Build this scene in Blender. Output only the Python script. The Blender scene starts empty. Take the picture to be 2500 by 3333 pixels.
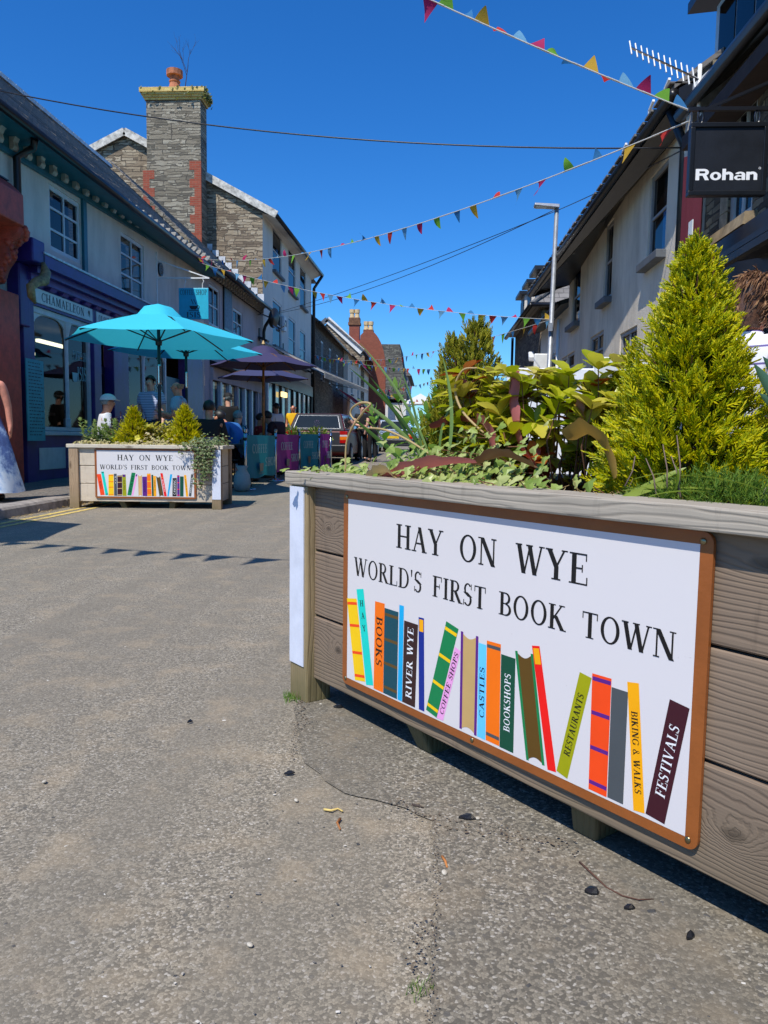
import bpy, math, random
from mathutils import Vector as V, Matrix
random.seed(7)
C = bpy.context.scene.collection
R = math.radians
# ------------------------------------------------------------------ camera
F, XV, YV, H = 2503., -350., 26240., .89
_n = V((XV, YV, F)); _Z = -_n.normalized()
_Y = V((151., -(F*F + XV*151.)/YV, F)).normalized()
_X = _Y.cross(_Z)
CAMM = Matrix((_X, _Y, _Z))                      # camera (right,down,forward) -> world
cam_d = bpy.data.cameras.new('camera'); cam = bpy.data.objects.new('camera', cam_d); C.objects.link(cam)
_r, _d, _f = CAMM.col[0], CAMM.col[1], CAMM.col[2]
cam.matrix_world = Matrix(((_r[0], -_d[0], -_f[0], 0), (_r[1], -_d[1], -_f[1], 0), (_r[2], -_d[2], -_f[2], H), (0, 0, 0, 1)))
cam_d.sensor_fit = 'VERTICAL'; cam_d.sensor_height = 36; cam_d.lens = 36*F/3333.
cam_d.clip_start = .05; cam_d.clip_end = 2000
scn = bpy.context.scene; scn.camera = cam
# ------------------------------------------------------------------ sky, sun, exposure
SUN_AZ, SUN_EL = R(24), R(57)                    # sun behind the viewer, a little to the left
sdir = V((-math.sin(SUN_AZ)*math.cos(SUN_EL), -math.cos(SUN_AZ)*math.cos(SUN_EL), math.sin(SUN_EL)))
w = bpy.data.worlds.new('World'); scn.world = w; w.use_nodes = True
wt = w.node_tree; bg = wt.nodes['Background']
sky = wt.nodes.new('ShaderNodeTexSky'); sky.sky_type = 'NISHITA'; sky.sun_disc = False
sky.sun_elevation = SUN_EL; sky.sun_rotation = math.atan2(sdir.x, sdir.y)
sky.altitude = 300; sky.air_density = 1.0; sky.dust_density = .35; sky.ozone_density = 4.5
hs = wt.nodes.new('ShaderNodeHueSaturation'); hs.inputs['Saturation'].default_value = 1.28; hs.inputs['Value'].default_value = 1.0
wt.links.new(sky.outputs[0], hs.inputs['Color']); tint = wt.nodes.new('ShaderNodeMix'); tint.data_type = 'RGBA'; tint.blend_type = 'MULTIPLY'; tint.inputs[0].default_value = 1; tint.inputs[7].default_value = (.50, .84, 1.12, 1)
wt.links.new(hs.outputs[0], tint.inputs[6]); wt.links.new(tint.outputs[2], bg.inputs[0]); bg.inputs[1].default_value = .15
sl = bpy.data.lights.new('sun', 'SUN'); sl.energy = 5.0; sl.angle = R(.5); sl.color = (1, .955, .88)
so = bpy.data.objects.new('sun', sl); C.objects.link(so); so.location = (0, 0, 30)
so.rotation_euler = sdir.to_track_quat('Z', 'Y').to_euler()
scn.view_settings.view_transform = 'Standard'; scn.view_settings.look = 'None'
scn.view_settings.exposure = 0.0; scn.view_settings.gamma = 1
scn.cycles.max_bounces = 6; scn.cycles.transparent_max_bounces = 12; scn.cycles.caustics_reflective = False
scn.cycles.use_denoising = True
# ------------------------------------------------------------------ photo helpers (display px of a 1659x2212 view)
K = 2500/1659.
def ray(x, y): return CAMM @ V(((x*K-1250)/F, (y*K-1666.5)/F, 1))
def onx(x, y, X): r = ray(x, y); return r*(X/r.x)+V((0, 0, H))
def ony(x, y, Y): r = ray(x, y); return r*(Y/r.y)+V((0, 0, H))
def onz(x, y, z=0): r = ray(x, y); return r*((z-H)/r.z)+V((0, 0, H))
def ond(x, y, d): return ray(x, y)*d+V((0, 0, H))
def gz(Y): return max(0, Y-9)*.012
# ------------------------------------------------------------------ objects
def tag(o, label=None, cat=None, group=None, kind=None):
    for k, v in (('label', label), ('category', cat), ('group', group), ('kind', kind)):
        if v: o[k] = v
    return o
def thing(name, label, cat, loc=(0, 0, 0), rz=0, group=None):
    o = bpy.data.objects.new(name, None); C.objects.link(o); o.empty_display_size = .1
    o.location = loc; o.rotation_euler = (0, 0, rz)
    return tag(o, label, cat, group)
def copy_tree(o, parent=None):
    c = o.copy(); C.objects.link(c); c.parent = parent
    for ch in list(o.children): copy_tree(ch, c)
    return c
class MB:
    def __init__(s): s.v = []; s.f = []; s.m = []; s.mi = 0
    def add(s, vs, fs):
        b = len(s.v); s.v += [tuple(v) for v in vs]; s.f += [tuple(i+b for i in f) for f in fs]; s.m += [s.mi]*len(fs); return s
    def quad(s, a, b, c, d): return s.add([a, b, c, d], [(0, 1, 2, 3)])
    def hexa(s, p): return s.add(p, [(3, 2, 1, 0), (4, 5, 6, 7), (0, 1, 5, 4), (1, 2, 6, 5), (2, 3, 7, 6), (3, 0, 4, 7)])
    def box(s, x0, x1, y0, y1, z0, z1):
        return s.hexa([(x0, y0, z0), (x1, y0, z0), (x1, y1, z0), (x0, y1, z0), (x0, y0, z1), (x1, y0, z1), (x1, y1, z1), (x0, y1, z1)])
    def bar(s, a, b, w, h=None, up=(0, 0, 1)):
        a, b = V(a), V(b); d = (b-a).normalized(); u = V(up)
        if abs(d.dot(u)) > .99: u = V((1, 0, 0))
        r = d.cross(u).normalized()*w/2; t = r.cross(d).normalized()*(h or w)/2
        return s.hexa([a-r-t, a+r-t, b+r-t, b-r-t, a-r+t, a+r+t, b+r+t, b-r+t])
    def prism(s, pts, off):                       # planar polygon extruded by off
        n = len(pts); off = V(off); p = [V(q) for q in pts]
        return s.add(p+[q+off for q in p], [tuple(range(n))[::-1], tuple(range(n, 2*n))]+[(i, (i+1) % n, n+(i+1) % n, n+i) for i in range(n)])
    def tube(s, path, rad, n=8, cap=True):
        P = [V(p) for p in path]; L = len(P); rad = rad if isinstance(rad, (list, tuple)) else [rad]*L
        vs = []; ref = None
        for i, p in enumerate(P):
            t = (P[min(i+1, L-1)]-P[max(i-1, 0)]).normalized()
            if ref is None: ref = V((0, 0, 1)) if abs(t.z) < .9 else V((1, 0, 0))
            a = t.cross(ref).normalized(); b = a.cross(t); ref = b
            vs += [p+(a*math.cos(2*math.pi*k/n)+b*math.sin(2*math.pi*k/n))*rad[i] for k in range(n)]
        fs = [(i*n+k, i*n+(k+1) % n, (i+1)*n+(k+1) % n, (i+1)*n+k) for i in range(L-1) for k in range(n)]
        if cap: fs += [tuple(range(n))[::-1], tuple((L-1)*n+k for k in range(n))]
        return s.add(vs, fs)
    def lathe(s, prof, c=(0, 0, 0), n=16):        # profile (r,z)
        c = V(c); vs = [c+V((r*math.cos(2*math.pi*k/n), r*math.sin(2*math.pi*k/n), z)) for r, z in prof for k in range(n)]
        L = len(prof); fs = [(i*n+k, i*n+(k+1) % n, (i+1)*n+(k+1) % n, (i+1)*n+k) for i in range(L-1) for k in range(n)]
        return s.add(vs, fs+[tuple(range(n))[::-1], tuple((L-1)*n+k for k in range(n))])
    def ball(s, c, r, n=10, m=7):
        c = V(c); r = V((r, r, r)) if not isinstance(r, (tuple, list, V)) else V(r)
        vs = [c+V((0, 0, -r.z))]+[c+V((r.x*math.sin(math.pi*i/m)*math.cos(2*math.pi*k/n), r.y*math.sin(math.pi*i/m)*math.sin(2*math.pi*k/n), -r.z*math.cos(math.pi*i/m))) for i in range(1, m) for k in range(n)]+[c+V((0, 0, r.z))]
        fs = [(0, 1+(k+1) % n, 1+k) for k in range(n)]+[(1+i*n+k, 1+i*n+(k+1) % n, 1+(i+1)*n+(k+1) % n, 1+(i+1)*n+k) for i in range(m-2) for k in range(n)]
        fs += [(len(vs)-1, 1+(m-2)*n+k, 1+(m-2)*n+(k+1) % n) for k in range(n)]
        return s.add(vs, fs)
    def build(s, name, mats, parent=None, smooth=False, bevel=0, loc=None):
        me = bpy.data.meshes.new(name); me.from_pydata(s.v, [], s.f)
        mats = mats if isinstance(mats, (list, tuple)) else [mats]
        for m in mats: me.materials.append(m)
        if len(mats) > 1: me.polygons.foreach_set('material_index', s.m)
        if smooth: me.polygons.foreach_set('use_smooth', [True]*len(s.f))
        me.update()
        o = bpy.data.objects.new(name, me); C.objects.link(o); o.parent = parent
        if loc: o.location = loc
        if bevel:
            b = o.modifiers.new('bevel', 'BEVEL'); b.width = bevel; b.segments = 2; b.limit_method = 'ANGLE'
        return o
def wallgrid(mb, y0, y1, zb, zt, X, holes, depth=.12, out=1):
    """wall sheet in the plane x=X facing `out`, with real reveals; zb,zt callables of y; holes=(ya,yb,za,zb)"""
    ys = sorted(set([y0, y1]+[h[0] for h in holes]+[h[1] for h in holes])); ys = [y for y in ys if y0 <= y <= y1]
    for a, b in zip(ys, ys[1:]):
        hs_ = sorted([h for h in holes if h[0] <= a+1e-6 and h[1] >= b-1e-6], key=lambda h: h[2])
        cur = (zb(a), zb(b))
        for h in hs_+[None]:
            top = (h[2], h[2]) if h else (zt(a), zt(b))
            if top[0] > cur[0]+1e-4 or top[1] > cur[1]+1e-4:
                q = [(X, a, cur[0]), (X, b, cur[1]), (X, b, top[1]), (X, a, top[0])]
                mb.quad(*(q if out > 0 else q[::-1]))
            if h: cur = (h[3], h[3])
    d = -depth*out
    for ya, yb, za, zb_ in holes:
        A = [(X, ya, za), (X, yb, za), (X, yb, zb_), (X, ya, zb_)]; B = [(X+d, y, z) for _, y, z in A]
        for i in range(4):
            q = [A[i], B[i], B[(i+1) % 4], A[(i+1) % 4]]; mb.quad(*(q if out > 0 else q[::-1]))
# ------------------------------------------------------------------ materials
def lin(r, g, b): return tuple((c/255/12.92 if c/255 <= .04045 else ((c/255+.055)/1.055)**2.4) for c in (r, g, b))+(1,)
class NT:
    def __init__(s, name):
        s.m = bpy.data.materials.new(name); s.m.use_nodes = True; s.t = s.m.node_tree; s.b = s.t.nodes['Principled BSDF']
    def n(s, typ, ins=None, **kw):
        o = s.t.nodes.new('ShaderNode'+typ)
        for k, v in kw.items(): setattr(o, k, v)
        for k, v in (ins or {}).items():
            if isinstance(v, bpy.types.NodeSocket): s.t.links.new(v, o.inputs[k])
            else: o.inputs[k].default_value = v
        return o
    def obj(s): return s.n('TexCoord').outputs['Object']
    def geo(s): return s.n('NewGeometry').outputs
    def map(s, co, sc): return s.n('Mapping', {'Vector': co, 'Scale': sc}).outputs[0]
    def noise(s, co, scale, det=4, rough=.55): return s.n('TexNoise', {'Vector': co, 'Scale': scale, 'Detail': det, 'Roughness': rough}).outputs[0]
    def math(s, op, a, b=0, c=0):
        o = s.n('Math', {0: a, 1: b, 2: c}, operation=op); return o.outputs[0]
    def ramp(s, fac, stops):
        o = s.n('ValToRGB', {0: fac}); e = o.color_ramp.elements
        while len(e) < len(stops): e.new(.5)
        for x, (p, c) in zip(e, stops): x.position = p; x.color = c if len(c) == 4 else (*c, 1)
        return o.outputs[0]
    def mix(s, fac, a, b, typ='MIX'):
        o = s.n('Mix', data_type='RGBA', blend_type=typ)
        for k, v in ((0, fac), (6, a), (7, b)):
            if isinstance(v, bpy.types.NodeSocket): s.t.links.new(v, o.inputs[k])
            else: o.inputs[k].default_value = v
        return o.outputs[2]
    def out(s, col=None, rough=.6, bump=None, bs=.3, bd=.01, metal=0, spec=None):
        for k, v in (('Base Color', col), ('Roughness', rough), ('Metallic', metal)):
            if isinstance(v, bpy.types.NodeSocket): s.t.links.new(v, s.b.inputs[k])
            elif v is not None: s.b.inputs[k].default_value = v
        if spec is not None: s.b.inputs['Specular IOR Level'].default_value = spec
        if bump is not None:
            bn = s.n('Bump', {'Height': bump, 'Strength': bs, 'Distance': bd}); s.t.links.new(bn.outputs[0], s.b.inputs['Normal'])
        return s.m
_mc = {}
def paint(name, col, rough=.5, var=.12, scale=6, metal=0, bs=.15):
    """painted or plain surface with slight blotches"""
    if name in _mc: return _mc[name]
    t = NT(name); co = t.obj(); a = t.noise(co, scale, 6, .65)
    c = lin(*col); d = tuple(x*(1-var*2.2) for x in c[:3])+(1,); l = tuple(min(1, x*(1+var)) for x in c[:3])+(1,)
    fine = t.noise(co, scale*14, 3)
    m = t.out(t.ramp(a, [(.3, d), (.62, l)]), rough, fine, bs, .004, metal); _mc[name] = m; return m
def flat(name, col, rough=.45, metal=0):
    return paint(name, col, rough, .03, 9, metal, .03)
def render_wall(name, col, stain=(90, 86, 80), amt=.4, bump=.35):
    t = NT(name); co = t.obj(); a = t.noise(t.map(co, (1, 1, .35)), 1.3, 8, .7); f = t.noise(co, 60, 4)
    g = t.noise(co, 3.5, 4, .5)
    c = t.mix(t.math('MULTIPLY', t.ramp(a, [(.45, (0, 0, 0)), (.75, (1, 1, 1))]), amt), lin(*col), lin(*stain))
    c = t.mix(t.math('MULTIPLY', g, .25), c, tuple(x*.7 for x in lin(*col)[:3])+(1,))
    return t.out(c, .9, t.math('ADD', f, t.math('MULTIPLY', g, 3)), bump, .006)
def stone(name, base, vary, mortar, sx=2.2, sz=8.5, axis='x', bump=.8):
    """coursed rubble: flat long stones. axis = the wall's horizontal axis"""
    t = NT(name); co = t.obj(); wob = t.n('TexNoise', {'Vector': co, 'Scale': 3.5, 'Detail': 2}).outputs['Color']
    wv = t.n('VectorMath', {0: wob, 1: (.24, .24, .10)}, operation='MULTIPLY').outputs[0]
    co2 = t.n('VectorMath', {0: co, 1: wv}, operation='ADD').outputs[0]
    s3 = t.n('SeparateXYZ', {0: co2}).outputs; h0 = s3[0] if axis == 'x' else s3[1]
    vec = t.n('CombineXYZ', {0: h0, 1: s3[2]}).outputs[0]
    def layer(k, off):
        b = t.n('TexBrick', {'Vector': t.n('VectorMath', {0: vec, 1: (off, off*.7, 0)}, operation='ADD').outputs[0], 'Color1': (0, 0, 0, 1), 'Color2': (1, 1, 1, 1), 'Mortar': (.5, .5, .5, 1), 'Scale': 1, 'Mortar Size': .009*k, 'Mortar Smooth': .35, 'Brick Width': k*.9/sx, 'Row Height': k*.8/sz}, offset=.37, squash=1.6, squash_frequency=3); return b.outputs
    A_, B_ = layer(1., 0.), layer(1.9, 3.3)
    sel = t.ramp(t.noise(vec, 1.7, 2), [(.52, (0, 0, 0)), (.53, (1, 1, 1))])
    bw = t.n('SeparateColor', {0: t.mix(sel, A_[0], B_[0])}).outputs[0]; mor = t.n('SeparateColor', {0: t.mix(sel, A_[1], B_[1])}).outputs[0]
    bw = t.math('FRACT', t.math('ADD', bw, t.math('MULTIPLY', t.noise(t.map(co, (1, 1, 5)), 2.2, 1), .7)))
    edge = t.math('SUBTRACT', 1, mor)
    c = t.ramp(bw, [(0, lin(*vary[0])), (.35, lin(*base)), (.7, lin(*vary[1])), (1, lin(*vary[2]))])
    gr = t.noise(co, 26, 6, .7)
    c = t.mix(t.math('MULTIPLY', gr, .7), c, lin(*[x*.55 for x in base]))
    c = t.mix(edge, lin(*mortar), c)
    hgt = t.math('ADD', t.math('MULTIPLY', edge, 1.0), t.math('ADD', t.math('MULTIPLY', bw, .6), t.math('MULTIPLY', gr, .5)))
    return t.out(c, .92, hgt, bump, .04)
def bricks(name, a, b, mortar, axis='x', w=.225, h=.075, bump=.5):
    t = NT(name); co = t.obj(); s = t.n('SeparateXYZ', {0: co}).outputs
    vec = t.n('CombineXYZ', {0: s[0] if axis == 'x' else s[1], 1: s[2]}).outputs[0]
    br = t.n('TexBrick', {'Vector': vec, 'Color1': lin(*a), 'Color2': lin(*b), 'Mortar': lin(*mortar), 'Scale': 1, 'Mortar Size': .006, 'Bias': -.1, 'Brick Width': w, 'Row Height': h})
    n = t.noise(co, 9, 6, .7)
    c = t.mix(t.math('MULTIPLY', n, .5), br.outputs[0], tuple(x*.45 for x in lin(*a)[:3])+(1,))
    return t.out(c, .9, t.math('ADD', t.math('MULTIPLY', br.outputs[1], -1), t.math('MULTIPLY', n, .4)), bump, .01)
def slate(name, base=(108, 104, 100), axis='y'):
    """roof slates in overlapping rows down the slope"""
    t = NT(name); co = t.obj(); s = t.n('SeparateXYZ', {0: co}).outputs
    vec = t.n('CombineXYZ', {0: s[1] if axis == 'y' else s[0], 1: s[2]}).outputs[0]
    br = t.n('TexBrick', {'Vector': vec, 'Color1': lin(*base), 'Color2': lin(*[x*.72 for x in base]), 'Mortar': lin(*[x*.3 for x in base]), 'Scale': 1, 'Mortar Size': .012, 'Mortar Smooth': .2, 'Brick Width': .3, 'Row Height': .16})
    n = t.noise(co, 5, 7, .7); mo = t.noise(co, 14, 3)
    c = t.mix(t.math('MULTIPLY', n, .55), br.outputs[0], lin(*[min(255, x*1.5) for x in base]))
    c = t.mix(t.ramp(mo, [(.63, (0, 0, 0)), (.72, (.6, .6, .6))]), c, lin(120, 118, 95))
    return t.out(c, .75, t.math('ADD', t.math('MULTIPLY', br.outputs[1], -1.2), t.math('MULTIPLY', n, .5)), .7, .02)
def wood(name, base, dark, green=0, axis=0, fr=80, knots=True, sc=1.0, spots=()):
    """weathered softwood: grain runs along object axis 0 (x) or 2 (z)"""
    t = NT(name); co = t.obj(); s = t.n('SeparateXYZ', {0: co}).outputs
    L, W_ = (s[0], s[2]) if axis == 0 else (s[2], s[0])
    L2 = t.math('ADD', L, t.math('MULTIPLY', s[1], .37)); W2 = t.math('ADD', W_, t.math('MULTIPLY', s[1], .9))
    kv = t.n('CombineXYZ', {0: t.math('ADD', t.math('MULTIPLY', L2, 1.5*sc), t.math('MULTIPLY', t.n('ObjectInfo').outputs['Random'], 37)), 1: t.math('MULTIPLY', W2, 5.2*sc), 2: 3.7}).outputs[0]
    kd = t.n('TexVoronoi', {'Vector': kv, 'Scale': 1, 'Randomness': 1}, feature='F1', voronoi_dimensions='2D').outputs['Distance']
    kn = t.ramp(kd, [(0, (1, 1, 1)), (.10, (.5, .5, .5)), (.22, (.14, .14, .14)), (.42, (0, 0, 0))]) if knots else 0
    lv = t.n('CombineXYZ', {0: t.math('MULTIPLY', L2, .9), 1: t.math('MULTIPLY', W2, 3.2), 2: 0}).outputs[0]
    wob = t.noise(lv, 2.6, 3, .45)
    rnd_ = t.n('ObjectInfo').outputs['Random']; ph = t.math('ADD', t.math('MULTIPLY', W2, fr), t.math('ADD', t.math('MULTIPLY', wob, 4.2), t.math('MULTIPLY', rnd_, 9)))
    if knots: ph = t.math('ADD', ph, t.math('MULTIPLY', kn, 4.2))
    kc = None
    for x0, z0, r0 in spots:                      # knots at given places, the grain flowing round them
        d_ = t.math('SQRT', t.math('ADD', t.math('POWER', t.math('MULTIPLY', t.math('SUBTRACT', s[0], x0), .55), 2.0), t.math('POWER', t.math('SUBTRACT', s[2], z0), 2.0)))
        d_ = t.math('ADD', t.math('MULTIPLY', d_, 1/r0), t.math('MULTIPLY', t.noise(co, 45, 2), .16))
        ph = t.math('ADD', ph, t.math('MULTIPLY', t.ramp(d_, [(0, (1, 1, 1)), (.25, (.52, .52, .52)), (.55, (.16, .16, .16)), (1, (0, 0, 0))]), 9)); c1 = t.ramp(d_, [(.06, (1, 1, 1)), (.20, (.55, .55, .55)), (.26, (0, 0, 0))]); kc = c1 if kc is None else t.math('MAXIMUM', kc, c1)
    sv = t.math('SINE', t.math('MULTIPLY', ph, 6.283)); sv = t.math('ADD', t.math('MULTIPLY', sv, .5), .5)
    fibv = t.n('CombineXYZ', {0: t.math('MULTIPLY', L2, 3), 1: t.math('MULTIPLY', W2, 160), 2: s[1]}).outputs[0]
    fib = t.noise(fibv, 1, 4, .6); big = t.noise(co, 2.2, 4, .6)
    line = t.ramp(sv, [(.0, (1, 1, 1)), (.25, (.35, .35, .35)), (.6, (0, 0, 0))])
    c = t.mix(t.ramp(big, [(.3, (0, 0, 0)), (.7, (1, 1, 1))]), lin(*base), lin(*[x*.80 for x in base]))
    c = t.mix(t.math('MULTIPLY', fib, .45), c, lin(*[min(255, x*1.18) for x in base]))
    c = t.mix(t.math('MULTIPLY', t.math('MULTIPLY', line, t.ramp(t.noise(t.map(co, (1, 1, 4)), 2.5, 3), [(.35, (.25, .25, .25)), (.65, (1, 1, 1))])), .55), c, lin(*dark))
    if knots: c = t.mix(t.ramp(kd, [(.02, (.8, .8, .8)), (.07, (.35, .35, .35)), (.085, (.0, .0, .0))]), c, lin(*[x*.7 for x in dark]))
    c = t.mix(t.ramp(rnd_, [(0, (.0, .0, .0)), (1, (.42, .42, .42))]), c, lin(*[x*.74 for x in base]))
    st_ = t.noise(t.map(co, (9, 9, 1.2)), 2.2, 5, .7); c = t.mix(t.ramp(st_, [(.56, (0, 0, 0)), (.74, (.4, .4, .4))]), c, lin(*[x*.6 for x in dark]))
    if kc is not None: c = t.mix(t.math('MULTIPLY', kc, .8), c, lin(*[x*.62 for x in dark]))
    if green:
        gn = t.noise(co, 7, 4, .6); gm = t.math('MULTIPLY', t.ramp(s[2], [(.0, (1, 1, 1)), (.26, (0, 0, 0))]), t.math('MULTIPLY', gn, green*1.6))
        c = t.mix(gm, c, lin(100, 94, 58))
    return t.out(c, .85, t.math('SUBTRACT', t.math('MULTIPLY', fib, .6), line), .35, .003)
def leaf(name, c1, c2, c3, trans=.35, rough=.45, spots=None):
    t = NT(name); g = t.geo(); r = g['Random Per Island']
    c = t.ramp(r, [(0, lin(*c1)), (.5, lin(*c2)), (1, lin(*c3))])
    n = t.noise(t.obj(), 30 if spots is None else spots[1], 3); c = t.mix(t.math('MULTIPLY', n, .3), c, tuple(x*.6 for x in lin(*c2)[:3])+(1,))
    if spots: c = t.mix(t.ramp(n, [(.5, (0, 0, 0)), (.58, (1, 1, 1))]), c, lin(*spots[0]))
    t.out(c, rough)
    tr = t.n('BsdfTranslucent', {'Color': c}); mx = t.n('MixShader', {0: trans, 1: t.b.outputs[0], 2: tr.outputs[0]})
    t.t.links.new(mx.outputs[0], t.t.nodes['Material Output'].inputs[0]); return t.m
def cloth(name, col, trans=.3, col2=None, sc=40):
    t = NT(name); n = t.noise(t.obj(), sc, 3)
    c = t.mix(n, lin(*col), lin(*(col2 or [x*.86 for x in col]))); t.out(c, .8)
    if trans:
        tr = t.n('BsdfTranslucent', {'Color': c}); mx = t.n('MixShader', {0: trans, 1: t.b.outputs[0], 2: tr.outputs[0]})
        t.t.links.new(mx.outputs[0], t.t.nodes['Material Output'].inputs[0])
    return t.m
def glass(name, tint=(150, 165, 170), amt=.35, rough=.03):
    """shop or window glass: part mirror, part see-through"""
    t = NT(name); tr = t.n('BsdfTransparent', {'Color': lin(*tint)}); gl = t.n('BsdfGlossy', {'Color': (1, 1, 1, 1), 'Roughness': rough})
    fr = t.n('Fresnel', {'IOR': 1.5}).outputs[0]
    mx = t.n('MixShader', {0: t.math('MULTIPLY', t.math('ADD', fr, .03), amt), 1: tr.outputs[0], 2: gl.outputs[0]}); t.t.links.new(mx.outputs[0], t.t.nodes['Material Output'].inputs[0]); return t.m
def emit(name, col, st):
    t = NT(name); e = t.n('Emission', {'Color': lin(*col), 'Strength': st}); t.t.links.new(e.outputs[0], t.t.nodes['Material Output'].inputs[0]); return t.m
def stripes(name, a, b, freq, duty=.3, axis=2, rough=.8):
    t = NT(name); s = t.n('SeparateXYZ', {0: t.obj()}).outputs
    f = t.math('FRACT', t.math('MULTIPLY', s[axis], freq)); k = t.math('LESS_THAN', f, duty)
    return t.out(t.mix(k, lin(*a), lin(*b)), rough)
M_BLACK = paint('black_paint', (22, 22, 24), .35)
M_DARKMETAL = paint('dark_metal', (30, 31, 33), .4)
M_WHITE = paint('white_paint', (226, 226, 222), .45, .06)
M_STEEL = paint('polished_steel', (190, 190, 192), .18, .04, 5, 1)
M_GALV = paint('galvanised_steel', (158, 162, 166), .45, .1, 12, .6)
M_LEAD = paint('lead_flashing', (205, 210, 214), .5, .15, 8)
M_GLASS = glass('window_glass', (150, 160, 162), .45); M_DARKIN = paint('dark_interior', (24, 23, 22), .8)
M_SKYGLASS = glass('upper_window_glass', (64, 76, 90), .55)
# ------------------------------------------------------------------ serif lettering drawn as strokes
TK, TN, SH, SW = .165, .064, .045, .085
def _bar(x0, y0, x1, y1, w):
    dx, dy = x1-x0, y1-y0; l = math.hypot(dx, dy); 
    if abs(dy) > 1e-6: h = w/2*l/abs(dy); return [(x0-h, y0), (x0+h, y0), (x1+h, y1), (x1-h, y1)]
    return [(x0, y0-w/2), (x1, y0-w/2), (x1, y0+w/2), (x0, y0+w/2)]
def _ser(x, y, w=None):
    w = w or TK; a = w/2+SW; return [(x-a, y), (x+a, y), (x+a, y+SH), (x-a, y+SH)]
def _stem(x, w=None, y0=0, y1=1): w = w or TK; return [_bar(x, y0, x, y1, w), _ser(x, y0, w), _ser(x, y1-SH, w)]
def _arc(cx, cy, rx, ry, a0, a1, wx, wy=None, n=14):
    """ring sector; thickness wx at the sides, wy at top and bottom; list of quads"""
    wy = TN if wy is None else wy; out = []; ix, iy = rx-wx, ry-wy
    for i in range(n):
        t0, t1 = R(a0+(a1-a0)*i/n), R(a0+(a1-a0)*(i+1)/n); c0, s0, c1, s1 = math.cos(t0), math.sin(t0), math.cos(t1), math.sin(t1)
        q = [(cx+ix*c0, cy+iy*s0), (cx+rx*c0, cy+ry*s0), (cx+rx*c1, cy+ry*s1), (cx+ix*c1, cy+iy*s1)]
        out.append(q if a1 > a0 else q[::-1])
    return [out]                                  # one welded layer
def _vs(x, y0, y1, w=.04): return [(x-w/2, y0), (x+w/2, y0), (x+w/2, y1), (x-w/2, y1)]
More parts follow.
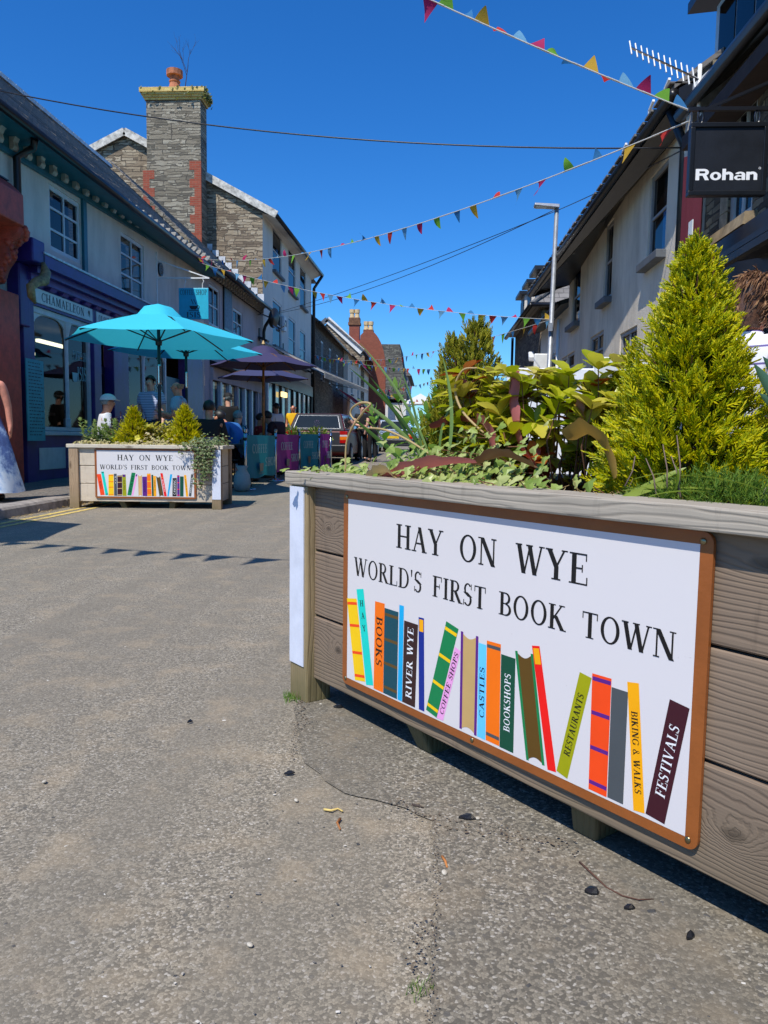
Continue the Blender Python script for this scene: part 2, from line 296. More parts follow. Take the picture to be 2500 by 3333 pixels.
def glyph(ch):
    b, s, A = _bar, _stem, _arc
    if ch == 'A': return .86, [b(.14, 0, .43, 1, TN), b(.70, 0, .43, 1, TK), b(.22, .34, .62, .34, TN), _ser(.14, 0, .1), _ser(.72, 0, .1)]
    if ch == 'B': return .72, s(.18)+A(.38, .755, .25, .245, -90, 90, .12)+A(.38, .27, .31, .27, -90, 90, .13)+[b(.1, .975, .38, .975, .05), b(.2, .515, .38, .515, .05), b(.1, .025, .38, .025, .05)]
    if ch == 'C': return .78, A(.44, .5, .40, .52, 42, 318, .14)+[_vs(.74, .72, .98)]
    if ch == 'D': return .84, s(.18)+A(.38, .5, .41, .5, -90, 90, .14)+[b(.1, .975, .4, .975, .05), b(.1, .025, .4, .025, .05)]
    if ch in 'EF':
        g = s(.18)+[b(.18, .975, .6, .975, .05), b(.22, .52, .46, .52, .05), _vs(.6, .76, 1), _vs(.47, .40, .64)]
        return (.70, g+[b(.18, .025, .64, .025, .05), _vs(.64, 0, .26)]) if ch == 'E' else (.66, g)
    if ch == 'G': return .84, A(.44, .5, .40, .52, 42, 340, .14)+[_vs(.74, .74, .98)]+[b(.72, .06, .72, .42, .12), _ser(.72, .40, .1)]
    if ch == 'H': return .86, s(.17)+s(.69)+[b(.2, .51, .66, .51, TN)]
    if ch == 'I': return .38, s(.19)
    if ch == 'K': return .82, s(.17)+[b(.22, .40, .62, 1, TN), b(.68, 0, .33, .56, TK), _ser(.63, .96, .1), _ser(.70, 0, .12)]
    if ch == 'L': return .68, s(.18)+[b(.18, .025, .62, .025, .05), _vs(.62, 0, .27)]
    if ch == 'M': return 1.02, [b(.17, 0, .17, 1, TN), b(.85, 0, .85, 1, TK), b(.5, .05, .20, 1, TK), b(.5, .05, .80, 1, TN), _ser(.17, 0, .06), _ser(.85, 0), _ser(.14, .96, .06), _ser(.87, .96)]
    if ch == 'N': return .86, [b(.15, 0, .15, 1, TN), b(.71, 0, .71, 1, TN), b(.70, 0, .18, 1, TK), _ser(.15, 0, .06), _ser(.71, .96, .06), _ser(.12, .96, .08)]
    if ch == 'O': return .86, A(.43, .5, .39, .52, 0, 360, .14, n=28)
    if ch == 'Q': return .86, A(.43, .5, .39, .52, 0, 360, .14, n=28)+[b(.45, .05, .75, -.2, .1)]
    if ch == 'P': return .68, s(.18)+A(.36, .735, .27, .265, -90, 90, .13)+[b(.1, .975, .36, .975, .05), b(.2, .495, .36, .495, .05)]
    if ch == 'R': return .80, s(.18)+A(.36, .745, .26, .255, -90, 90, .13)+[b(.1, .975, .36, .975, .05), b(.2, .515, .36, .515, .05), b(.68, 0, .38, .5, TK), _ser(.71, 0, .1)]
    if ch == 'S': return .62, A(.30, .745, .23, .275, 35, 232, .11)+A(.30, .265, .25, .285, -145, 60, .12)+[b(.16, .60, .45, .41, .15), _vs(.51, .74, 1), _vs(.07, 0, .26)]
    if ch == 'T': return .74, s(.37)+[b(.06, .975, .68, .975, .05), _vs(.06, .74, 1), _vs(.68, .74, 1)]
    if ch == 'U': return .84, [b(.18, .34, .18, 1, TK), b(.68, .34, .68, 1, TN), _ser(.18, .96), _ser(.68, .96, .06)]+A(.43, .36, .32, .38, 180, 360, .12, .07)
    if ch == 'V': return .84, [b(.42, 0, .14, 1, TK), b(.42, 0, .70, 1, TN), _ser(.14, .96, .1), _ser(.72, .96, .06)]
    if ch == 'W': return 1.14, [b(.34, 0, .12, 1, TK), b(.36, 0, .57, .98, TN), b(.78, 0, .55, 1, TK), b(.80, 0, 1.02, 1, TN), _ser(.12, .96, .1), _ser(.55, .96, .1), _ser(1.03, .96, .05)]
    if ch == 'Y': return .82, [b(.41, 0, .41, .46, TK), b(.41, .42, .13, 1, TK), b(.41, .42, .69, 1, TN), _ser(.41, 0), _ser(.13, .96, .1), _ser(.70, .96, .06)]
    if ch == '&': return .84, A(.34, .78, .17, .24, 0, 360, .06, .05, 18)+A(.33, .27, .27, .29, 90, 380, .12, .06)+[b(.74, 0, .24, .72, .1)]
    if ch == "'": return .22, [[(.08, .68), (.13, .68), (.16, 1.02), (.05, 1.02)]]
    if ch == '0': return .58, A(.29, .5, .25, .52, 0, 360, .11, n=24)
    if ch == '1': return .5, s(.27)+[b(.12, .82, .24, .96, .06)]
    if ch == '2': return .58, A(.28, .73, .23, .29, -10, 165, .1)+[b(.1, .05, .45, .64, .08), b(.06, .05, .52, .05, .1)]
    if ch == '4': return .6, [b(.42, 0, .42, 1, .11), b(.05, .28, .38, .98, TN), b(.04, .27, .55, .27, .07)]
    if ch == '7': return .55, [b(.2, 0, .48, .95, .09), b(.05, .95, .52, .95, .1)]
    if ch == '8': return .58, A(.29, .75, .20, .26, 0, 360, .08, n=20)+A(.29, .26, .25, .28, 0, 360, .1, n=22)
    if ch == '9': return .58, A(.29, .68, .24, .33, 0, 360, .1, n=22)+A(.27, .45, .26, .46, -100, 20, .1)
    return .40, []
def text_polys(s, track=.06):
    x = 0; out = []
    for ch in s:
        w_, g = glyph(ch)
        for layer in g:
            L = layer if isinstance(layer[0][0], tuple) else [layer]
            out.append([[(px+x, py) for px, py in q] for q in L])
        x += w_+track
    return x-track, out
def put_text(mb, s, fr, x0, y0, x1, y1, base=.0008, step=.00012, track=.06, shear=0, h=None):
    """text on the frame fr=(origin,u,v,n), baseline from (x0,y0) to (x1,y1) in metres along u,v; cap height h"""
    O, u, v, n = fr; wd, layers = text_polys(s, track); L = math.hypot(x1-x0, y1-y0); dx, dy = (x1-x0)/L, (y1-y0)/L
    k = L/wd; h = h or k
    for i, lay in enumerate(layers):
        z = base+step*(i % 6)
        for q in lay:
            mb.add([O+u*(x0+dx*(px+shear*py)*k-dy*py*h)+v*(y0+dy*(px+shear*py)*k+dx*py*h)+n*z for px, py in q], [tuple(range(len(q)))])
def poly_on(mb, fr, pts, z):
    O, u, v, n = fr; mb.add([O+u*a+v*b+n*z for a, b in pts], [tuple(range(len(pts)))])
def bold_sans(mb, s, fr, x0, z0, W, h):
    """wide heavy sans lettering for the black hanging sign"""
    A, b = _arc, _bar; k = .25
    G = {'R': (1.18, [b(.16, 0, .16, 1, .32)]+A(.70, .70, .42, .30, -90, 90, .30, .20)+[b(.3, .9, .72, .9, .2), b(.3, .5, .72, .5, .2), b(.98, 0, .74, .45, .30)]),
         'o': (.98, A(.47, .36, .47, .37, 0, 360, .28, .17, 24)), 'h': (.96, [b(.15, 0, .15, 1, .30), b(.78, 0, .78, .5, .30)]+A(.52, .42, .41, .32, 0, 155, .30, .22)),
         'a': (.96, [b(.78, 0, .78, .5, .30)]+A(.50, .48, .43, .25, 0, 165, .30, .15)+A(.36, .21, .36, .22, 60, 325, .26, .12, 18)+[b(.36, .36, .7, .36, .11)]),
         'n': (.96, [b(.15, 0, .15, .72, .30), b(.78, 0, .78, .5, .30)]+A(.52, .42, .41, .32, 0, 155, .30, .22))}
    O, u, v, n = fr; tot = sum(G[c][0]+.05 for c in s)-.05; q = W/tot; x = 0
    for c in s:
        for i, L in enumerate(G[c][1]):
            for p in (L if isinstance(L[0][0], tuple) else [L]): mb.add([O+u*(x0+(x+a)*q)+v*(z0+e*h)+n*(.0006+.0001*i) for a, e in p], [tuple(range(len(p)))])
        x += G[c][0]+.05
def sans_text(body, size, mat, name, parent, M, xs=1.0, off=.0, ext=.002):
    """sans lettering from the built-in font, as a mesh"""
    cu = bpy.data.curves.new(name, 'FONT'); cu.body = body; cu.size = size; cu.offset = off; cu.extrude = ext
    cu.align_x = 'CENTER'; cu.align_y = 'CENTER'; cu.materials.append(mat)
    o = bpy.data.objects.new(name, cu); C.objects.link(o); dg = bpy.context.evaluated_depsgraph_get()
    me = bpy.data.meshes.new_from_object(o.evaluated_get(dg)); bpy.data.objects.remove(o)
    for v in me.vertices: v.co.x *= xs
    me.transform(M); m = bpy.data.objects.new(name, me); C.objects.link(m); m.parent = parent
    if not me.materials: me.materials.append(mat)
    return m
# ------------------------------------------------------------------ ground, road, pavements
def asphalt(name, base, scale, chips, warm=0, dark=.0):
    t = NT(name); co = t.obj()
    v = t.n('TexVoronoi', {'Vector': co, 'Scale': scale, 'Randomness': 1}); e = t.n('TexVoronoi', {'Vector': co, 'Scale': scale, 'Randomness': 1}, feature='DISTANCE_TO_EDGE').outputs['Distance']
    v2 = t.n('TexVoronoi', {'Vector': co, 'Scale': scale*.30, 'Randomness': 1})
    r = t.n('SeparateColor', {0: v.outputs['Color']}).outputs; r2 = t.n('SeparateColor', {0: v2.outputs['Color']}).outputs
    b = [c*.66 for c in base]
    c = t.ramp(r[0], [(0, lin(*[x*.62 for x in base])), (.22, lin(*b)), (.55, lin(*base)), (.85, lin(*[min(255, x*1.13) for x in base])), (1, lin(*chips))])
    near2 = t.math('LESS_THAN', v2.outputs['Distance'], .30)
    big = t.math('MULTIPLY', t.ramp(r2[1], [(.86, (0, 0, 0)), (.87, (1, 1, 1))]), near2)
    c = t.mix(t.math('MULTIPLY', big, .85), c, t.ramp(r2[2], [(0, lin(62, 64, 66)), (.55, lin(104, 100, 95)), (.62, lin(176, 168, 156)), (1, lin(150, 138, 122))]))
    c = t.mix(t.ramp(e, [(.0, (.75, .75, .75)), (.09, (0, 0, 0))]), c, lin(*[x*.5 for x in base]))
    bandn = t.noise(t.map(co, (2.2, .10, 1)), 1.6, 3); c = t.mix(t.ramp(bandn, [(.40, (0, 0, 0)), (.62, (.55, .55, .55))]), c, lin(*[x*.78 for x in base])); oil = t.noise(co, 2.6, 6, .7); c = t.mix(t.ramp(oil, [(.60, (0, 0, 0)), (.72, (.42, .42, .42))]), c, lin(*[x*.62 for x in base]))
    n1 = t.noise(co, 1.1, 5, .65); n2 = t.noise(co, 5.5, 5, .65); n3 = t.noise(co, 300, 2)
    c = t.mix(t.ramp(n1, [(.35, (.0, .0, .0)), (.75, (.5, .5, .5))]), c, lin(*[x*.72+warm for x in base]))
    c = t.mix(t.ramp(n2, [(.50, (0, 0, 0)), (.78, (.55, .55, .55))]), c, lin(base[0]*1.12, base[1]*1.06, base[2]*.98))
    c = t.mix(t.math('MULTIPLY', n3, .35), c, lin(*[x*.6 for x in base]))
    return t.out(c, .88, t.math('ADD', t.math('MULTIPLY', e, 1.2), t.math('ADD', t.math('MULTIPLY', r[1], .5), t.math('MULTIPLY', n3, .6))), .26, .003)
M_ROAD = asphalt('road_asphalt', (158, 148, 129), 185, (206, 198, 184), 4)
M_PATCH = asphalt('patch_asphalt', (138, 130, 114), 170, (196, 190, 178), 6)
M_PAVE = asphalt('pavement_asphalt', (136, 128, 120), 60, (150, 142, 134))
M_KERB = paint('kerb_stone', (150, 141, 132), .9, .2, 9, bs=.5)
M_GROUND = paint('ground_earth', (110, 104, 94), .95, .2, 1)
def sheet(name, pts, z, mat, lift=True):
    mb = MB(); mb.add([(x, y, z+(gz(y) if lift else 0)) for x, y in pts], [tuple(range(len(pts)))]); return mb
YS = [-40, 9, 20, 40, 70, 120, 400]
def strip(name, x0, x1, z, mat, ys=YS, thick=0):
    mb = MB()
    for a, b in zip(ys, ys[1:]):
        mb.quad((x0, a, z+gz(a)), (x1, a, z+gz(a)), (x1, b, z+gz(b)), (x0, b, z+gz(b)))
        if thick:
            for x, s in ((x0, 1), (x1, -1)):
                q = [(x, a, z+gz(a)), (x, b, z+gz(b)), (x, b, z-thick+gz(b)), (x, a, z-thick+gz(a))]; mb.quad(*(q if s > 0 else q[::-1]))
    o = mb.build(name, mat); return tag(o, kind='structure')
strip('ground', -300, 300, -.03, M_GROUND)
strip('road', -4.9, 2.7, 0, M_ROAD)
strip('pavement', -7.2, -4.62, .115, M_PAVE, thick=.15)
strip('pavement', 2.42, 4.2, .10, M_PAVE, thick=.15)
# rounded kerb stones with joints
kb = MB(); rnd = random.Random(3)
y = 1.0
while y < 60:
    L = .91; z = gz(y); j = rnd.uniform(-.006, .006)
    prof = [(-4.64, .128), (-4.52, .126), (-4.475, .115), (-4.452, .09), (-4.43, -.02), (-4.64, -.02)]
    kb.prism([(x+j, y+.006, zz+z) for x, zz in prof], (0, L-.012, gz(y+L)-z)); y += L
tag(kb.build('kerb', M_KERB), kind='structure')
kb = MB(); y = 0
while y < 60:
    prof = [(2.44, .105), (2.33, .103), (2.29, .07), (2.28, -.02), (2.44, -.02)]
    kb.prism([(x, y+.006, zz+gz(y)) for x, zz in prof][::-1], (0, .9, 0)); y += .91
tag(kb.build('kerb', M_KERB), kind='structure')
# double yellow lines, worn
t = NT('worn_yellow_paint'); n = t.noise(t.obj(), 26, 6, .75); n2 = t.noise(t.obj(), 3, 4)
M_YEL = t.out(t.mix(t.ramp(t.math('ADD', n, t.math('MULTIPLY', n2, .25)), [(.58, (0, 0, 0)), (.72, (1, 1, 1))]), lin(226, 196, 104), lin(130, 120, 96)), .8, n, .4, .003)
for x0 in (-4.22, -4.07):
    mb = MB(); ys = [-6+i*.5 for i in range(100)]
    for a, b in zip(ys, ys[1:]):
        w = .035; mb.quad((x0-w, a, .004+gz(a)), (x0+w, a, .004+gz(a)), (x0+w, b, .004+gz(b)), (x0-w, b, .004+gz(b)))
    tag(mb.build('road_marking', M_YEL), kind='structure')
# patched asphalt by the near planter, with a dirty seam
def wob(pts, amp, step=.05, seed=1):
    r_ = random.Random(seed); out = []
    for i in range(len(pts)):
        a, b = V((*pts[i], 0)), V((*pts[(i+1) % len(pts)], 0)); n = max(1, int((b-a).length/step))
        for k in range(n):
            p = a.lerp(b, k/n); out.append((p.x+r_.uniform(-amp, amp), p.y+r_.uniform(-amp, amp)))
    return out
pp = [(.03, .3), (.016, 1.1), (.03, 1.45), (.024, 1.72), (-.08, 1.80), (-.20, 1.84), (-.33, 2.02), (-.40, 2.3), (-.45, 2.56), (.4, 2.9), (2.27, 2.9), (2.27, .3)]
mb = MB(); w_ = wob(pp, .006, .04, 5); mb.add([(x, y, .004) for x, y in w_], [tuple(range(len(w_)))])
tag(mb.build('asphalt_patch', M_PATCH), kind='structure')
t = NT('seam_dirt'); n = t.noise(t.obj(), 30, 6, .7); M_DIRT = t.out(t.ramp(n, [(.3, lin(84, 73, 60)), (.55, lin(108, 95, 78)), (.75, lin(140, 128, 106))]), .95, n, .3, .003)
mb = MB(); r_ = random.Random(9)
def seam(p, w0):
    for a, b in zip(p, p[1:]):
        a, b = V((*a, 0)), V((*b, 0)); n = max(2, int((b-a).length/.0022)); d = (b-a).normalized(); s = V((-d.y, d.x, 0))
        for k in range(n):
            if r_.random() < .2: continue
            c = a.lerp(b, k/n)+s*r_.gauss(0, w0*.55); rr = r_.uniform(.12, .5)*min(w0, .016)*.5; m = r_.randint(5, 8); ph = r_.random()*6
            mb.add([c+V((rr*r_.uniform(.6, 1.3)*math.cos(ph+6.283*q/m), rr*r_.uniform(.6, 1.3)*math.sin(ph+6.283*q/m), .006+.00015*(len(mb.f) % 60))) for q in range(m)], [tuple(range(m))])
seam([(.03, .8), (.016, 1.1), (.03, 1.45), (.024, 1.70)], .010)
seam([(.024, 1.72), (-.08, 1.80)], .034); seam([(.024, 1.72), (.2, 1.66), (.34, 1.62)], .034); seam([(-.36, 2.02), (-.40, 2.3)], .012)
seam([(-.36, 2.25), (-.43, 2.52)], .03); seam([(-4.42, 5), (-4.40, 12)], .04); seam([(-.01, 1.2), (.005, 1.35)], .014)
o = mb.build('seam_grit', M_DIRT); tag(o, 'dark dirt and grit gathered along the seams of the patched asphalt', 'grit', kind='stuff')
# loose chippings over the near road
t = NT('chipping_stone'); M_CHIP = t.out(t.ramp(t.geo()['Random Per Island'], [(0, lin(60, 60, 60)), (.4, lin(112, 106, 98)), (.7, lin(140, 133, 122)), (.93, lin(190, 184, 172)), (1, lin(205, 200, 190))]), .85)
mb = MB(); r_ = random.Random(21)
for i in range(1500):
    y_ = .85+4.2*r_.random()**1.6; x_ = r_.uniform(-.9*y_-.2, .45*y_+.2); s = r_.uniform(.0009, .0026)*(1.8 if r_.random() < .07 else 1)
    a = r_.random()*6.28; ca, sa = math.cos(a), math.sin(a); l = s*r_.uniform(1, 2); h = s*r_.uniform(.25, .7); z0 = .004 if x_ > -.4 and y_ < 2.6 else 0
    mb.hexa([(x_+u*ca*l-v*sa*s, y_+u*sa*l+v*ca*s, z0+zz) for zz, k in ((0, 1), (h, .6)) for u, v in ((-k, -k*.8), (k*.9, -k), (k, k*.7), (-k*.7, k))])
tag(mb.build('loose_chippings', M_CHIP), 'small loose stone chippings scattered over the near asphalt', 'chippings', kind='stuff')

# ------------------------------------------------------------------ building helpers (left row faces +x, right row faces -x)
M_SLATE = slate('roof_slate'); M_SLATEX = slate('roof_slate_across', axis='x')
M_STONE = stone('gable_stone', (158, 140, 116), ((108, 94, 78), (184, 166, 138), (206, 192, 166)), (84, 74, 62), 2.4, 8)
M_CHIM = stone('chimney_stone', (148, 138, 118), ((96, 92, 82), (168, 158, 138), (200, 192, 170)), (86, 80, 70), 2.0, 8.5)
M_CHIMY = stone('chimney_side_stone', (128, 122, 110), ((80, 78, 72), (146, 140, 126), (176, 170, 154)), (96, 92, 82), 2.4, 10, 'y')
M_DSTONE = stone('dark_stone', (92, 86, 78), ((58, 54, 50), (112, 104, 92), (140, 130, 116)), (70, 66, 60), 3.2, 8, 'y')
M_QUOIN = bricks('red_quoin_brick', (170, 84, 60), (146, 66, 46), (150, 120, 100))
M_YBRICK = bricks('buff_brick', (244, 214, 132), (226, 190, 104), (160, 138, 96), w=.24, h=.085)
M_RBRICK = bricks('red_brick', (156, 78, 58), (134, 62, 46), (140, 112, 96)); M_RBRICKY = bricks('red_brick_side', (150, 72, 54), (128, 58, 44), (140, 112, 96), 'y')
M_WALLA = render_wall('white_lime_render', (216, 210, 196), (140, 136, 124), .65)
M_WALLB = render_wall('pale_lilac_render', (186, 178, 178), (122, 116, 114), .55)
M_WALLC = render_wall('white_render', (222, 216, 204), (166, 160, 148), .4)
M_GREY = render_wall('grey_render', (226, 214, 194), (140, 128, 110), .75, .6)
M_TEAL = paint('teal_paint', (14, 92, 104), .45, .1); M_PURPLE = paint('purple_paint', (48, 32, 108), .4, .14, 4); M_LILAC = paint('mauve_paint', (86, 62, 132), .45, .12)
M_SHOPW = paint('shop_frame_white', (196, 206, 206), .45, .06); M_CORBEL = paint('corbel_grey', (176, 172, 160), .7, .14)
M_TERRA = paint('terracotta_paint', (176, 66, 44), .55, .18, 7, bs=.4); M_CURT = cloth('net_curtain', (196, 204, 214), .2)
M_BLUEB = paint('slate_blue_board', (70, 102, 128), .6, .14); M_SASH = paint('sash_white', (200, 204, 204), .45, .05); M_SILLG = paint('grey_sill', (92, 96, 100), .7, .12)
M_CREAM = cloth('cream_awning', (244, 242, 236), .8); M_REDCL = cloth('red_awning', (214, 36, 56), .6)
def window(parent, X, y0, y1, z0, z1, out=1, cols=2, rows=2, fm=None, curtain=None, sill=None, fw=.06, back=.12, sd=.10, pane=None):
    """frame with glazing bars set back in the wall, a pane, a dark or curtained backing, an optional projecting sill"""
    fm = fm or M_SASH; xf = X-out*.07; b = MB(); a0, a1 = sorted((xf, xf+out*.045))
    b.box(a0, a1, y0, y1, z0, z0+fw); b.box(a0, a1, y0, y1, z1-fw, z1); b.box(a0, a1, y0, y0+fw, z0+fw, z1-fw); b.box(a0, a1, y1-fw, y1, z0+fw, z1-fw)
    c0, c1 = a0+.004, a1-.004
    for i in range(1, cols):
        yc = y0+(y1-y0)*i/cols; b.box(c0, c1, yc-.02, yc+.02, z0+fw, z1-fw)
    for i in range(1, rows):
        zc = z0+(z1-z0)*i/rows; b.box(c0+.003, c1-.003, y0+fw, y1-fw, zc-.018, zc+.018)
    f = b.build('window_frame', fm, parent)
    p = MB(); xp = xf+out*.018; q = [(xp, y0+fw/2, z0+fw/2), (xp, y1-fw/2, z0+fw/2), (xp, y1-fw/2, z1-fw/2), (xp, y0+fw/2, z1-fw/2)]
    p.quad(*(q if out > 0 else q[::-1])); p.build('pane', pane or M_SKYGLASS, f)
    k = MB(); xb = X-out*back; q = [(xb, y0, z0), (xb, y1, z0), (xb, y1, z1), (xb, y0, z1)]; k.quad(*(q if out > 0 else q[::-1])); k.build('blind' if curtain else 'dark_backing', curtain or M_DARKIN, f)  # near-black sheet behind the pane: the unlit room put into its colour
    if sill:
        s = MB(); a, b2 = sorted((X, X+out*sd)); s.box(a-.02 if out > 0 else a, b2 if out > 0 else b2+.02, y0-.07, y1+.07, z0-.11, z0-.004); s.build('sill', sill, f, bevel=.008)
def lerpz(p, q): return lambda y: p[1]+(q[1]-p[1])*(y-p[0])/(q[0]-p[0])
def downpipe(parent, pts, r=.045, mat=None):
    b = MB(); b.tube(pts, r, 10); b.build('downpipe', mat or M_BLACK, parent, smooth=True)
def gutter(parent, a, b, r=.06):
    m = MB(); m.tube([a, b], r, 8); m.build('gutter', M_BLACK, parent, smooth=True)
XL = -6.3
def px(x, y, X=XL): p = onx(x, y, X); return p.y, p.z
# ================================================================== LEFT ROW
# ---- house with turquoise eaves: shop below
A = thing('terraced_house', 'white rendered two storey house with turquoise bracketed eaves above the purple shopfront', 'house', (XL, 16, 0))
def par(o, root):                                 # keep world position under a translated root
    o.location = -V(root.location); return o
class Root:
    """collects parts at world coordinates under an Empty"""
    def __init__(s, e): s.e = e
    def __call__(s, mb, name, mat, **k):
        o = mb.build(name, mat, s.e, **k); o.location = -V(s.e.location); return o
def fix(root):                                    # after building parts with world coordinates: shift the first level only
    for c in root.children:
        if not c.get('_w'): c.location = V(c.location)-V(root.location); c['_w'] = 1
    for c in root.children:
        if '_w' in c: del c['_w']
b0, b1 = px(0, 325), px(440, 590); bz = lerpz(b0, b1)          # underside of the eave band
YA0, YA1 = 8.6, 21.3
w1a, w1b = px(105, 395), px(173, 437); w1c = px(105, 536)
w2a, w2b = px(260, 498), px(310, 512); w2c = px(264, 632)
W1 = (w1a[0], w1b[0], w1c[1], min(w1a[1], w1b[1])); W2 = (w2a[0], w2b[0], w2c[1], min(w2a[1], w2b[1]))
SHOP = (11.45, 20.6); ZC = lambda y: 3.0+(y-12)*.02
wins = [W1, W2]
mb = MB(); wallgrid(mb, YA0, YA1, lambda y: (2.5 if SHOP[0] < y < SHOP[1] else .1) if False else 0.0, lambda y: bz(y)+.05, XL, wins+[(SHOP[0], SHOP[1], .05, 2.88)], .14)
mb.quad((XL, YA0, 0), (XL-8, YA0, 0), (XL-8, YA0, 5), (XL, YA0, 5)); mb.build('wall', M_WALLA, A)
for W_ in wins:
    window(A, XL, *W_, 1, 2, 3, M_SASH, None, None, .07, .4)
c = MB(); yc = W1[0]+(W1[1]-W1[0])*.52; N = 14
for i in range(N):
    ya, yb = yc+(W1[1]-yc)*i/N, yc+(W1[1]-yc)*(i+1)/N; k = .03*(i % 2); c.quad((XL-.22-k, ya, W1[2]), (XL-.22-.03+k, yb, W1[2]), (XL-.22-.03+k, yb, W1[3]), (XL-.22-k, ya, W1[3]))
c.build('curtain', M_CURT, A)
pl = MB(); pl.box(XL-.02, XL+.05, W1[1]+.02, W1[1]+.16, W1[2]-.15, W1[3]+.1); pl.build('trim_board', M_TEAL, A)
# eave band, brackets, roof
XE = -5.82
e0, e1 = onx(0, 225, XE), onx(440, 566, XE); ez = lerpz((e0.y, e0.z), (e1.y, e1.z))
def band(y0, y1, zf, x0, x1, za, zb, mat, name, root):
    m = MB(); m.hexa([(x0, y0, zf(y0)+za), (x1, y0, zf(y0)+za), (x1, y1, zf(y1)+za), (x0, y1, zf(y1)+za), (x0, y0, zf(y0)+zb), (x1, y0, zf(y0)+zb), (x1, y1, zf(y1)+zb), (x0, y1, zf(y1)+zb)]); return m.build(name, mat, root)
band(YA0, YA1, bz, XL+.002, XL+.07, 0, .07, M_TEAL, 'eave_moulding', A)
m = MB(); m.quad((XL+.04, YA0, bz(YA0)+.07), (XL+.04, YA1, bz(YA1)+.07), (XL+.04, YA1, ez(YA1)-.03), (XL+.04, YA0, ez(YA0)-.03)); m.build('frieze', M_TEAL, A)
m = MB(); m.quad((XL+.04, YA0, ez(YA0)-.035), (XE-.02, YA0, ez(YA0)-.035), (XE-.02, YA1, ez(YA1)-.035), (XL+.04, YA1, ez(YA1)-.035)); m.build('soffit', M_TEAL, A)
def roof_rows(m, xe, xr, y0, y1, fe, fr_, n):
    """overlapping courses of slates, each lower edge a few centimetres proud"""
    P = lambda u, y, dz: (xe+(xr-xe)*u, y, fe(y)+(fr_(y)-fe(y))*u+dz); rr_ = random.Random(n)
    for i in range(n):
        u0, u1 = i/n, (i+1.12)/n; ys = [y0]
        while ys[-1] < y1: ys.append(ys[-1]+.62)
        for a, b in zip(ys, ys[1:]): d = rr_.uniform(-.006, .008); m.hexa([P(u0, a, .0), P(u0, b-.008, .0), P(u1, b-.008, -.03), P(u1, a, -.03), P(u0, a, .038+d), P(u0, b-.008, .038+d), P(u1, b-.008, .006), P(u1, a, .006)])
def bracket(y, z, s=1., mat=None, root=None, w=.13):
    p = [(0, 0), (.06, .0), (.085, .05), (.07, .12), (.10, .18), (.17, .22), (.22, .27), (.23, .33), (0, .33)]
    m = MB(); m.prism([(a*s, 0, q*s) for a, q in p], (0, w*s, 0)); o = m.build('bracket', mat or M_CORBEL, root, bevel=.006); o.location = (XL+.04, y, z); return o
y = 9.0; b_ = None
while y < YA1-.2:
    if b_ is None: b_ = bracket(y, bz(y)+.075, 1, None, A)
    else:
        b2 = b_.copy(); C.objects.link(b2); b2.parent = A; b2.location = (XL+.04, y, bz(y)+.075)
    y += .40
XR = -8.9
r0, r1 = onx(0, 169, XR), onx(420, 514, XR); rz_ = lerpz((r0.y, r0.z), (r1.y, r1.z))
m = MB(); roof_rows(m, XE, XR, YA0, YA1+.1, ez, rz_, 20); m.build('roof', M_SLATE, A)
m = MB(); yy = YA0
while yy < YA1: m.box(XR-.1, XR+.08, yy, yy+.28, rz_(yy)+.0, rz_(yy)+.09); yy += .29
m.build('ridge_tiles', M_LEAD, A)  # pale lead colour on the tiles stands for the sunlit ridge line
gutter(A, (XE+.05, YA0, ez(YA0)-.04), (XE+.05, YA1, ez(YA1)-.04), .065)
d0 = onx(75, 300, -5.9); d1 = onx(72, 320, -6.0); d2 = onx(36, 340, -6.2); d3 = onx(34, 395, -6.2); d4 = onx(36, 410, -6.2)
downpipe(A, [d0, d1, d2, V((-6.2, d2.y, 2.8)), V((-6.2, d2.y, .15))], .055)
o_ = MB(); ov = onx(345, 582, XL); o_.tube([(XL, ov.y, ov.z), (XL+.04, ov.y, ov.z)], .15, 18); q = o_.build('wall_plaque', M_DARKMETAL, A)
o_ = MB(); o_.tube([(XL+.03, ov.y, ov.z), (XL+.046, ov.y, ov.z)], .115, 18); o_.build('plaque_face', M_CREAM, q)
mm = MB(); fr_ = (V((XL+.0465, ov.y-.09, ov.z-.05)), V((0, 1, 0)), V((0, 0, 1)), V((1, 0, 0)))
for k in range(3): poly_on(mm, fr_, [(.02, .03*k), (.16, .03*k), (.16, .03*k+.012), (.02, .03*k+.012)], .001)
mm.build('plaque_lines', M_DARKMETAL, q)
fix(A)
# ---- purple shopfront (part of its own: a joinery front fixed to the house)
S = thing('shopfront', 'purple shopfront with white window frames and carved cornice under the turquoise eaves', 'shopfront', (XL, 15.5, .115))
XS = XL+.10                                         # front of the joinery
wa, wb = px(68, 720, XS)[0], px(196, 760, XS)[0]            # first window
zs0, zs1 = .95, 2.88
pb = lambda y0, y1, z0, z1, x0=XL-.05, x1=XS: MB().box(x0, x1, y0, y1, z0, z1)
yD0, yD1 = px(213, 800, XS)[0], px(240, 800, XS)[0]; yp2 = px(272, 800, XS)[0]; yW2 = px(360, 800, XS)[0]; yEnd = px(400, 800, XS)[0]
pilx = [(SHOP[0]-.02, wa-.02), (wb+.01, yD0), (yD1, yp2), (yEnd-.1, SHOP[1])]
for a, b in pilx: pb(a, b, .115, 2.88, x1=XS+.06).build('pilaster', M_PURPLE, S, bevel=.01)
pb(wa, wb, .115, zs0-.08).build('stall_riser', M_PURPLE, S)
for a, b in ((wa+.12, (wa+wb)/2-.05), ((wa+wb)/2+.05, wb-.1)): pb(a, b, .32, zs0-.28, XS, XS+.012).build('riser_panel', M_SHOPW, S, bevel=.004)
pb(wa-.01, wb+.01, zs0-.08, zs0-.01, XL-.1, XS+.05).build('window_sill', M_SHOPW, S, bevel=.01)
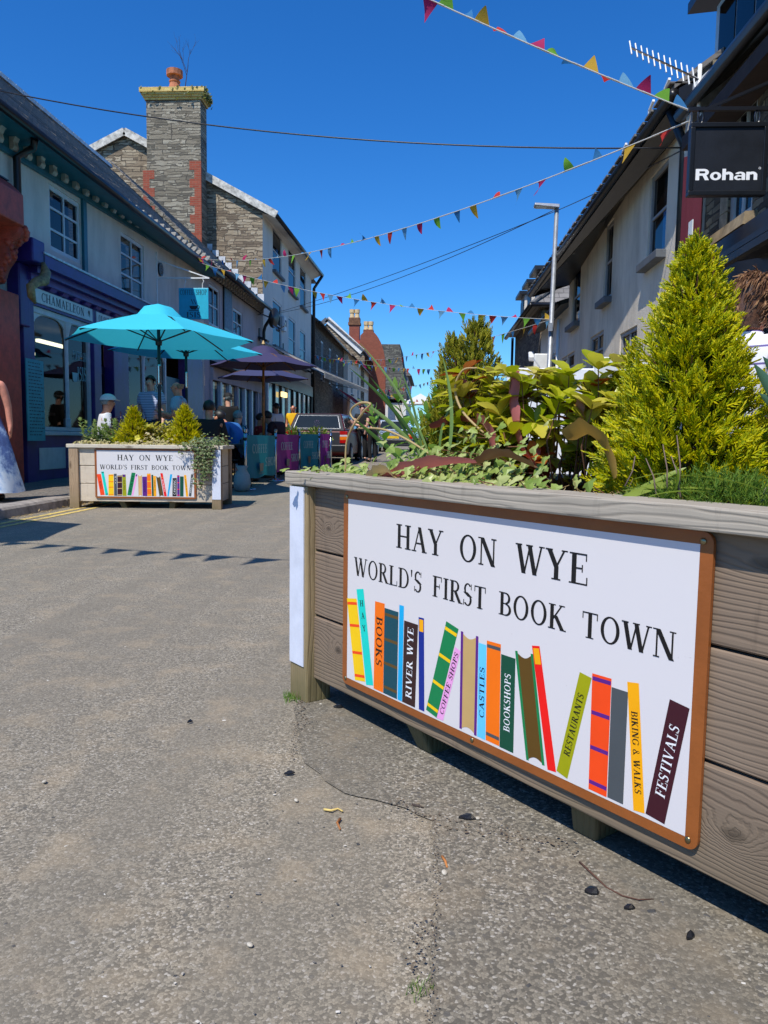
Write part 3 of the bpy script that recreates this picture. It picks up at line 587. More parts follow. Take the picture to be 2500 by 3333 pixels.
def shopwin(y0, y1, z0, z1, mull):
    f = MB(); f.box(XL, XS-.01, y0, y1, z1-.09, z1); f.box(XL, XS-.01, y0, y1, z0, z0+.06); f.box(XL, XS-.01, y0, y0+.08, z0+.06, z1-.09); f.box(XL, XS-.01, y1-.08, y1, z0+.06, z1-.09)
    for m_ in mull:
        f.tube([(XS-.05, m_, z0+.06), (XS-.05, m_, z0+.2), (XS-.05, m_, z0+.22), (XS-.05, m_, z1-.5), (XS-.05, m_, z1-.35), (XS-.05, m_, z1-.09)], [.06, .06, .042, .042, .05, .11], 10)
    # arched heads between the posts
    segs = [y0+.08]+list(mull)+[y1-.08]
    for a, b in zip(segs, segs[1:]):
        n = 12; pts = [(XS-.06, b, z1-.09), (XS-.06, a, z1-.09)]
        for i in range(n+1):
            u = i/n; e = abs(2*u-1); pts.append((XS-.06, a+(b-a)*u, z1-.10-.22*e**4))
        f.prism(pts, (.03, 0, 0))
    f = f.build('window_frame', M_SHOPW, S)
    g = MB(); g.quad((XS-.055, y0+.05, z0+.03), (XS-.055, y1-.05, z0+.03), (XS-.055, y1-.05, z1-.05), (XS-.055, y0+.05, z1-.05)); g.build('pane', M_GLASS, f); return f
ym = px(149, 800, XS)[0]
f1 = shopwin(wa, wb, zs0, zs1, [ym]); f2 = shopwin(yp2, yW2, zs0+.05, zs1, [px(313, 800, XS)[0]])
M_LETTER = paint('pale_blue_letters', (120, 186, 190), .5); 
fr_ = (V((XS-.05, 0, 0)), V((0, 1, 0)), V((0, 0, 1)), V((1, 0, 0)))
def ptxt(s, ax, ay, bx, by, h, mat, nm, root, X, dz=.001):
    a, b = onx(ax, ay, X), onx(bx, by, X); m = MB(); fr = (V((X, 0, 0)), V((0, 1, 0)), V((0, 0, 1)), V((1, 0, 0)))
    put_text(m, s, fr, a.y, a.z, b.y, b.z, dz, .0002, h=h); return m.build(nm, mat, root)
ptxt('COFFEE SHOP', 158, 776, 191, 783, .15, M_LETTER, 'lettering', f1, XS-.052)
ptxt('ISIS', 168, 822, 187, 824, .24, M_LETTER, 'lettering', f1, XS-.052)
m = MB(); a = onx(162, 815, XS-.05); m.lathe([(.05, 0), (.09, .03), (.11, .16), (.115, .16)], (XS-.045, a.y, a.z-.08), 14)
for v_ in range(len(m.v)): m.v[v_] = (XS-.046+(m.v[v_][0]-XS+.045)*.03, m.v[v_][1], m.v[v_][2])
m.build('cup_sign', M_LETTER, f1)
ptxt('ISIS', 334, 844, 352, 845, .24, M_LETTER, 'lettering', f2, XS-.052)
# fascia, boards, cornice
zf0, zf1 = 2.60, 2.98
fz = lambda y: (y-12)*.012
band(SHOP[0], SHOP[1], lambda y: 2.885, XL, XS+.03, 0, .33, M_PURPLE, 'fascia', S)
band(SHOP[0]+.1, SHOP[1], lambda y: 3.217, XL, XS+.14, 0, .10, M_LILAC, 'cornice', S); band(SHOP[0]+.1, SHOP[1], lambda y: 3.319, XL, XS+.24, 0, .09, M_PURPLE, 'cornice', S)
band(SHOP[0]+.1, SHOP[1], lambda y: 3.411, XL, XS+.34, 0, .18, M_PURPLE, 'cornice', S); band(SHOP[0]+.1, SHOP[1], lambda y: 3.593, XL+.14, XS+.36, 0, .03, M_LEAD, 'cornice_lead', S)
for i in range(20):
    yy = SHOP[0]+.35+i*.42
    mb_ = MB(); mb_.prism([(XS+.03, yy, 3.215), (XS+.03, yy, 3.16), (XS+.09, yy, 3.17), (XS+.12, yy, 3.215)], (0, .2, 0)); mb_.build('dentil', M_LILAC, S)
M_BOARD = paint('sign_board_white', (214, 222, 220), .5, .05); M_INK = paint('sign_ink', (28, 36, 44), .5, .03)
def board(ax, ay, bx, by, zlo, zhi, txt, nm, hk=.55, span=(.06, .86), lizard=False):
    ya, yb = onx(ax, ay, XS+.05).y, onx(bx, by, XS+.05).y
    z0, z1 = zlo, zhi
    m = MB(); m.box(XS+.03, XS+.05, ya, yb, z0, z1); o = m.build(nm, M_BOARD, S, bevel=.003)
    t_ = MB(); fr = (V((XS+.05, 0, 0)), V((0, 1, 0)), V((0, 0, 1)), V((1, 0, 0)))
    zb_ = z0+(z1-z0)*(1-hk)/2; put_text(t_, txt, fr, ya+(yb-ya)*span[0], zb_, ya+(yb-ya)*span[1], zb_, .002, .0003, h=(z1-z0)*hk); t_.build('lettering', M_INK, o)
    if lizard:                                    # a little chameleon: body, curled tail, legs
        c = V((0, ya+(yb-ya)*.93, (z0+z1)/2)); L_ = MB(); k = (z1-z0)*.9
        body = [(-.28, .12), (-.2, .24), (-.05, .34), (.12, .32), (.24, .2), (.26, .0), (.18, -.12), (.05, -.04), (-.1, .0), (-.2, .04)]
        poly_on(L_, fr, [(c.y+a*k*.8, c.z+b*k) for a, b in body], .002)
        for i in range(14):
            t0, t1 = i/14*5.2, (i+1)/14*5.2; r0_, r1_ = .16*(1-i/17), .16*(1-(i+1)/17)
            P_ = lambda t, r: (c.y+(.12+r*math.cos(t))*k*.8, c.z+(-.22+r*math.sin(t))*k)
            poly_on(L_, fr, [P_(t0, r0_-.05), P_(t0, r0_), P_(t1, r1_), P_(t1, r1_-.05)][::-1], .0025)
        for a in (-.14, .1): poly_on(L_, fr, [(c.y+(a-.03)*k*.8, c.z+.05*k), (c.y+(a-.1)*k*.8, c.z-.2*k), (c.y+(a-.02)*k*.8, c.z-.2*k), (c.y+(a+.04)*k*.8, c.z+.05*k)], .003)
        L_.build('lizard_emblem', M_INK, o)
board(70, 640, 200, 680, 2.93, 3.15, 'CHAMAELEON', 'name_board', .62, (.13, .84), True)
board(209, 690, 268, 715, 2.93, 3.14, '01497 820277', 'name_board', .55, (.06, .94))
# corner console with gilded lizard-like scroll carving, at the left end
yc = SHOP[0]-.05
m = MB(); m.box(XL, XS+.34, yc-.16, yc+.20, 3.42, 3.76); m.box(XL, XS+.10, yc-.12, yc+.17, 2.5, 3.417); m.build('console_block', M_PURPLE, S, bevel=.02)
m = MB(); p0 = onx(90, 596, XS+.36); cy, cz = p0.y-.15, p0.z+.0
path = [V((XS+.36, cy+.20, cz+.20)), V((XS+.42, cy+.16, cz+.05)), V((XS+.44, cy+.06, cz-.08)), V((XS+.42, cy-.12, cz-.14)), V((XS+.40, cy-.26, cz-.24)), V((XS+.40, cy-.24, cz-.36)), V((XS+.38, cy-.10, cz-.44))]
m.tube(path, [.03, .075, .085, .07, .065, .06, .02], 10); m.build('gilded_carving', paint('gilt_wood', (150, 122, 76), .5, .3, 14), S, smooth=True)
# door and third bay (turquoise door beyond)
m = MB(); m.box(XL-.06, XL-.02, yD0+.02, yD1-.02, .13, 2.2); d_ = m.build('door', paint('door_dark', (22, 20, 40), .4), S)
m = MB(); m.box(XL-.019, XL-.014, yD0+.1, yD1-.1, .8, 2.05); m.build('pane', M_SKYGLASS, d_)
m = MB(); m.box(XS-.12, XS-.10, yW2+.05, yEnd-.15, .13, 2.3); m.build('door', M_TEAL, S)
m = MB(); m.box(XS, XS+.02, px(196, 0)[0]+.05, px(212, 0)[0]-.02, 1.0, 1.07); m.build('letter_plate', M_SHOPW, S)
# interior: back wall, ceiling with lit tubes, counter
m = MB(); m.box(XL-4.0, XL-.16, SHOP[0]+.05, SHOP[1]-.05, .10, .115); m.quad((XL-4, SHOP[0], .1), (XL-4, SHOP[1], .1), (XL-4, SHOP[1], 2.95), (XL-4, SHOP[0], 2.95)); m.quad((XL-4, SHOP[0], 2.95), (XL-4, SHOP[1], 2.95), (XL-.16, SHOP[1], 2.95), (XL-.16, SHOP[0], 2.95))
m.quad((XL-4, SHOP[1], .1), (XL-.16, SHOP[1], .1), (XL-.16, SHOP[1], 2.95), (XL-4, SHOP[1], 2.95)); m.quad((XL-4, SHOP[0], .1), (XL-4, SHOP[0], 2.95), (XL-.16, SHOP[0], 2.95), (XL-.16, SHOP[0], .1))
m.build('shop_interior', paint('interior_wall', (70, 64, 58), .8), S)
m = MB(); m.box(XL-2.2, XL-1.6, wa+1.0, wb+1.6, .12, 1.05); m.build('counter', paint('counter_wood', (66, 50, 40), .6), S, bevel=.02)
m = MB()
for k in range(7): m.box(XL-3.9, XL-3.75, wa+.4+.5*k, wa+.8+.5*k, 1.3+.35*(k % 2), 1.62+.35*(k % 2))
m.build('shelf_goods', paint('shelf_goods', (120, 104, 80), .7, .4, 3), S)
m = MB()
for k, (y_, x_) in enumerate(((13.6, -7.6), (15.2, -7.6), (14.3, -9.2), (16.6, -9.0))): m.box(x_-.04, x_+.04, y_-.55, y_+.55, 2.66, 2.72)
m.build('tube_light', emit('tube_glow', (255, 238, 200), 5), S)
fix(S)
# menu banner hanging in front of the shop's left pilaster
M_MENU = paint('menu_banner', (62, 156, 168), .6, .08)
p0, p1 = onx(55, 773, XS+.17), onx(86, 952, XS+.17)
mb = MB(); mb.box(XS+.16, XS+.175, p0.y, p0.y+.52, p1.z, p0.z); mn = mb.build('menu_banner', M_MENU)
tag(mn, 'tall turquoise menu board fixed at the left edge of the purple shopfront', 'menu board')
mm = MB(); fr_ = (V((XS+.175, p0.y, p1.z)), V((0, 1, 0)), V((0, 0, 1)), V((1, 0, 0))); hh = p0.z-p1.z; rr = random.Random(4)
for k in range(22):
    z = hh*(.95-k*.042); x = .06
    while x < .42:
        l = rr.uniform(.03, .09); poly_on(mm, fr_, [(x, z), (x+l, z), (x+l, z+.016), (x, z+.016)], .001); x += l+.02
mm.build('menu_lines', paint('menu_ink', (20, 70, 84), .6), mn)
# terracotta neighbour at the left edge of the picture
T = thing('shopfront', 'terracotta painted shopfront pillar with carved console at the far left edge', 'shopfront', (XL, 11, .115))
ty = onx(45, 700, -6.0).y
m = MB(); m.box(XL, -6.0, ty-1.2, ty-.02, .115, 2.9); m.build('pilaster', M_TERRA, T, bevel=.02)
t0 = onx(48, 405, -5.75); t1 = onx(48, 490, -5.75)
m = MB(); m.prism([(XL, t0.y-1.3, t0.z+.05), (-5.9, t0.y-1.3, t0.z+.05), (-5.72, t0.y-1.3, t0.z-.12), (-5.72, t0.y-1.3, t1.z), (XL, t0.y-1.3, t1.z)], (0, 1.28, 0)); m.build('console_head', M_TERRA, T, bevel=.02)
m = MB(); m.box(XL, -5.88, t0.y-1.3, t0.y-.1, t0.z+.052, t0.z+.07); m.build('lead_cap', M_DARKMETAL, T)
m = MB(); rr = random.Random(5); z = t1.z
for k in range(40):
    f_ = k/39; zz = t1.z+.02-f_*.72; xx = -5.80-.36*f_**.8+.05*(1-f_)*math.sin(f_*14); m.hexa([(XL, ty-.42+.1*f_, zz-.03), (xx, ty-.40+.12*f_, zz-.03), (xx, ty-.04-.06*f_, zz-.03), (XL, ty-.02, zz-.03), (XL, ty-.42+.1*f_, zz-.012), (xx+.006, ty-.40+.12*f_, zz-.012), (xx+.006, ty-.04-.06*f_, zz-.012), (XL, ty-.02, zz-.012)])
    if k % 2 == 0: m.ball((xx, ty-.22+rr.uniform(-.16, .16)*(1-f_*.6), zz), (.045, .05, .05), 8, 5)
m.build('carved_console', M_TERRA, T, smooth=True)
m = MB(); m.box(XL, -6.02, ty-2.6, ty-1.2, .115, 2.6); m.build('shop_window', M_SKYGLASS, T)
m = MB(); m.box(XL+.003, -6.22, ty-.0, ty+.34, .115, 2.9); m.build('return_wall', M_WALLA, T)
fix(T)
# ---- second house, lilac, with S-shaped brackets
B = thing('terraced_house', 'pale lilac two storey house with dark S-bracket eaves and blue soffit left of the street', 'house', (XL, 25, 0))
YB0, YB1 = 21.32, 28.72
c0, c1 = px(445, 594), px(583, 694); cz_ = lerpz(c0, c1)
wl = [(474, 568, 516, 650), (500, 585, 522, 662)]
ws = []
for (xa, za, xb, zb__) in ((452, 632, 470, 702), (500, 667, 521, 720)):
    a, b = px(xa, za), px(xb, zb__); ws.append((a[0], b[0], b[1]-.15, a[1]))
ws = [(px(446, 0)[0], px(470, 0)[0], px(450, 700)[1], px(446, 607)[1]), (px(500, 0)[0], px(521, 0)[0], px(505, 722)[1], px(500, 661)[1])]
mb = MB(); wallgrid(mb, YB0, YB1, lambda y: 0, lambda y: cz_(y)+.3, XL, ws+[(YB0+.5, YB1-.4, .2, 2.5)], .14); mb.build('wall', M_WALLB, B)
for W_ in ws: window(B, XL, *W_, 1, 2, 2, M_SASH, None, M_SASH, .08, .3)
XEB = -5.85
f0, f1 = onx(454, 564, XEB), onx(589, 674, XEB); fz_ = lerpz((f0.y, f0.z), (f1.y, f1.z))
m = MB(); m.quad((XL+.05, YB0, cz_(YB0)+.38), (XL+.05, YB1, cz_(YB1)+.38), (XEB, YB1, fz_(YB1)-.03), (XEB, YB0, fz_(YB0)-.03)); m.build('soffit', M_BLUEB, B)
m = MB(); m.quad((XL+.03, YB0, cz_(YB0)), (XL+.03, YB1, cz_(YB1)), (XL+.03, YB1, cz_(YB1)+.4), (XL+.03, YB0, cz_(YB0)+.4)); m.build('frieze', paint('frieze_dark', (52, 48, 46), .7), B)
y = YB0+.1; b_ = None
while y < YB1-.1:
    if b_ is None: b_ = bracket(y, cz_(y)+.03, 1.0, None, B, .11)
    else:
        b2 = b_.copy(); C.objects.link(b2); b2.parent = B; b2.location = (XL+.04, y, cz_(y)+.03)
    y += .30
g0, g1 = onx(470, 564, -8.6), onx(568, 653, -8.6)
XRB = -8.9; h0, h1 = onx(415, 505, XRB), onx(566, 640, XRB); hz_ = lerpz((h0.y, h0.z), (h1.y, h1.z))
m = MB(); roof_rows(m, XEB, XRB, YB0, YB1, fz_, hz_, 20); m.build('roof', M_SLATE, B)
gutter(B, (XEB+.05, YB0, fz_(YB0)-.02), (XEB+.05, YB1+.5, fz_(YB1)-.0), .065)
# stepped lead flashing where the roof meets the stone gable
m = MB(); n = 11
for k in range(n):
    u = k/n; x_ = XEB-.4+(XRB-XEB+.4)*u; zr = fz_(YB1)+(hz_(YB1)-fz_(YB1))*(x_-XEB)/(XRB-XEB); m.box(x_-.3, x_, YB1+.045, YB1+.06, zr+.02, zr+.34)
m.build('lead_flashing', M_LEAD, B)
a = onx(549, 700, -6.2); downpipe(B, [V((-5.85, YB1-.2, fz_(YB1)-.05)), V((-6.15, YB1-.2, fz_(YB1)-.5)), V((-6.2, YB1-.2, fz_(YB1)-.7)), V((-6.2, YB1-.2, .2))], .06)
# framed notice on the wall, shopfront with pale frames, small pent roof
m = MB(); a, b = px(481, 640), px(498, 650); m.box(XL, XL+.05, a[0], b[0], px(483, 712)[1], px(481, 612)[1]); q = m.build('framed_notice', M_BLACK, B)
m = MB(); m.box(XL+.05, XL+.055, a[0]+.06, b[0]-.06, px(483, 706)[1], px(481, 620)[1]); m.build('notice_face', paint('notice_blue', (96, 122, 140), .6, .2, 12), q)
ysb = YB0+.5; nb = 6
for k in range(nb+1):
    y_ = ysb+(YB1-.9-ysb)*k/nb; m = MB(); m.box(XL-.06, XL+.06, y_-.09, y_+.09, .12, 2.5); m.build('shop_post', M_SHOPW if k % 3 else M_WALLB, B)
m = MB(); m.box(XL-.06, XL+.10, ysb, YB1-.4, 2.5, 2.85); m.build('shop_fascia', M_WALLB, B); m = MB(); m.hexa([(XL, ysb, 2.9), (XL+.5, ysb, 2.86), (XL+.5, YB1-.4, 2.86), (XL, YB1-.4, 2.9), (XL, ysb, 3.06), (XL+.5, ysb, 2.9), (XL+.5, YB1-.4, 2.9), (XL, YB1-.4, 3.06)]); m.build('pent_roof', M_DARKMETAL, B)
m = MB(); m.quad((XL-.03, ysb, .5), (XL-.03, YB1-.9, .5), (XL-.03, YB1-.9, 2.5), (XL-.03, ysb, 2.5)); m.build('shop_glass', M_GLASS, B); m = MB(); m.box(XL-1.6, XL-1.5, ysb, YB1-.5, .1, 2.6); m.build('shop_interior', M_DARKIN, B); m = MB(); m.box(XL-.05, XL+.04, ysb, YB1-.9, .12, .5); m.build('stall_riser', M_WALLB, B)
fix(B)
# ---- hanging coffee shop sign
M_CYAN = paint('turquoise_sign', (40, 178, 206), .45, .05)
hp = ony(418, 656, 17.6); s0, s1 = ony(386, 622, 17.6), ony(451, 690, 17.6)
HS = thing('hanging_sign', 'turquoise hanging sign with a coffee cup, hung from a white wall bracket', 'hanging sign', (s0.x, 17.6, s1.z))
m = MB(); W_, H_ = s1.x-s0.x, s0.z-s1.z; m.box(0, W_, -.015, .015, 0, H_); m.build('sign_board', M_CYAN, HS, bevel=.012)
fr = (V((0, -.0155, 0)), V((1, 0, 0)), V((0, 0, 1)), V((0, -1, 0))); mm = MB()
for w_, a_, b_, c_, h_ in (('COFFEE', .05, .50, .78, .16), ('SHOP', .58, .95, .78, .16), ('ISIS', .26, .74, .06, .17)): put_text(mm, w_, fr, a_*W_, c_*H_, b_*W_, c_*H_, h=h_*H_); mm.build('lettering', M_INK, HS); mm = MB()
cup = [(.36, .43), (.64, .43), (.62, .36), (.57, .31), (.43, .31), (.38, .36)]; poly_on(mm, fr, [(a*W_, b*H_) for a, b in cup], .001); poly_on(mm, fr, [(.34*W_, .27*H_), (.66*W_, .27*H_), (.66*W_, .29*H_), (.34*W_, .29*H_)], .001)
for i in range(10):
    t0, t1 = R(-100+20*i), R(-80+20*i); P_ = lambda t, r: ((.635+r*math.cos(t))*W_, (.385+r*.85*math.sin(t))*H_); poly_on(mm, fr, [P_(t0, .055), P_(t0, .075), P_(t1, .075), P_(t1, .055)], .0012)
for cx in (.46, .54):
    for i in range(8):
        z0, z1 = .48+i*.02, .48+(i+1)*.02; x0, x1 = cx+.025*math.sin(z0*28), cx+.025*math.sin(z1*28); poly_on(mm, fr, [((x0-.012)*W_, z0*H_), ((x0+.012)*W_, z0*H_), ((x1+.012)*W_, z1*H_), ((x1-.012)*W_, z1*H_)], .001)
mm.build('cup_emblem', M_INK, HS)
m = MB(); m.bar((-(s0.x-XL)+.02, 0, H_+.22), (W_+.02, 0, H_+.22), .03); m.bar((-(s0.x-XL)+.02, 0, H_+.62), (W_*.98, 0, H_+.23), .025); m.bar((-(s0.x-XL)+.01, 0, H_-1.0), (-(s0.x-XL)+.01, 0, H_+.8), .03)
for k in (.2, .8): m.tube([(W_*k, 0, H_+.21), (W_*k+.03, 0, H_+.15), (W_*k, 0, H_+.09), (W_*k, 0, H_-.005)], .01, 6)
m.build('bracket', M_WHITE, HS)
# ---- tall white house with rubble gable and great chimney
CH = thing('tall_house', 'tall white three storey house with a rubble stone gable towards the viewer', 'house', (XL, 34, 0))
YC = 28.8; YC1 = 40.4
ap, ev, lf = ony(272, 288, YC), ony(583, 463, YC), ony(200, 326, YC)
m = MB(); sl = (ap.z-ev.z)/(ap.x-ev.x); zR = ap.z+sl*(XL-ap.x); lz = lf.z-(lf.z-ap.z)/(lf.x-ap.x)*(lf.x+17.)*-1*-1
xl = lf.x-3.0; zl = lf.z-3.0*(ap.z-lf.z)/(ap.x-lf.x)
m.add([(XL-.003, YC, 0), (XL-.003, YC, zR-.1), (ap.x, YC, ap.z-.1), (xl, YC, zl-.1), (xl, YC, 0)], [(4, 3, 2, 1, 0)]); m.build('gable_wall', M_STONE, CH)
eave_z = lerpz(px(572, 470), px(668, 600))
cols = []
for (xa, xb, t_, b_) in ((583, 608, (583, 470), (590, 588)), (621, 640, (627, 508), (628, 630)), (648, 668, (660, 540), (660, 655))):
    pass
wz = []
yw = [(px(589, 0)[0], px(609, 0)[0]), (px(624, 0)[0], px(640, 0)[0]), (px(650, 0)[0], px(663, 0)[0])]
top = [(px(590, 530)[1]-.02, 5.0), ]
wz = []
for (a, b), (zt_, zb2, mt, mb2) in zip(yw, ((532, 592, 668, 800), (572, 636, 720, 830), (608, 668, 742, 830))):
    xm = {0: 599, 1: 632, 2: 657}[yw.index((a, b))]
    wz.append((a, b, px(xm, zb2)[1], px(xm, zt_)[1]+.55)); wz.append((a, b, px(xm, zb2)[1]-2.9, px(xm, zb2)[1]-1.1))
mb = MB(); wallgrid(mb, YC, YC1, lambda y: 0, lambda y: eave_z(y)+.1, XL, wz, .16); mb.quad((XL, YC1, 0), (XL-6, YC1, 0), (XL-6, YC1, 9), (XL, YC1, 9)); mb.build('wall', M_WALLC, CH)
for W_ in wz: window(CH, XL, *W_, 1, 1, 2, M_SASH, None, M_SILLG, .07, .35, .14)
XEC = -5.8
i0, i1 = onx(592, 462, XEC), onx(690, 588, XEC); iz = lerpz((i0.y, i0.z), (i1.y, i1.z))
m = MB(); m.quad((XL, YC-.1, eave_z(YC)+.02), (XL, YC1, eave_z(YC1)+.02), (XEC, YC1+.2, iz(YC1)-.02), (XEC, YC-.1, iz(YC)-.02)); m.build('soffit', M_WALLC, CH)
gutter(CH, (XEC+.04, YC-.1, iz(YC)), (XEC+.04, YC1+.3, iz(YC1)), .08)
rise = ap.z-.0; m = MB(); zr2 = lambda y: iz(y)
for xa, za, xb, zb3, nm in ((XEC, 0, ap.x, 1, 'roof'),):
    top_ = lambda y: iz(y)+(ap.x-XEC)*sl
    m.hexa([(XEC, YC-.12, iz(YC)), (XEC, YC1+.2, iz(YC1)), (ap.x, YC1+.2, top_(YC1)), (ap.x, YC-.12, top_(YC)), (XEC, YC-.12, iz(YC)+.1), (XEC, YC1+.2, iz(YC1)+.1), (ap.x, YC1+.2, top_(YC1)+.1), (ap.x, YC-.12, top_(YC)+.1)])
    zt0 = top_(YC); zl2 = zt0-(ap.x-xl)*(ap.z-lf.z)/(ap.x-lf.x)
    m.hexa([(ap.x, YC-.12, zt0), (ap.x, YC1, zt0), (xl, YC1, zl2), (xl, YC-.12, zl2), (ap.x, YC-.12, zt0+.1), (ap.x, YC1, zt0+.1), (xl, YC1, zl2+.1), (xl, YC-.12, zl2+.1)])
rf = m.build('roof', M_SLATE, CH)
m = MB()
for (xa, za), (xb, zb3) in (((XEC+.05, ev.z-.05), (ap.x, zt0-.03)), ((ap.x, zt0-.03), (xl, zl2-.03))): m.bar((xa, YC-.15, za), (xb, YC-.15, zb3), .06, .26, (0, 0, 1))
m.build('bargeboard', paint('weathered_white_board', (200, 196, 186), .7, .3, 5), CH)
downpipe(CH, [V((XEC+.04, YC1+.2, iz(YC1)-.05)), V((XL+.12, YC1+.15, iz(YC1)-.7)), V((XL+.12, YC1+.15, .2))], .08)
# chimney stack, part of the gable
q0, q1 = ony(316, 240, YC-.75), ony(433, 240, YC-.75); zt_, zc_ = ony(316, 193, YC-.75).z, ony(316, 217, YC-.75).z; zsplit = ony(316, 348, YC-.75).z
k_ = MB(); k_.box(q0.x, q1.x, YC-.75, YC-.003, 4.5, zc_); st = k_.build('chimney_stack', [M_CHIM], CH)
k_ = MB()
for k in range(5): e = .05+.045*min(k, 3); zz = zc_+(zt_-zc_)*k/5; k_.box(q0.x-e, q1.x+e, YC-.75-e, YC-.0+e, zz+.003, zc_+(zt_-zc_)*(k+1)/5)
k_.build('chimney_cap', M_YBRICK, st)
zz = zsplit; rr = random.Random(2); k = 0
kl, kr = MB(), MB()
while zz > 5:
    h = .31; wl_, wr_ = (.42, .24) if k % 2 else (.24, .42)
    if k > 0: kl.box(q0.x-.16, q0.x+wl_-.16, YC-.757, YC-.70, zz-h, zz-.002)
    kr.box(q1.x-wr_, q1.x+.006, YC-.757, YC-.70, zz-h, zz-.002); zz -= h; k += 1
kl.build('quoin', M_QUOIN, st); kr.build('quoin', M_QUOIN, st)
cx = (q0.x+q1.x)/2-.05; ct = ony(369, 153, YC-.4).z
k_ = MB(); k_.lathe([(.26, zt_), (.22, zt_+.15), (.18, zt_+.3), (.17, ct-.42), (.20, ct-.40), (.20, ct-.36), (.17, ct-.34), (.18, ct-.2), (.29, ct-.19), (.29, ct), (.2, ct)], (cx, YC-.4, 0), 14); k_.build('chimney_pot', paint('chimney_pot_clay', (172, 106, 72), .8, .25, 5), st, smooth=False)
fix(CH)
# moss on the cap and a dead sprig beside the pot
rr = random.Random(8); m = MB()
for k in range(170):
    c_ = V((rr.uniform(q0.x-.15, q1.x+.15), rr.choice((YC-.95, YC-.9, YC-.6, YC-.2)), zt_+rr.uniform(-.42, .03)));
    if rr.random() < .45: c_.x = q1.x+.2; c_.y = rr.uniform(YC-.9, YC)
    n_ = V((rr.uniform(-1, 1), -1, rr.uniform(-.3, 1))).normalized(); a_ = n_.orthogonal().normalized(); b_ = n_.cross(a_); s = rr.uniform(.03, .09); m.quad(c_-a_*s, c_-b_*s*.5, c_+a_*s, c_+b_*s*.5)
tag(m.build('moss', leaf('chimney_moss', (60, 74, 20), (96, 104, 30), (120, 120, 44), .2)), 'green moss growing on the brick cap of the tall chimney', 'moss', kind='stuff')
def sprig(m, p, d, l, r, depth, rr):
    q = p+d*l; m.tube([p, p+d*l*.5+V((rr.uniform(-.03, .03), 0, rr.uniform(-.03, .03))), q], [r, r*.8, r*.55], 4)
    if depth:
        for k in range(rr.randint(2, 3)):
            dd = (d+V((rr.uniform(-.7, .7), rr.uniform(-.4, .4), rr.uniform(-.1, .5)))).normalized(); sprig(m, p+d*l*rr.uniform(.5, 1), dd, l*rr.uniform(.55, .8), r*.55, depth-1, rr)
m = MB(); rr = random.Random(12); sprig(m, V((cx+.35, YC-.4, zt_)), V((.15, 0, 1)), .95, .018, 3, rr); tag(m.build('dead_sapling', paint('dead_twig', (74, 58, 50), .9)), 'bare dead sapling growing beside the pot on top of the tall chimney', 'sapling')
# satellite dish and lamps on the white house
sd = onx(586, 686, XL+.5); D_ = thing('satellite_dish', 'small satellite dish with bent arm at the corner of the white house', 'satellite dish', sd)
m = MB(); n = 16; prof = [(.02+.34*i/6, .11*(i/6)**2) for i in range(7)]
m.lathe(prof, (0, 0, 0), n); o = m.build('reflector', M_DARKMETAL, D_, smooth=True); o.rotation_euler = (0, R(100), R(-20))
m = MB(); m.tube([(.0, 0, -.25), (.25, 0, -.42), (.5, -.05, -.30), (.52, -.05, -.18)], .02, 6); m.build('arm', M_STEEL, D_); m = MB(); m.tube([(-.5, 0, .1), (-.3, 0, .1), (-.05, 0, 0)], .03, 6); m.build('mount', M_STEEL, D_)
for (x_, y_) in ((550, 1069), ): pass
for k, (x_, y_) in enumerate(((566, 660+408-338), (617, 760), (665, 800), (616, 700))):
    p = onx(x_, y_, XL+.12); f_ = thing('floodlight', ('small black floodlight nearest the drainpipe on the white house', 'small black floodlight under the middle window column of the white house', 'small black floodlight at the far end of the white house', 'white alarm box between the windows of the white house')[k], 'floodlight' if k < 3 else 'alarm box', p)
    m = MB()
    if k < 3: m.box(-.1, .25, -.2, .2, -.06, .02); m.build('lamp_head', M_DARKMETAL, f_).rotation_euler = (0, R(25), 0); m = MB(); m.box(-.14, -.08, -.04, .04, -.1, .35); m.build('arm', M_DARKMETAL, f_)
    else: m.box(-.12, .02, -.22, .22, -.3, .3); m.build('case', M_WHITE, f_, bevel=.03); m = MB(); m.box(.02, .03, -.15, .15, -.1, .15); m.build('panel', M_SILLG, f_)
# ---- awnings
def awning(name, label, a0, a1, b0, b1, mat, group=None, val=.22):
    r = thing(name, label, 'awning', a0); m = MB(); o = V(a0); n = 10
    th = V((0, 0, -.03)); p = [V(a0)-o, V(a1)-o, V(b1)-o, V(b0)-o]
    m.hexa([q+th for q in p]+p); m.build('canopy', mat, r)
    v = MB(); v.hexa([p[3]+V((0, 0, -val)), p[2]+V((0, 0, -val)), p[2]+V((-.015, 0, -val)), p[3]+V((-.015, 0, -val)), p[3]+V((.012, 0, .01)), p[2]+V((.012, 0, .01)), p[2]+V((-.015, 0, .0)), p[3]+V((-.015, 0, 0))]); v.build('valance', mat, r)
    e = MB(); e.bar(p[0]+V((.02, .1, -.35)), p[3]+V((-.03, .1, -.06)), .035); e.bar(p[1]+V((.02, -.1, -.35)), p[2]+V((-.03, -.1, -.06)), .035); e.build('folding_arm', M_DARKMETAL, r); return r
z0 = gz(30)
aw0, aw1 = onx(590, 737, XL+.02), onx(800-20, 838, XL+.02); bw0, bw1 = onx(640, 772, -4.9), onx(775, 843, -4.9)
awning('awning', 'long cream shop awning running along the front of the white house and beyond', V((XL+.02, 29.0, 4.45)), V((XL+.02, 49.0, 4.6)), V((-4.0, 29.0, 3.35)), V((-4.0, 49.0, 3.95)), M_CREAM)
awning('awning', 'red sloping shop awning beyond the cream one', V((-5.9, 49.5, 4.0)), V((-5.9, 57.5, 4.0)), V((-4.3, 49.5, 2.75)), V((-4.3, 57.5, 2.8)), M_REDCL)
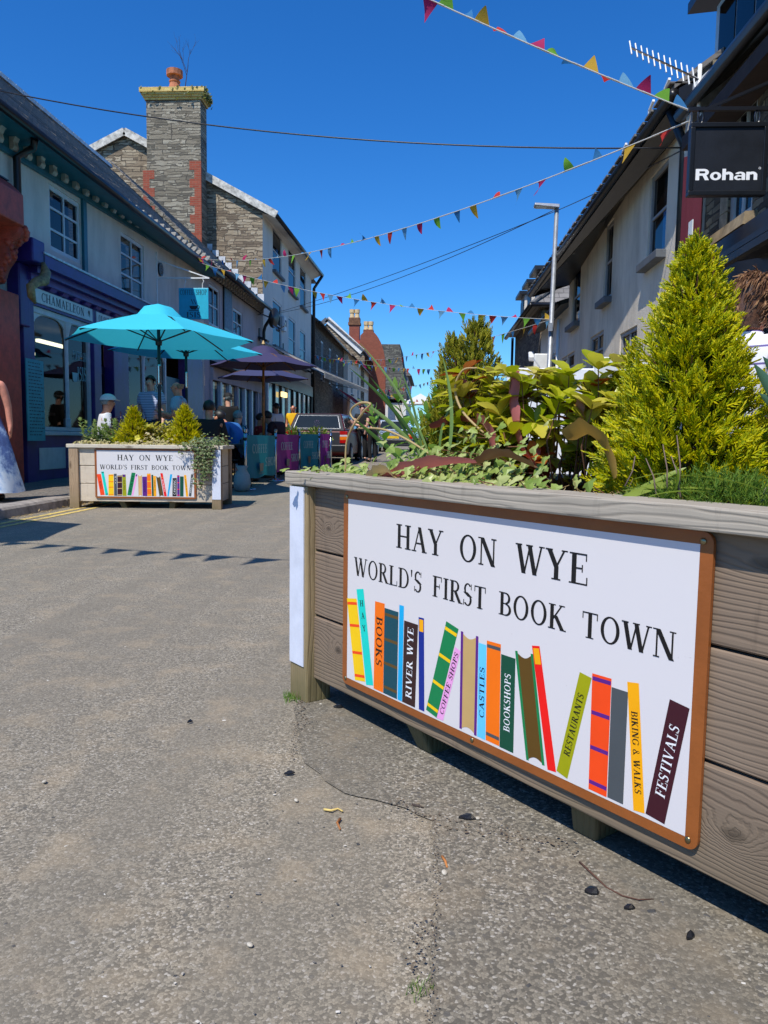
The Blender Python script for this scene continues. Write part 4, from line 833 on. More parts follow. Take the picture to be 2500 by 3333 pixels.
# ground floor of the white house: dark shopfronts
SF = thing('shopfront', 'dark shopfront under the long cream awning of the white house', 'shopfront', (XL, 34, 0))
m = MB(); m.box(XL+.003, XL+.10, YC+.3, YC1-.2, .12, .6); m.build('stall_riser', M_DARKMETAL, SF)
for k in range(9):
    y_ = YC+.4+k*1.35; m = MB(); m.box(XL+.003, XL+.13, y_-.07, y_+.07, .6, 3.0); m.build('shop_post', M_DARKMETAL if k % 3 else M_SHOPW, SF)
m = MB(); m.box(XL+.003, XL+.14, YC+.3, YC1-.2, 3.0, 3.5); m.build('fascia', M_DARKMETAL, SF); m = MB(); m.quad((XL+.06, YC+.3, .6), (XL+.06, YC1-.2, .6), (XL+.06, YC1-.2, 3), (XL+.06, YC+.3, 3)); m.build('shop_glass', paint('dark_shop_glass', (20, 22, 24), .12, .05), SF)
p_ = onx(665, 540+340, XL+.15); m = MB(); m.box(XL+.15, XL+.25, 31.5, 32.4, 2.55, 2.75); m.build('lit_sign', emit('shop_sign_glow', (255, 224, 150), 2.2), SF)
fix(SF)
# ---- houses beyond
def house(label, X, y0, y1, zE, rise, depth, wall, wins=(), gable=None, oh=.3, roofm=None, frame=None, g=None):
    h = thing('terraced_house', label, 'house', (X, y0, 0), group=g); b = gz(y0)
    m = MB(); wallgrid(m, y0, y1, lambda y: 0, lambda y: zE, X, wins, .14); m.quad((X, y0, 0), (X-depth*2, y0, 0), (X-depth*2, y0, zE), (X, y0, zE)); m.add([(X, y0, zE), (X-depth*2, y0, zE), (X-depth, y0, zE+rise)], [(0, 1, 2)]); m.quad((X, y1, 0), (X, y1, zE), (X-depth*2, y1, zE), (X-depth*2, y1, 0)); m.add([(X, y1, zE), (X-depth, y1, zE+rise), (X-depth*2, y1, zE)], [(0, 1, 2)])
    m.build('wall', wall, h)
    for W_ in wins: window(h, X, *W_, 1, 2, 2, frame or M_SASH, None, M_SILLG, .09, .3)
    m = MB(); s = rise/depth; xe, ze = X+oh, zE-oh*s
    for sg in (1, -1):
        x2 = X-depth; xx = xe if sg > 0 else 2*x2-xe
        p = [(xx, y0-.15, ze), (xx, y1+.1, ze), (x2, y1+.1, zE+rise), (x2, y0-.15, zE+rise)]; p = p if sg > 0 else p[::-1]; m.hexa(p+[(a, b_, c+.1) for a, b_, c in p])
    rf = m.build('roof', roofm or M_SLATE, h); gutter(h, (xe+.05, y0, ze), (xe+.05, y1, ze), .07); return h, rf
pe = onx(676, 836*0+815-37*0, XL)
zE1 = px(690, 668+0)[1]
h1, _ = house('dark stone two storey house with a slate dormer beyond the white house', XL, 41.0, 55.5, 7.2, 3.1, 4.2, M_DSTONE, [(44, 45.1, 4.2, 6.4), (47.6, 48.7, 4.2, 6.4), (51.2, 52.3, 4.2, 6.4)])
m = MB(); m.box(-8.6, -6.9, 41.2, 43.6, 7.4, 9.5); dm = m.build('dormer', M_WALLC, h1); m = MB(); m.hexa([(-9.2, 40.9, 9.5), (-6.5, 40.9, 9.5), (-6.5, 43.9, 9.5), (-9.2, 43.9, 9.5), (-9.2, 42.2, 10.7), (-7.4, 42.2, 10.7), (-7.4, 42.6, 10.7), (-9.2, 42.6, 10.7)]); m.build('dormer_roof', M_SLATE, dm); m = MB(); m.box(-6.9, -6.86, 41.4, 43.4, 7.9, 9.3); m.build('dormer_window', M_SKYGLASS, dm)
m = MB(); m.box(-9.5, -8.4, 40.6, 41.6, 9, 12.0); ck = m.build('chimney_stack', M_YBRICK, h1)
fix(h1)
h2, _ = house('grey rendered house with small windows and a satellite dish beyond the dark stone house', -6.0, 55.6, 74.0, 7.0, 3.6, 4.5, M_GREY, [(58, 59.3, 4.2, 6.0), (63, 64.3, 4.2, 6.0), (68, 69.3, 4.2, 6.0)])
fix(h2)
# gabled wing above the grey house, white bargeboard
ga, gl, gr = ony(707, 690, 66), ony(682, 712, 66), ony(775, 760, 66)
g = thing('gabled_house', 'rubble stone gable with broad white bargeboards rising behind the slate roofs', 'house', (ga.x, 66, 0))
m = MB(); m.add([(gl.x-4, 66, 0), (gr.x+.5, 66, 0), (gr.x+.5, 66, gr.z-.3), (ga.x, 66, ga.z-.3), (gl.x-4, 66, gl.z-5)], [(0, 1, 2, 3, 4)]); m.build('gable_wall', M_STONE, g)
m = MB(); m.bar((ga.x, 65.9, ga.z), (gr.x+.3, 65.9, gr.z), .12, .55); m.build('bargeboard', M_WHITE, g); m = MB(); m.bar((gl.x-2, 65.9, gl.z-1.6), (ga.x, 65.9, ga.z), .12, .4); m.build('bargeboard', M_SILLG, g)
m = MB(); m.hexa([(gr.x+.5, 65.7, gr.z), (gr.x+.5, 76, gr.z), (ga.x, 76, ga.z), (ga.x, 65.7, ga.z), (gr.x+.5, 65.7, gr.z+.15), (gr.x+.5, 76, gr.z+.15), (ga.x, 76, ga.z+.15), (ga.x, 65.7, ga.z+.15)]); m.build('roof', M_SLATE, g)
fix(g)
# red brick house with a curved brick gable parapet and two chimneys
rb = thing('brick_house', 'red brick house with curved parapet and two tall pot-topped chimneys down the street', 'house', (-5.6, 80, 0))
Yb = 76
a0 = ony(815, 720, Yb); e1_ = ony(826, 800, Yb)
m = MB(); m.quad((-5.6, Yb, 0), (-5.6, 92, 0), (-5.6, 92, 8.6), (-5.6, Yb, 8.6)); m.build('wall', M_RBRICKY, rb)
for k in range(3):
    for z in (1.2, 4.6): window(rb, -5.6+.09, Yb+2.5+k*4.4, Yb+4.0+k*4.4, z, z+2.2, 1, 2, 2, M_SASH, None, None, .1, .1)
# curved parapet gable: a brick arch wall facing the viewer
x0_, x1_ = ony(776, 900, Yb).x, ony(832, 900, Yb).x; zt_ = ony(812, 712, Yb).z; zb_ = ony(812, 800, Yb).z
m = MB(); pts = [(x1_, Yb-.3, 0)]; cxr = x1_-1.6
for i in range(13): t_ = math.pi/2*i/12; pts.append((x1_-1.9+1.9*math.cos(t_), Yb-.3, zb_+(zt_-zb_)*math.sin(t_)))
pts += [(x1_-2.5, Yb-.3, zt_-.6), (x1_-2.6, Yb-.3, zt_-2.2), (x0_-3, Yb-.3, zt_-2.2), (x0_-3, Yb-.3, 0)]
m.prism(pts, (0, .5, 0)); m.build('gable_parapet', bricks('orange_brick', (158, 84, 60), (136, 68, 50), (130, 104, 88)), rb)
r0_, r1_ = ony(738, 745, Yb+2), ony(815, 740, Yb+2); rl = ony(742, 826, Yb-.4)
m = MB(); m.hexa([(x0_-5, Yb-2.8, rl.z-1), (x1_-2.3, Yb-2.8, rl.z-1), (x1_-2.3, Yb+3, r1_.z), (x0_-5, Yb+3, r1_.z), (x0_-5, Yb-2.8, rl.z-.9), (x1_-2.3, Yb-2.8, rl.z-.9), (x1_-2.3, Yb+3, r1_.z+.1), (x0_-5, Yb+3, r1_.z+.1)]); m.build('roof', M_SLATEX, rb)
m = MB(); m.bar((x0_-5, Yb+3, r1_.z+.12), (x1_-2.3, Yb+3, r1_.z+.12), .5, .35); m.build('ridge_tiles', paint('red_ridge_tile', (170, 76, 56), .8, .2), rb)
for (xa, xb, yt, yc2, yb2, np_) in ((755, 777, 687, 703, 745, 2), (786, 806, 713, 725, 745, 2)):
    Yc = Yb+3.5; a_, b_ = ony(xa, yc2, Yc), ony(xb, yc2, Yc); zb2 = ony(xa, yb2, Yc).z-1.5; zt2 = ony(xa, yt, Yc).z
    m = MB(); m.box(a_.x, b_.x, Yc-.4, Yc+.5, zb2, a_.z); s_ = m.build('chimney_stack', M_RBRICK, rb)
    m = MB(); m.box(a_.x-.1, b_.x+.1, Yc-.5, Yc+.6, a_.z, a_.z+(zt2-a_.z)*.35); m.box(a_.x-.04, b_.x+.04, Yc-.42, Yc+.52, a_.z+(zt2-a_.z)*.35, zt2); m.build('chimney_cap', paint('mossy_brick', (120, 84, 60), .9, .3, 3), s_)
    for k in range(np_):
        xx = a_.x+(b_.x-a_.x)*(k+.5)/np_; m = MB(); m.lathe([(.26, zt2), (.2, zt2+.45), (.26, zt2+.5), (.27, zt2+.85), (.2, zt2+.86)], (xx, Yc, 0), 10); m.build('chimney_pot', paint('buff_pot', (214, 186, 140), .8), s_)
fix(rb)
# dark slate-hung gable, white house, last house
Yd = 93
s0_, s1_ = ony(828, 740, Yd), ony(863, 742, Yd); s2_ = ony(870, 800, Yd)
d = thing('terraced_house', 'white house with a steep mossy slate roof beyond the red brick house', 'house', (-5, Yd, 0))
m = MB(); m.box(s0_.x-5, s1_.x+.8, Yd, Yd+14, 0, ony(840, 870, Yd).z); m.build('wall', M_WALLC, d)
m = MB(); zb2 = ony(840, 862, Yd).z; m.hexa([(s0_.x-5, Yd-.4, zb2), (s1_.x+1.0, Yd-.4, zb2), (s1_.x+1.0, Yd+14, zb2), (s0_.x-5, Yd+14, zb2), (s0_.x-5, Yd+1.5, s0_.z), (s1_.x, Yd+1.5, s0_.z), (s1_.x, Yd+12, s0_.z), (s0_.x-5, Yd+12, s0_.z)]); m.build('roof', stone('mossy_slate', (84, 82, 76), ((58, 58, 56), (100, 98, 90), (130, 130, 116)), (50, 50, 48), 2, 4), d)
for k in range(3): m = MB(); xx = s1_.x+.8; m.box(xx, xx+.05, Yd+1.5+k*4, Yd+3+k*4, 4.5, 7); m.build('window', M_SKYGLASS, d)
m = MB(); m.box(s1_.x+.5, s1_.x+.9, Yd-.5, Yd-.1, 0, 5.6); m.build('corner_pillar', M_WHITE, d)
fix(d)
Ye = 112; l0, l1 = ony(862, 775, Ye), ony(888, 806, Ye)
e = thing('terraced_house', 'last grey house at the end of the left row with black eaves', 'house', (-4, Ye, 0))
m = MB(); m.box(l0.x-6, l1.x-.5, Ye, Ye+22, 0, ony(884, 810, Ye).z+.3); m.build('wall', M_WALLB, e); m = MB(); zz = ony(884, 812, Ye).z; m.hexa([(l0.x-6, Ye-.4, zz), (l1.x+.1, Ye-.4, zz), (l1.x+.1, Ye+22, zz), (l0.x-6, Ye+22, zz), (l0.x-6, Ye-.4, l0.z+1), (l0.x-1, Ye-.4, l0.z+1), (l0.x-1, Ye+22, l0.z+1), (l0.x-6, Ye+22, l0.z+1)]); m.build('roof', M_SLATE, e)
for k in range(4):
    for z in (3.6, 7.0): m = MB(); xx = l1.x-.5; m.box(xx, xx+.06, Ye+2+k*5, Ye+3.6+k*5, z, z+2.2); m.build('window', M_SKYGLASS, e)
fix(e)
# ================================================================== RIGHT ROW
XG = 3.0
z4 = lambda x, y: ((1650+x/1.952)/K, (400+y/1.952)/K)
z6 = lambda x, y: ((1600+x/3.318)/K, (850+y/3.318)/K)
def pr(z, X=XG): p = onx(*z, X); return p.y, p.z
G = thing('terraced_house', 'grey rendered two storey house with dark slate eaves on the right side of the street', 'house', (XG, 14, 0))
YG0, YG1 = 9.35, pr(z4(395, 1100))[0]
zg0, zg1 = pr(z4(1120, 40)), pr(z4(410, 872)); zg = lerpz(zg0, zg1)
def hole(zx0, zx1, zt, zb, xm):
    a, b = pr(z4(zx1, 0))[0], pr(z4(zx0, 0))[0]; return (a, b, pr(z4(xm, zb))[1], pr(z4(xm, zt))[1])
G1 = hole(455, 505, 880, 1240, 480); G2 = hole(655, 705, 600, 1085, 680); G3 = hole(928, 1040, 265, 820, 985)
L1 = hole(583, 668, 1305, 1640, 625); L2 = hole(775, 885, 1280, 1700, 830); L0 = hole(398, 482, 1440, 1700, 440)
top = min(L1[3], L2[3]); holes = [G1, G2, G3, L1, L2, L0]
mb = MB()
rr = random.Random(6)
wallgrid(mb, YG0, YG1, lambda y: 0, lambda y: zg(y)+.08, XG, holes, .2, -1)
mb.quad((XG, YG0, 0), (XG, YG0, zg(YG0)), (XG+6, YG0, zg(YG0)), (XG+6, YG0, 0)); mb.quad((XG, YG1, 0), (XG+6, YG1, 0), (XG+6, YG1, zg(YG1)), (XG, YG1, zg(YG1))); mb.build('wall', M_GREY, G)
M_GFRAME = paint('grey_window_frame', (150, 150, 150), .5, .06)
for W_ in (G1, G2, G3): window(G, XG, *W_, -1, 1, 2, M_GFRAME, None, M_SILLG, .06, .3, .13)
for W_ in (L1, L2, L0): window(G, XG, *W_, -1, 2, 3, M_GFRAME, None, None, .06, .3)
XGE = XG-.24; XGF = XG-.62
ge0, ge1 = onx(1480, 172, XGE), onx(1212, 546, XGF); gx = lerpz((ge0.y, XGE), (ge1.y, XGF)); gez = lerpz((ge0.y, ge0.z), (ge1.y, ge1.z))
m = MB(); m.hexa([(gx(YG0), YG0, gez(YG0)-.10), (XG+.02, YG0, zg(YG0)+.02), (XG+.02, YG1, zg(YG1)+.02), (gx(YG1), YG1+.1, gez(YG1)-.10), (gx(YG0), YG0, gez(YG0)), (XG+.02, YG0, gez(YG0)+.15), (XG+.02, YG1, gez(YG1)+.15), (gx(YG1), YG1+.1, gez(YG1))]); m.build('eave_box', M_BLACK, G)
m = MB(); m.hexa([(gx(YG0)-.05, YG0, gez(YG0)), (XG+3, YG0, gez(YG0)+2.4), (XG+3, YG1+.15, gez(YG1)+2.4), (gx(YG1)-.05, YG1+.15, gez(YG1)), (gx(YG0)-.05, YG0, gez(YG0)+.06), (XG+3, YG0, gez(YG0)+2.46), (XG+3, YG1+.15, gez(YG1)+2.46), (gx(YG1)-.05, YG1+.15, gez(YG1)+.06)]); rf = m.build('roof', M_SLATE, G)
m = MB(); yy = YG0
while yy < YG1: m.box(gx(yy)-.10, gx(yy)+.3, yy, yy+.30, gez(yy)+.045+rr.uniform(0, .012), gez(yy)+.075); yy += .305
m.build('eave_slates', M_SLATE, rf)
gutter(G, (gx(YG0)-.05, YG0, gez(YG0)-.05), (gx(YG1)-.05, YG1+.1, gez(YG1)-.05), .06)
for (x_, y_) in ((1435, 215), (1402, 258), (1345, 345)):
    p = onx(x_, y_, XGE-.02); m = MB(); m.bar((p.x, p.y, p.z-.02), (p.x, p.y, p.z+.12), .03); m.bar((p.x, p.y, p.z+.11), (p.x, p.y-.18, p.z+.16), .03); m.build('roof_bracket', M_WHITE, G)
pp_ = onx(1474, 420, XG-.07); downpipe(G, [V((XGE-.02, pp_.y, gez(pp_.y)-.1)), V((XG-.07, pp_.y, gez(pp_.y)-.5)), V((XG-.07, pp_.y, .1))], .055)
m = MB(); m.box(XG-.09, XG-.002, YG0-.02, YG0+.22, 0, zg(YG0)); m.build('pilaster', M_WALLC, G)
p = onx(*z4(525, 1430), XG-.25); m = MB(); m.hexa([(XG-.3, p.y-.5, 1.95), (XG, p.y-.5, 2.05), (XG, p.y+.6, 2.05), (XG-.3, p.y+.6, 1.95), (XG-.3, p.y-.5, 2.0), (XG, p.y-.5, 2.25), (XG, p.y+.6, 2.25), (XG-.3, p.y+.6, 2.0)]); m.build('door_hood', M_DARKMETAL, G); m = MB(); m.box(XG-.02, XG-.005, p.y-.4, p.y+.5, .1, 1.95); m.build('door', M_BLACK, G)
p = onx(*z4(360, 918), XG-.05); m = MB(); m.box(XG-.2, XG-.06, YG1-.1, YG1+.06, p.z-.1, p.z+.1); m.build('lamp_box', M_BLACK, G); m = MB(); m.tube([(XG-.1, YG1, p.z+.1), (XG-.05, YG1+.02, p.z+.3), (XG-.1, YG1, zg(YG1))], .012, 5); m.tube([(XG-.12, YG1, p.z-.08), (XG-.3, YG1, p.z-.2), (XG-.32, YG1, p.z-.6)], .012, 5); m.build('cable', M_BLACK, G)
fix(G)
# dry tufts on the slates
m = MB(); rr = random.Random(2)
for (x_, y_) in ((1246, 490), (1236, 505), (1360, 330), (1222, 528)):
    p = onx(x_, y_, XGE+.02)
    for k in range(26): a_ = V((rr.uniform(-.05, .05), rr.uniform(-.1, .1), 0)); b_ = a_+V((rr.uniform(-.06, .06), rr.uniform(-.06, .06), rr.uniform(.06, .16))); m.tube([p+a_-V((0, 0, .06)), p+b_], [.004, .001], 3)
tag(m.build('dry_grass', paint('dry_grass_stem', (150, 92, 60), .9)), 'dry reddish grass tufts growing along the slate edge of the grey house', 'grass', kind='stuff')
# ---- stone shop building nearest on the right
Rn = thing('stone_house', 'dark stone shop building with slate roof and white dormer at the right edge', 'house', (3.1, 5, 0))
XQ = 3.1; YQ0, YQ1 = -3., 9.32
ra, rb_ = onx(1660, 32, 2.8), onx(1500, 222, 2.8); rz2 = lerpz((ra.y, ra.z), (rb_.y, rb_.z))
q3 = lambda x, y: ((2200+x/3.16)/K, (300+y/3.16)/K)
wq = (pr(q3(850, 0), XQ)[0], pr(q3(600, 0), XQ)[0], pr(q3(660, 1330), XQ)[1], pr(q3(740, 40), XQ)[1])
mb = MB(); wallgrid(mb, YQ0, YQ1, lambda y: 0, lambda y: rz2(y)+.1, XQ, [wq], .2, -1); mb.quad((XQ, YQ1, 0), (XQ+6, YQ1, 0), (XQ+6, YQ1, 5.2), (XQ, YQ1, 5.2)); mb.build('wall', stone('shop_stone', (112, 102, 86), ((66, 60, 52), (138, 126, 104), (176, 162, 132)), (74, 66, 56), 3.6, 9, 'y', 1.), Rn)
window(Rn, XQ, *wq, -1, 2, 2, M_SHOPW, None, None, .09, .3)
m = MB(); m.hexa([(XQ-.14, wq[0]-.15, wq[2]-.14), (XQ+.1, wq[0]-.15, wq[2]-.14), (XQ+.1, wq[1]+.15, wq[2]-.14), (XQ-.14, wq[1]+.15, wq[2]-.14), (XQ-.12, wq[0]-.15, wq[2]-.02), (XQ+.1, wq[0]-.15, wq[2]), (XQ+.1, wq[1]+.15, wq[2]), (XQ-.12, wq[1]+.15, wq[2]-.02)]); m.build('stone_sill', paint('sandstone', (150, 132, 104), .9, .25, 6), Rn)
m = MB(); z_ = wq[2]
while z_ < wq[3]: m.box(XQ-.012, XQ+.05, wq[1]+.005, wq[1]+.2, z_, z_+.2); z_ += .21
m.build('quoin', paint('pale_quoin', (196, 184, 156), .9, .2, 6), Rn)
m = MB(); m.hexa([(2.78, YQ0, rz2(YQ0)), (6, YQ0, rz2(YQ0)+2.6), (6, YQ1, rz2(YQ1)+2.6), (2.78, YQ1, rz2(YQ1)), (2.78, YQ0, rz2(YQ0)+.08), (6, YQ0, rz2(YQ0)+2.68), (6, YQ1, rz2(YQ1)+2.68), (2.78, YQ1, rz2(YQ1)+.08)]); m.build('roof', M_SLATE, Rn)
m = MB(); m.box(2.80, XQ, YQ0, YQ1, rz2(5)-.25, rz2(5)-.1); m.build('eave_board', paint('brown_board', (60, 46, 40), .8), Rn)
gutter(Rn, (2.76, YQ0, rz2(YQ0)+.0), (2.76, YQ1, rz2(YQ1)+.0), .07)
# lead-white valley between the two roofs, and the dormer
l_ = [onx(x_, y_, 2.95) for x_, y_ in ((1513, 215), (1520, 275), (1618, 95), (1592, 98))]
m = MB(); y0_ = YQ1-.02; m.prism([(2.9, y0_, rz2(YQ1)-.3), (4.6, y0_, rz2(YQ1)+1.0), (4.6, y0_, rz2(YQ1)+1.9), (2.9, y0_, rz2(YQ1)+.35)], (0, .08, 0)); m.build('lead_upstand', M_LEAD, Rn)
da, db = onx(1552, 100, 3.3), onx(1650, 20, 3.3)
yd0, yd1 = db.y-.6, da.y; zd0 = rz2(7)+.45; zd1 = onx(1552, 75, 3.3).z+.35
m = MB(); m.box(3.3, 5.6, yd0, yd1, zd0-.5, zd1); dd = m.build('dormer', M_WALLC, Rn); m = MB(); m.hexa([(3.0, yd0-.3, zd1), (5.8, yd0-.3, zd1+.25), (5.8, yd1+.25, zd1+.25), (3.0, yd1+.25, zd1), (3.0, yd0-.3, zd1+.12), (5.8, yd0-.3, zd1+.4), (5.8, yd1+.25, zd1+.4), (3.0, yd1+.25, zd1+.12)]); m.build('dormer_roof', M_BLACK, dd)
m = MB(); m.box(3.24, 3.296, yd0+.08, yd1-.06, zd0+.05, zd1-.08); f_ = m.build('window_frame', M_SHOPW, dd)
for k in range(3): w_ = (yd1-yd0-.3)/3; m = MB(); m.box(3.225, 3.238, yd0+.14+k*w_, yd0+.09+(k+1)*w_, zd0+.14, zd1-.16); m.build('pane', M_SKYGLASS, f_)
# black shop fascia with pointed hood over the entrance
M_SHOPB = paint('black_shopfront', (26, 26, 28), .3, .1)
fz0 = onx(1600, 560, 3.0).z
ha = onx(1621, 530, 2.45); 
m = MB(); m.box(2.92, 3.096, YQ0, YQ1-.05, 2.35, 2.95); m.build('fascia', M_SHOPB, Rn); m = MB(); m.box(3.04, 3.096, YQ0, YQ1-.05, .1, 2.35); m.build('shop_glass', paint('dark_glass', (14, 15, 17), .08, .02), Rn)
hl, hr = onx(1545, 575, 2.55), onx(1700, 560, 2.55); hc = onx(1621, 528, 2.55)
m = MB()
for a_, b_ in (((hl.y, hl.z), (hc.y, hc.z)), ((hc.y, hc.z), (2*hc.y-hl.y, hl.z))): m.hexa([(2.5, a_[0], a_[1]), (3.09, a_[0], a_[1]+.1), (3.09, b_[0], b_[1]+.1), (2.5, b_[0], b_[1]), (2.5, a_[0], a_[1]+.05), (3.09, a_[0], a_[1]+.15), (3.09, b_[0], b_[1]+.15), (2.5, b_[0], b_[1]+.05)])
m.build('entrance_hood', M_SHOPB, Rn)
m = MB(); m.prism([(2.56, hl.y-.1, hl.z-.02), (2.56, hc.y, hc.z-.03), (2.56, 2*hc.y-hl.y+.1, hl.z-.02)], (.03, 0, 0)); m.build('hood_panel', paint('hood_grey', (44, 44, 46), .5), Rn)
m = MB(); m.bar((2.52, hl.y-.2, hl.z-.04), (2.52, 2*hc.y-hl.y+.2, hl.z-.04), .06); m.build('hood_rail', M_SHOPB, Rn)
fix(Rn)
# hanging black shop sign
YR = 6.4
s0, s1 = ony(1491, 268, YR), ony(1650, 424, YR); W_, H_ = s1.x-s0.x, s0.z-s1.z
SG = thing('hanging_sign', 'square black hanging shop sign with bold white lettering on the right', 'hanging sign', (s0.x, YR, s1.z))
m = MB(); m.box(.01, W_-.01, -.02, .02, .01, H_-.01); m.build('sign_board', paint('sign_black', (24, 27, 33), .42, .25, 4), SG)
m = MB()
for a in ((0, W_, 0, .035), (0, W_, H_-.035, H_)): m.box(a[0], a[1], -.035, .035, a[2], a[3])
for a in ((0, .035), (W_-.035, W_)): m.box(a[0], a[1], -.034, .034, .035, H_-.035)
m.build('sign_frame', paint('sign_frame_black', (20, 22, 25), .35, .15), SG, bevel=.004)
M_WHLET = flat('white_lettering', (244, 244, 244))
m = MB(); bold_sans(m, 'Rohan', (V((0, -.0205, 0)), V((1, 0, 0)), V((0, 0, 1)), V((0, -1, 0))), W_*.09, H_*.215, W_*.80, H_*.155); m.build('lettering', M_WHLET, SG)
m = MB(); n = 14
for i in range(n): t0, t1 = 6.283*i/n, 6.283*(i+1)/n; m.add([(W_*.912+r*math.cos(t), -.0225, H_*.375+r*math.sin(t)) for r, t in ((.006, t0), (.009, t0), (.009, t1), (.006, t1))], [(0, 1, 2, 3)])
m.build('mark', M_WHLET, SG)
m = MB(); zt = H_+.11; m.bar((-.02, 0, zt), (3.1-s0.x, 0, zt), .028); m.bar((.12, 0, zt), (3.1-s0.x, 0, zt+.42), .022); m.bar((3.08-s0.x, 0, zt-.05), (3.08-s0.x, 0, zt+.5), .03)
for k in (.13, .86): m.tube([(W_*k+.02*math.cos(t/8*6.283), 0, H_+.05+.05*math.sin(t/8*6.283)) for t in range(9)], .008, 6)
m.build('bracket', M_BLACK, SG)
# maroon banner on the wall
b0_, b1_ = onx(1508, 428, 2.75), onx(1503, 560, 2.75)
m = MB(); n = 8
for i in range(n):
    f_ = lambda k: V((2.70+.04*math.sin(k*2.2), b0_.y-.25+.5*k/n, 0))
    a_, b_ = f_(i), f_(i+1); m.hexa([a_+V((0, 0, b1_.z-.9)), a_+V((.008, 0, b1_.z-.9)), b_+V((.008, 0, b1_.z-.9)), b_+V((0, 0, b1_.z-.9)), a_+V((0, 0, b0_.z+.5)), a_+V((.008, 0, b0_.z+.5)), b_+V((.008, 0, b0_.z+.5)), b_+V((0, 0, b0_.z+.5))])
bn = m.build('banner', cloth('maroon_banner', (104, 30, 48), .2)); tag(bn, 'tall maroon banner with white patches hanging beside the black shop sign', 'banner')
m = MB(); m.hexa([(2.655, b0_.y-.05, z_) for z_ in ()] or [(2.64, b0_.y-.2, b1_.z+.12), (2.65, b0_.y-.2, b1_.z+.12), (2.65, b0_.y-.08, b1_.z+.12), (2.64, b0_.y-.08, b1_.z+.12), (2.64, b0_.y-.2, b1_.z+.36), (2.65, b0_.y-.2, b1_.z+.36), (2.65, b0_.y-.08, b1_.z+.36), (2.64, b0_.y-.08, b1_.z+.36)]); m.build('white_patch', M_WHITE, bn)
m = MB(); m.tube([(3.1, b0_.y, b0_.z+.55), (2.66, b0_.y, b0_.z+.52)], .015, 6); m.build('banner_pole', M_BLACK, bn)
# television aerial on a bent mast
at = onx(1512, 150, 2.8); ab = onx(1520, 240, 2.8); AT = thing('aerial', 'white television aerial on a bent mast above the black shop sign', 'aerial', (2.8, at.y, ab.z))
hh = at.z-ab.z; m = MB(); m.tube([(.28, 0, .0), (.08, 0, .0), (.02, 0, .05), (0, 0, .2), (0, 0, hh+.05)], .022, 8); m.build('mast', M_WHITE, AT, smooth=True)
m = MB(); bo = V((0, 0, hh*.78)); be = bo+V((-.75, -.05, .32)); m.tube([bo+V((.12, 0, -.05)), be], .012, 6); m.build('boom', M_STEEL, AT)
for k in range(13): c_ = bo.lerp(be, k/12); m = MB(); l = .13-.003*k; m.tube([c_+V((0, -.06, -l)), c_+V((0, .06, l))], .008, 5); m.build('element', M_WHITE, AT)
# street lamp
lb = V((2.4, 15., .1)); lt = ony(1203, 446, 15.); LP = thing('street_lamp', 'galvanised street lamp post with flat lantern arm on the right pavement', 'street lamp', (lt.x-.06, 15, .1))
hh = lt.z-.1; m = MB(); m.tube([(0, 0, 0), (0, 0, 1.1), (0, 0, 1.12), (.06, 0, hh)], [.075, .075, .050, .040], 12); m.build('post', M_GALV, LP, smooth=True)
m = MB(); m.hexa([(.10, -.09, hh-.04), (.10, .09, hh-.04), (-.36, .12, hh+.0), (-.36, -.12, hh+.0), (.10, -.07, hh+.03), (.10, .07, hh+.03), (-.36, .09, hh+.05), (-.36, -.09, hh+.05)]); m.build('lantern', M_GALV, LP, bevel=.01)
m = MB(); m.box(-.33, -.08, -.08, .08, hh-.02, hh-.005); m.build('lamp_glass', M_SHOPW, LP)
m = MB(); m.box(-.04, .04, -.10, -.065, 2.85, 3.0); m.build('junction_box', M_GALV, LP)
# ---- low white shop beyond, stone house with dormers
zE = 3.95
S2 = thing('shop_building', 'low white shop building with a red and white sign beyond the grey house', 'shop', (3.1, 20, 0))
mb = MB(); wallgrid(mb, YG1+.12, 22.6, lambda y: 0, lambda y: zE, 3.1, [(19.3, 20.4, 2.2, 3.1)], .12, -1); mb.quad((3.1, 22.6, 0), (9, 22.6, 0), (9, 22.6, zE), (3.1, 22.6, zE)); mb.build('wall', M_WALLC, S2)
window(S2, 3.1, 19.3, 20.4, 2.2, 3.1, -1, 2, 1)
m = MB(); m.hexa([(2.8, YG1+.12, zE-.05), (6, YG1+.12, zE+.9), (6, 22.6, zE+.9), (2.8, 22.6, zE-.05), (2.8, YG1+.12, zE+.05), (6, YG1+.12, zE+1.0), (6, 22.6, zE+1.0), (2.8, 22.6, zE+.05)]); m.build('roof', M_DARKMETAL, S2); gutter(S2, (2.78, YG1+.12, zE-.02), (2.78, 22.6, zE-.02), .06)
m = MB(); m.box(3.2, 4.5, YG1+.14, YG1+.35, 3.0, 4.6); m.build('upstand_wall', M_WALLC, S2); downpipe(S2, [V((3.02, 19.0, 3.8)), V((3.02, 19.1, .1))], .04, M_WHITE)
sa, sb = onx(*z6(510, 990), 3.0), onx(*z6(625, 990), 3.0)
m = MB(); m.box(2.86, 3.02, sb.y, sa.y, 2.45, 3.05); q = m.build('shop_sign', M_WHITE, S2, bevel=.02); m = MB(); m.box(2.852, 2.859, sb.y+.12, sa.y-.05, 2.55, 2.95); q2 = m.build('sign_panel', paint('sign_red', (200, 34, 50), .4, .04), q)
m = MB(); fr = (V((2.851, 0, 0)), V((0, -1, 0)), V((0, 0, 1)), V((-1, 0, 0))); 
put_text(m, 'SPAR', fr, -sa.y+.15, 2.62, -sb.y-.2, 2.62, .001, .0003, h=.26); m.build('lettering', M_WHLET, q)
m = MB(); m.box(2.6, 3.0, sb.y-.15, sb.y-.03, 2.35, 3.1); m.build('projecting_sign', M_WHITE, S2, bevel=.03)
fix(S2)
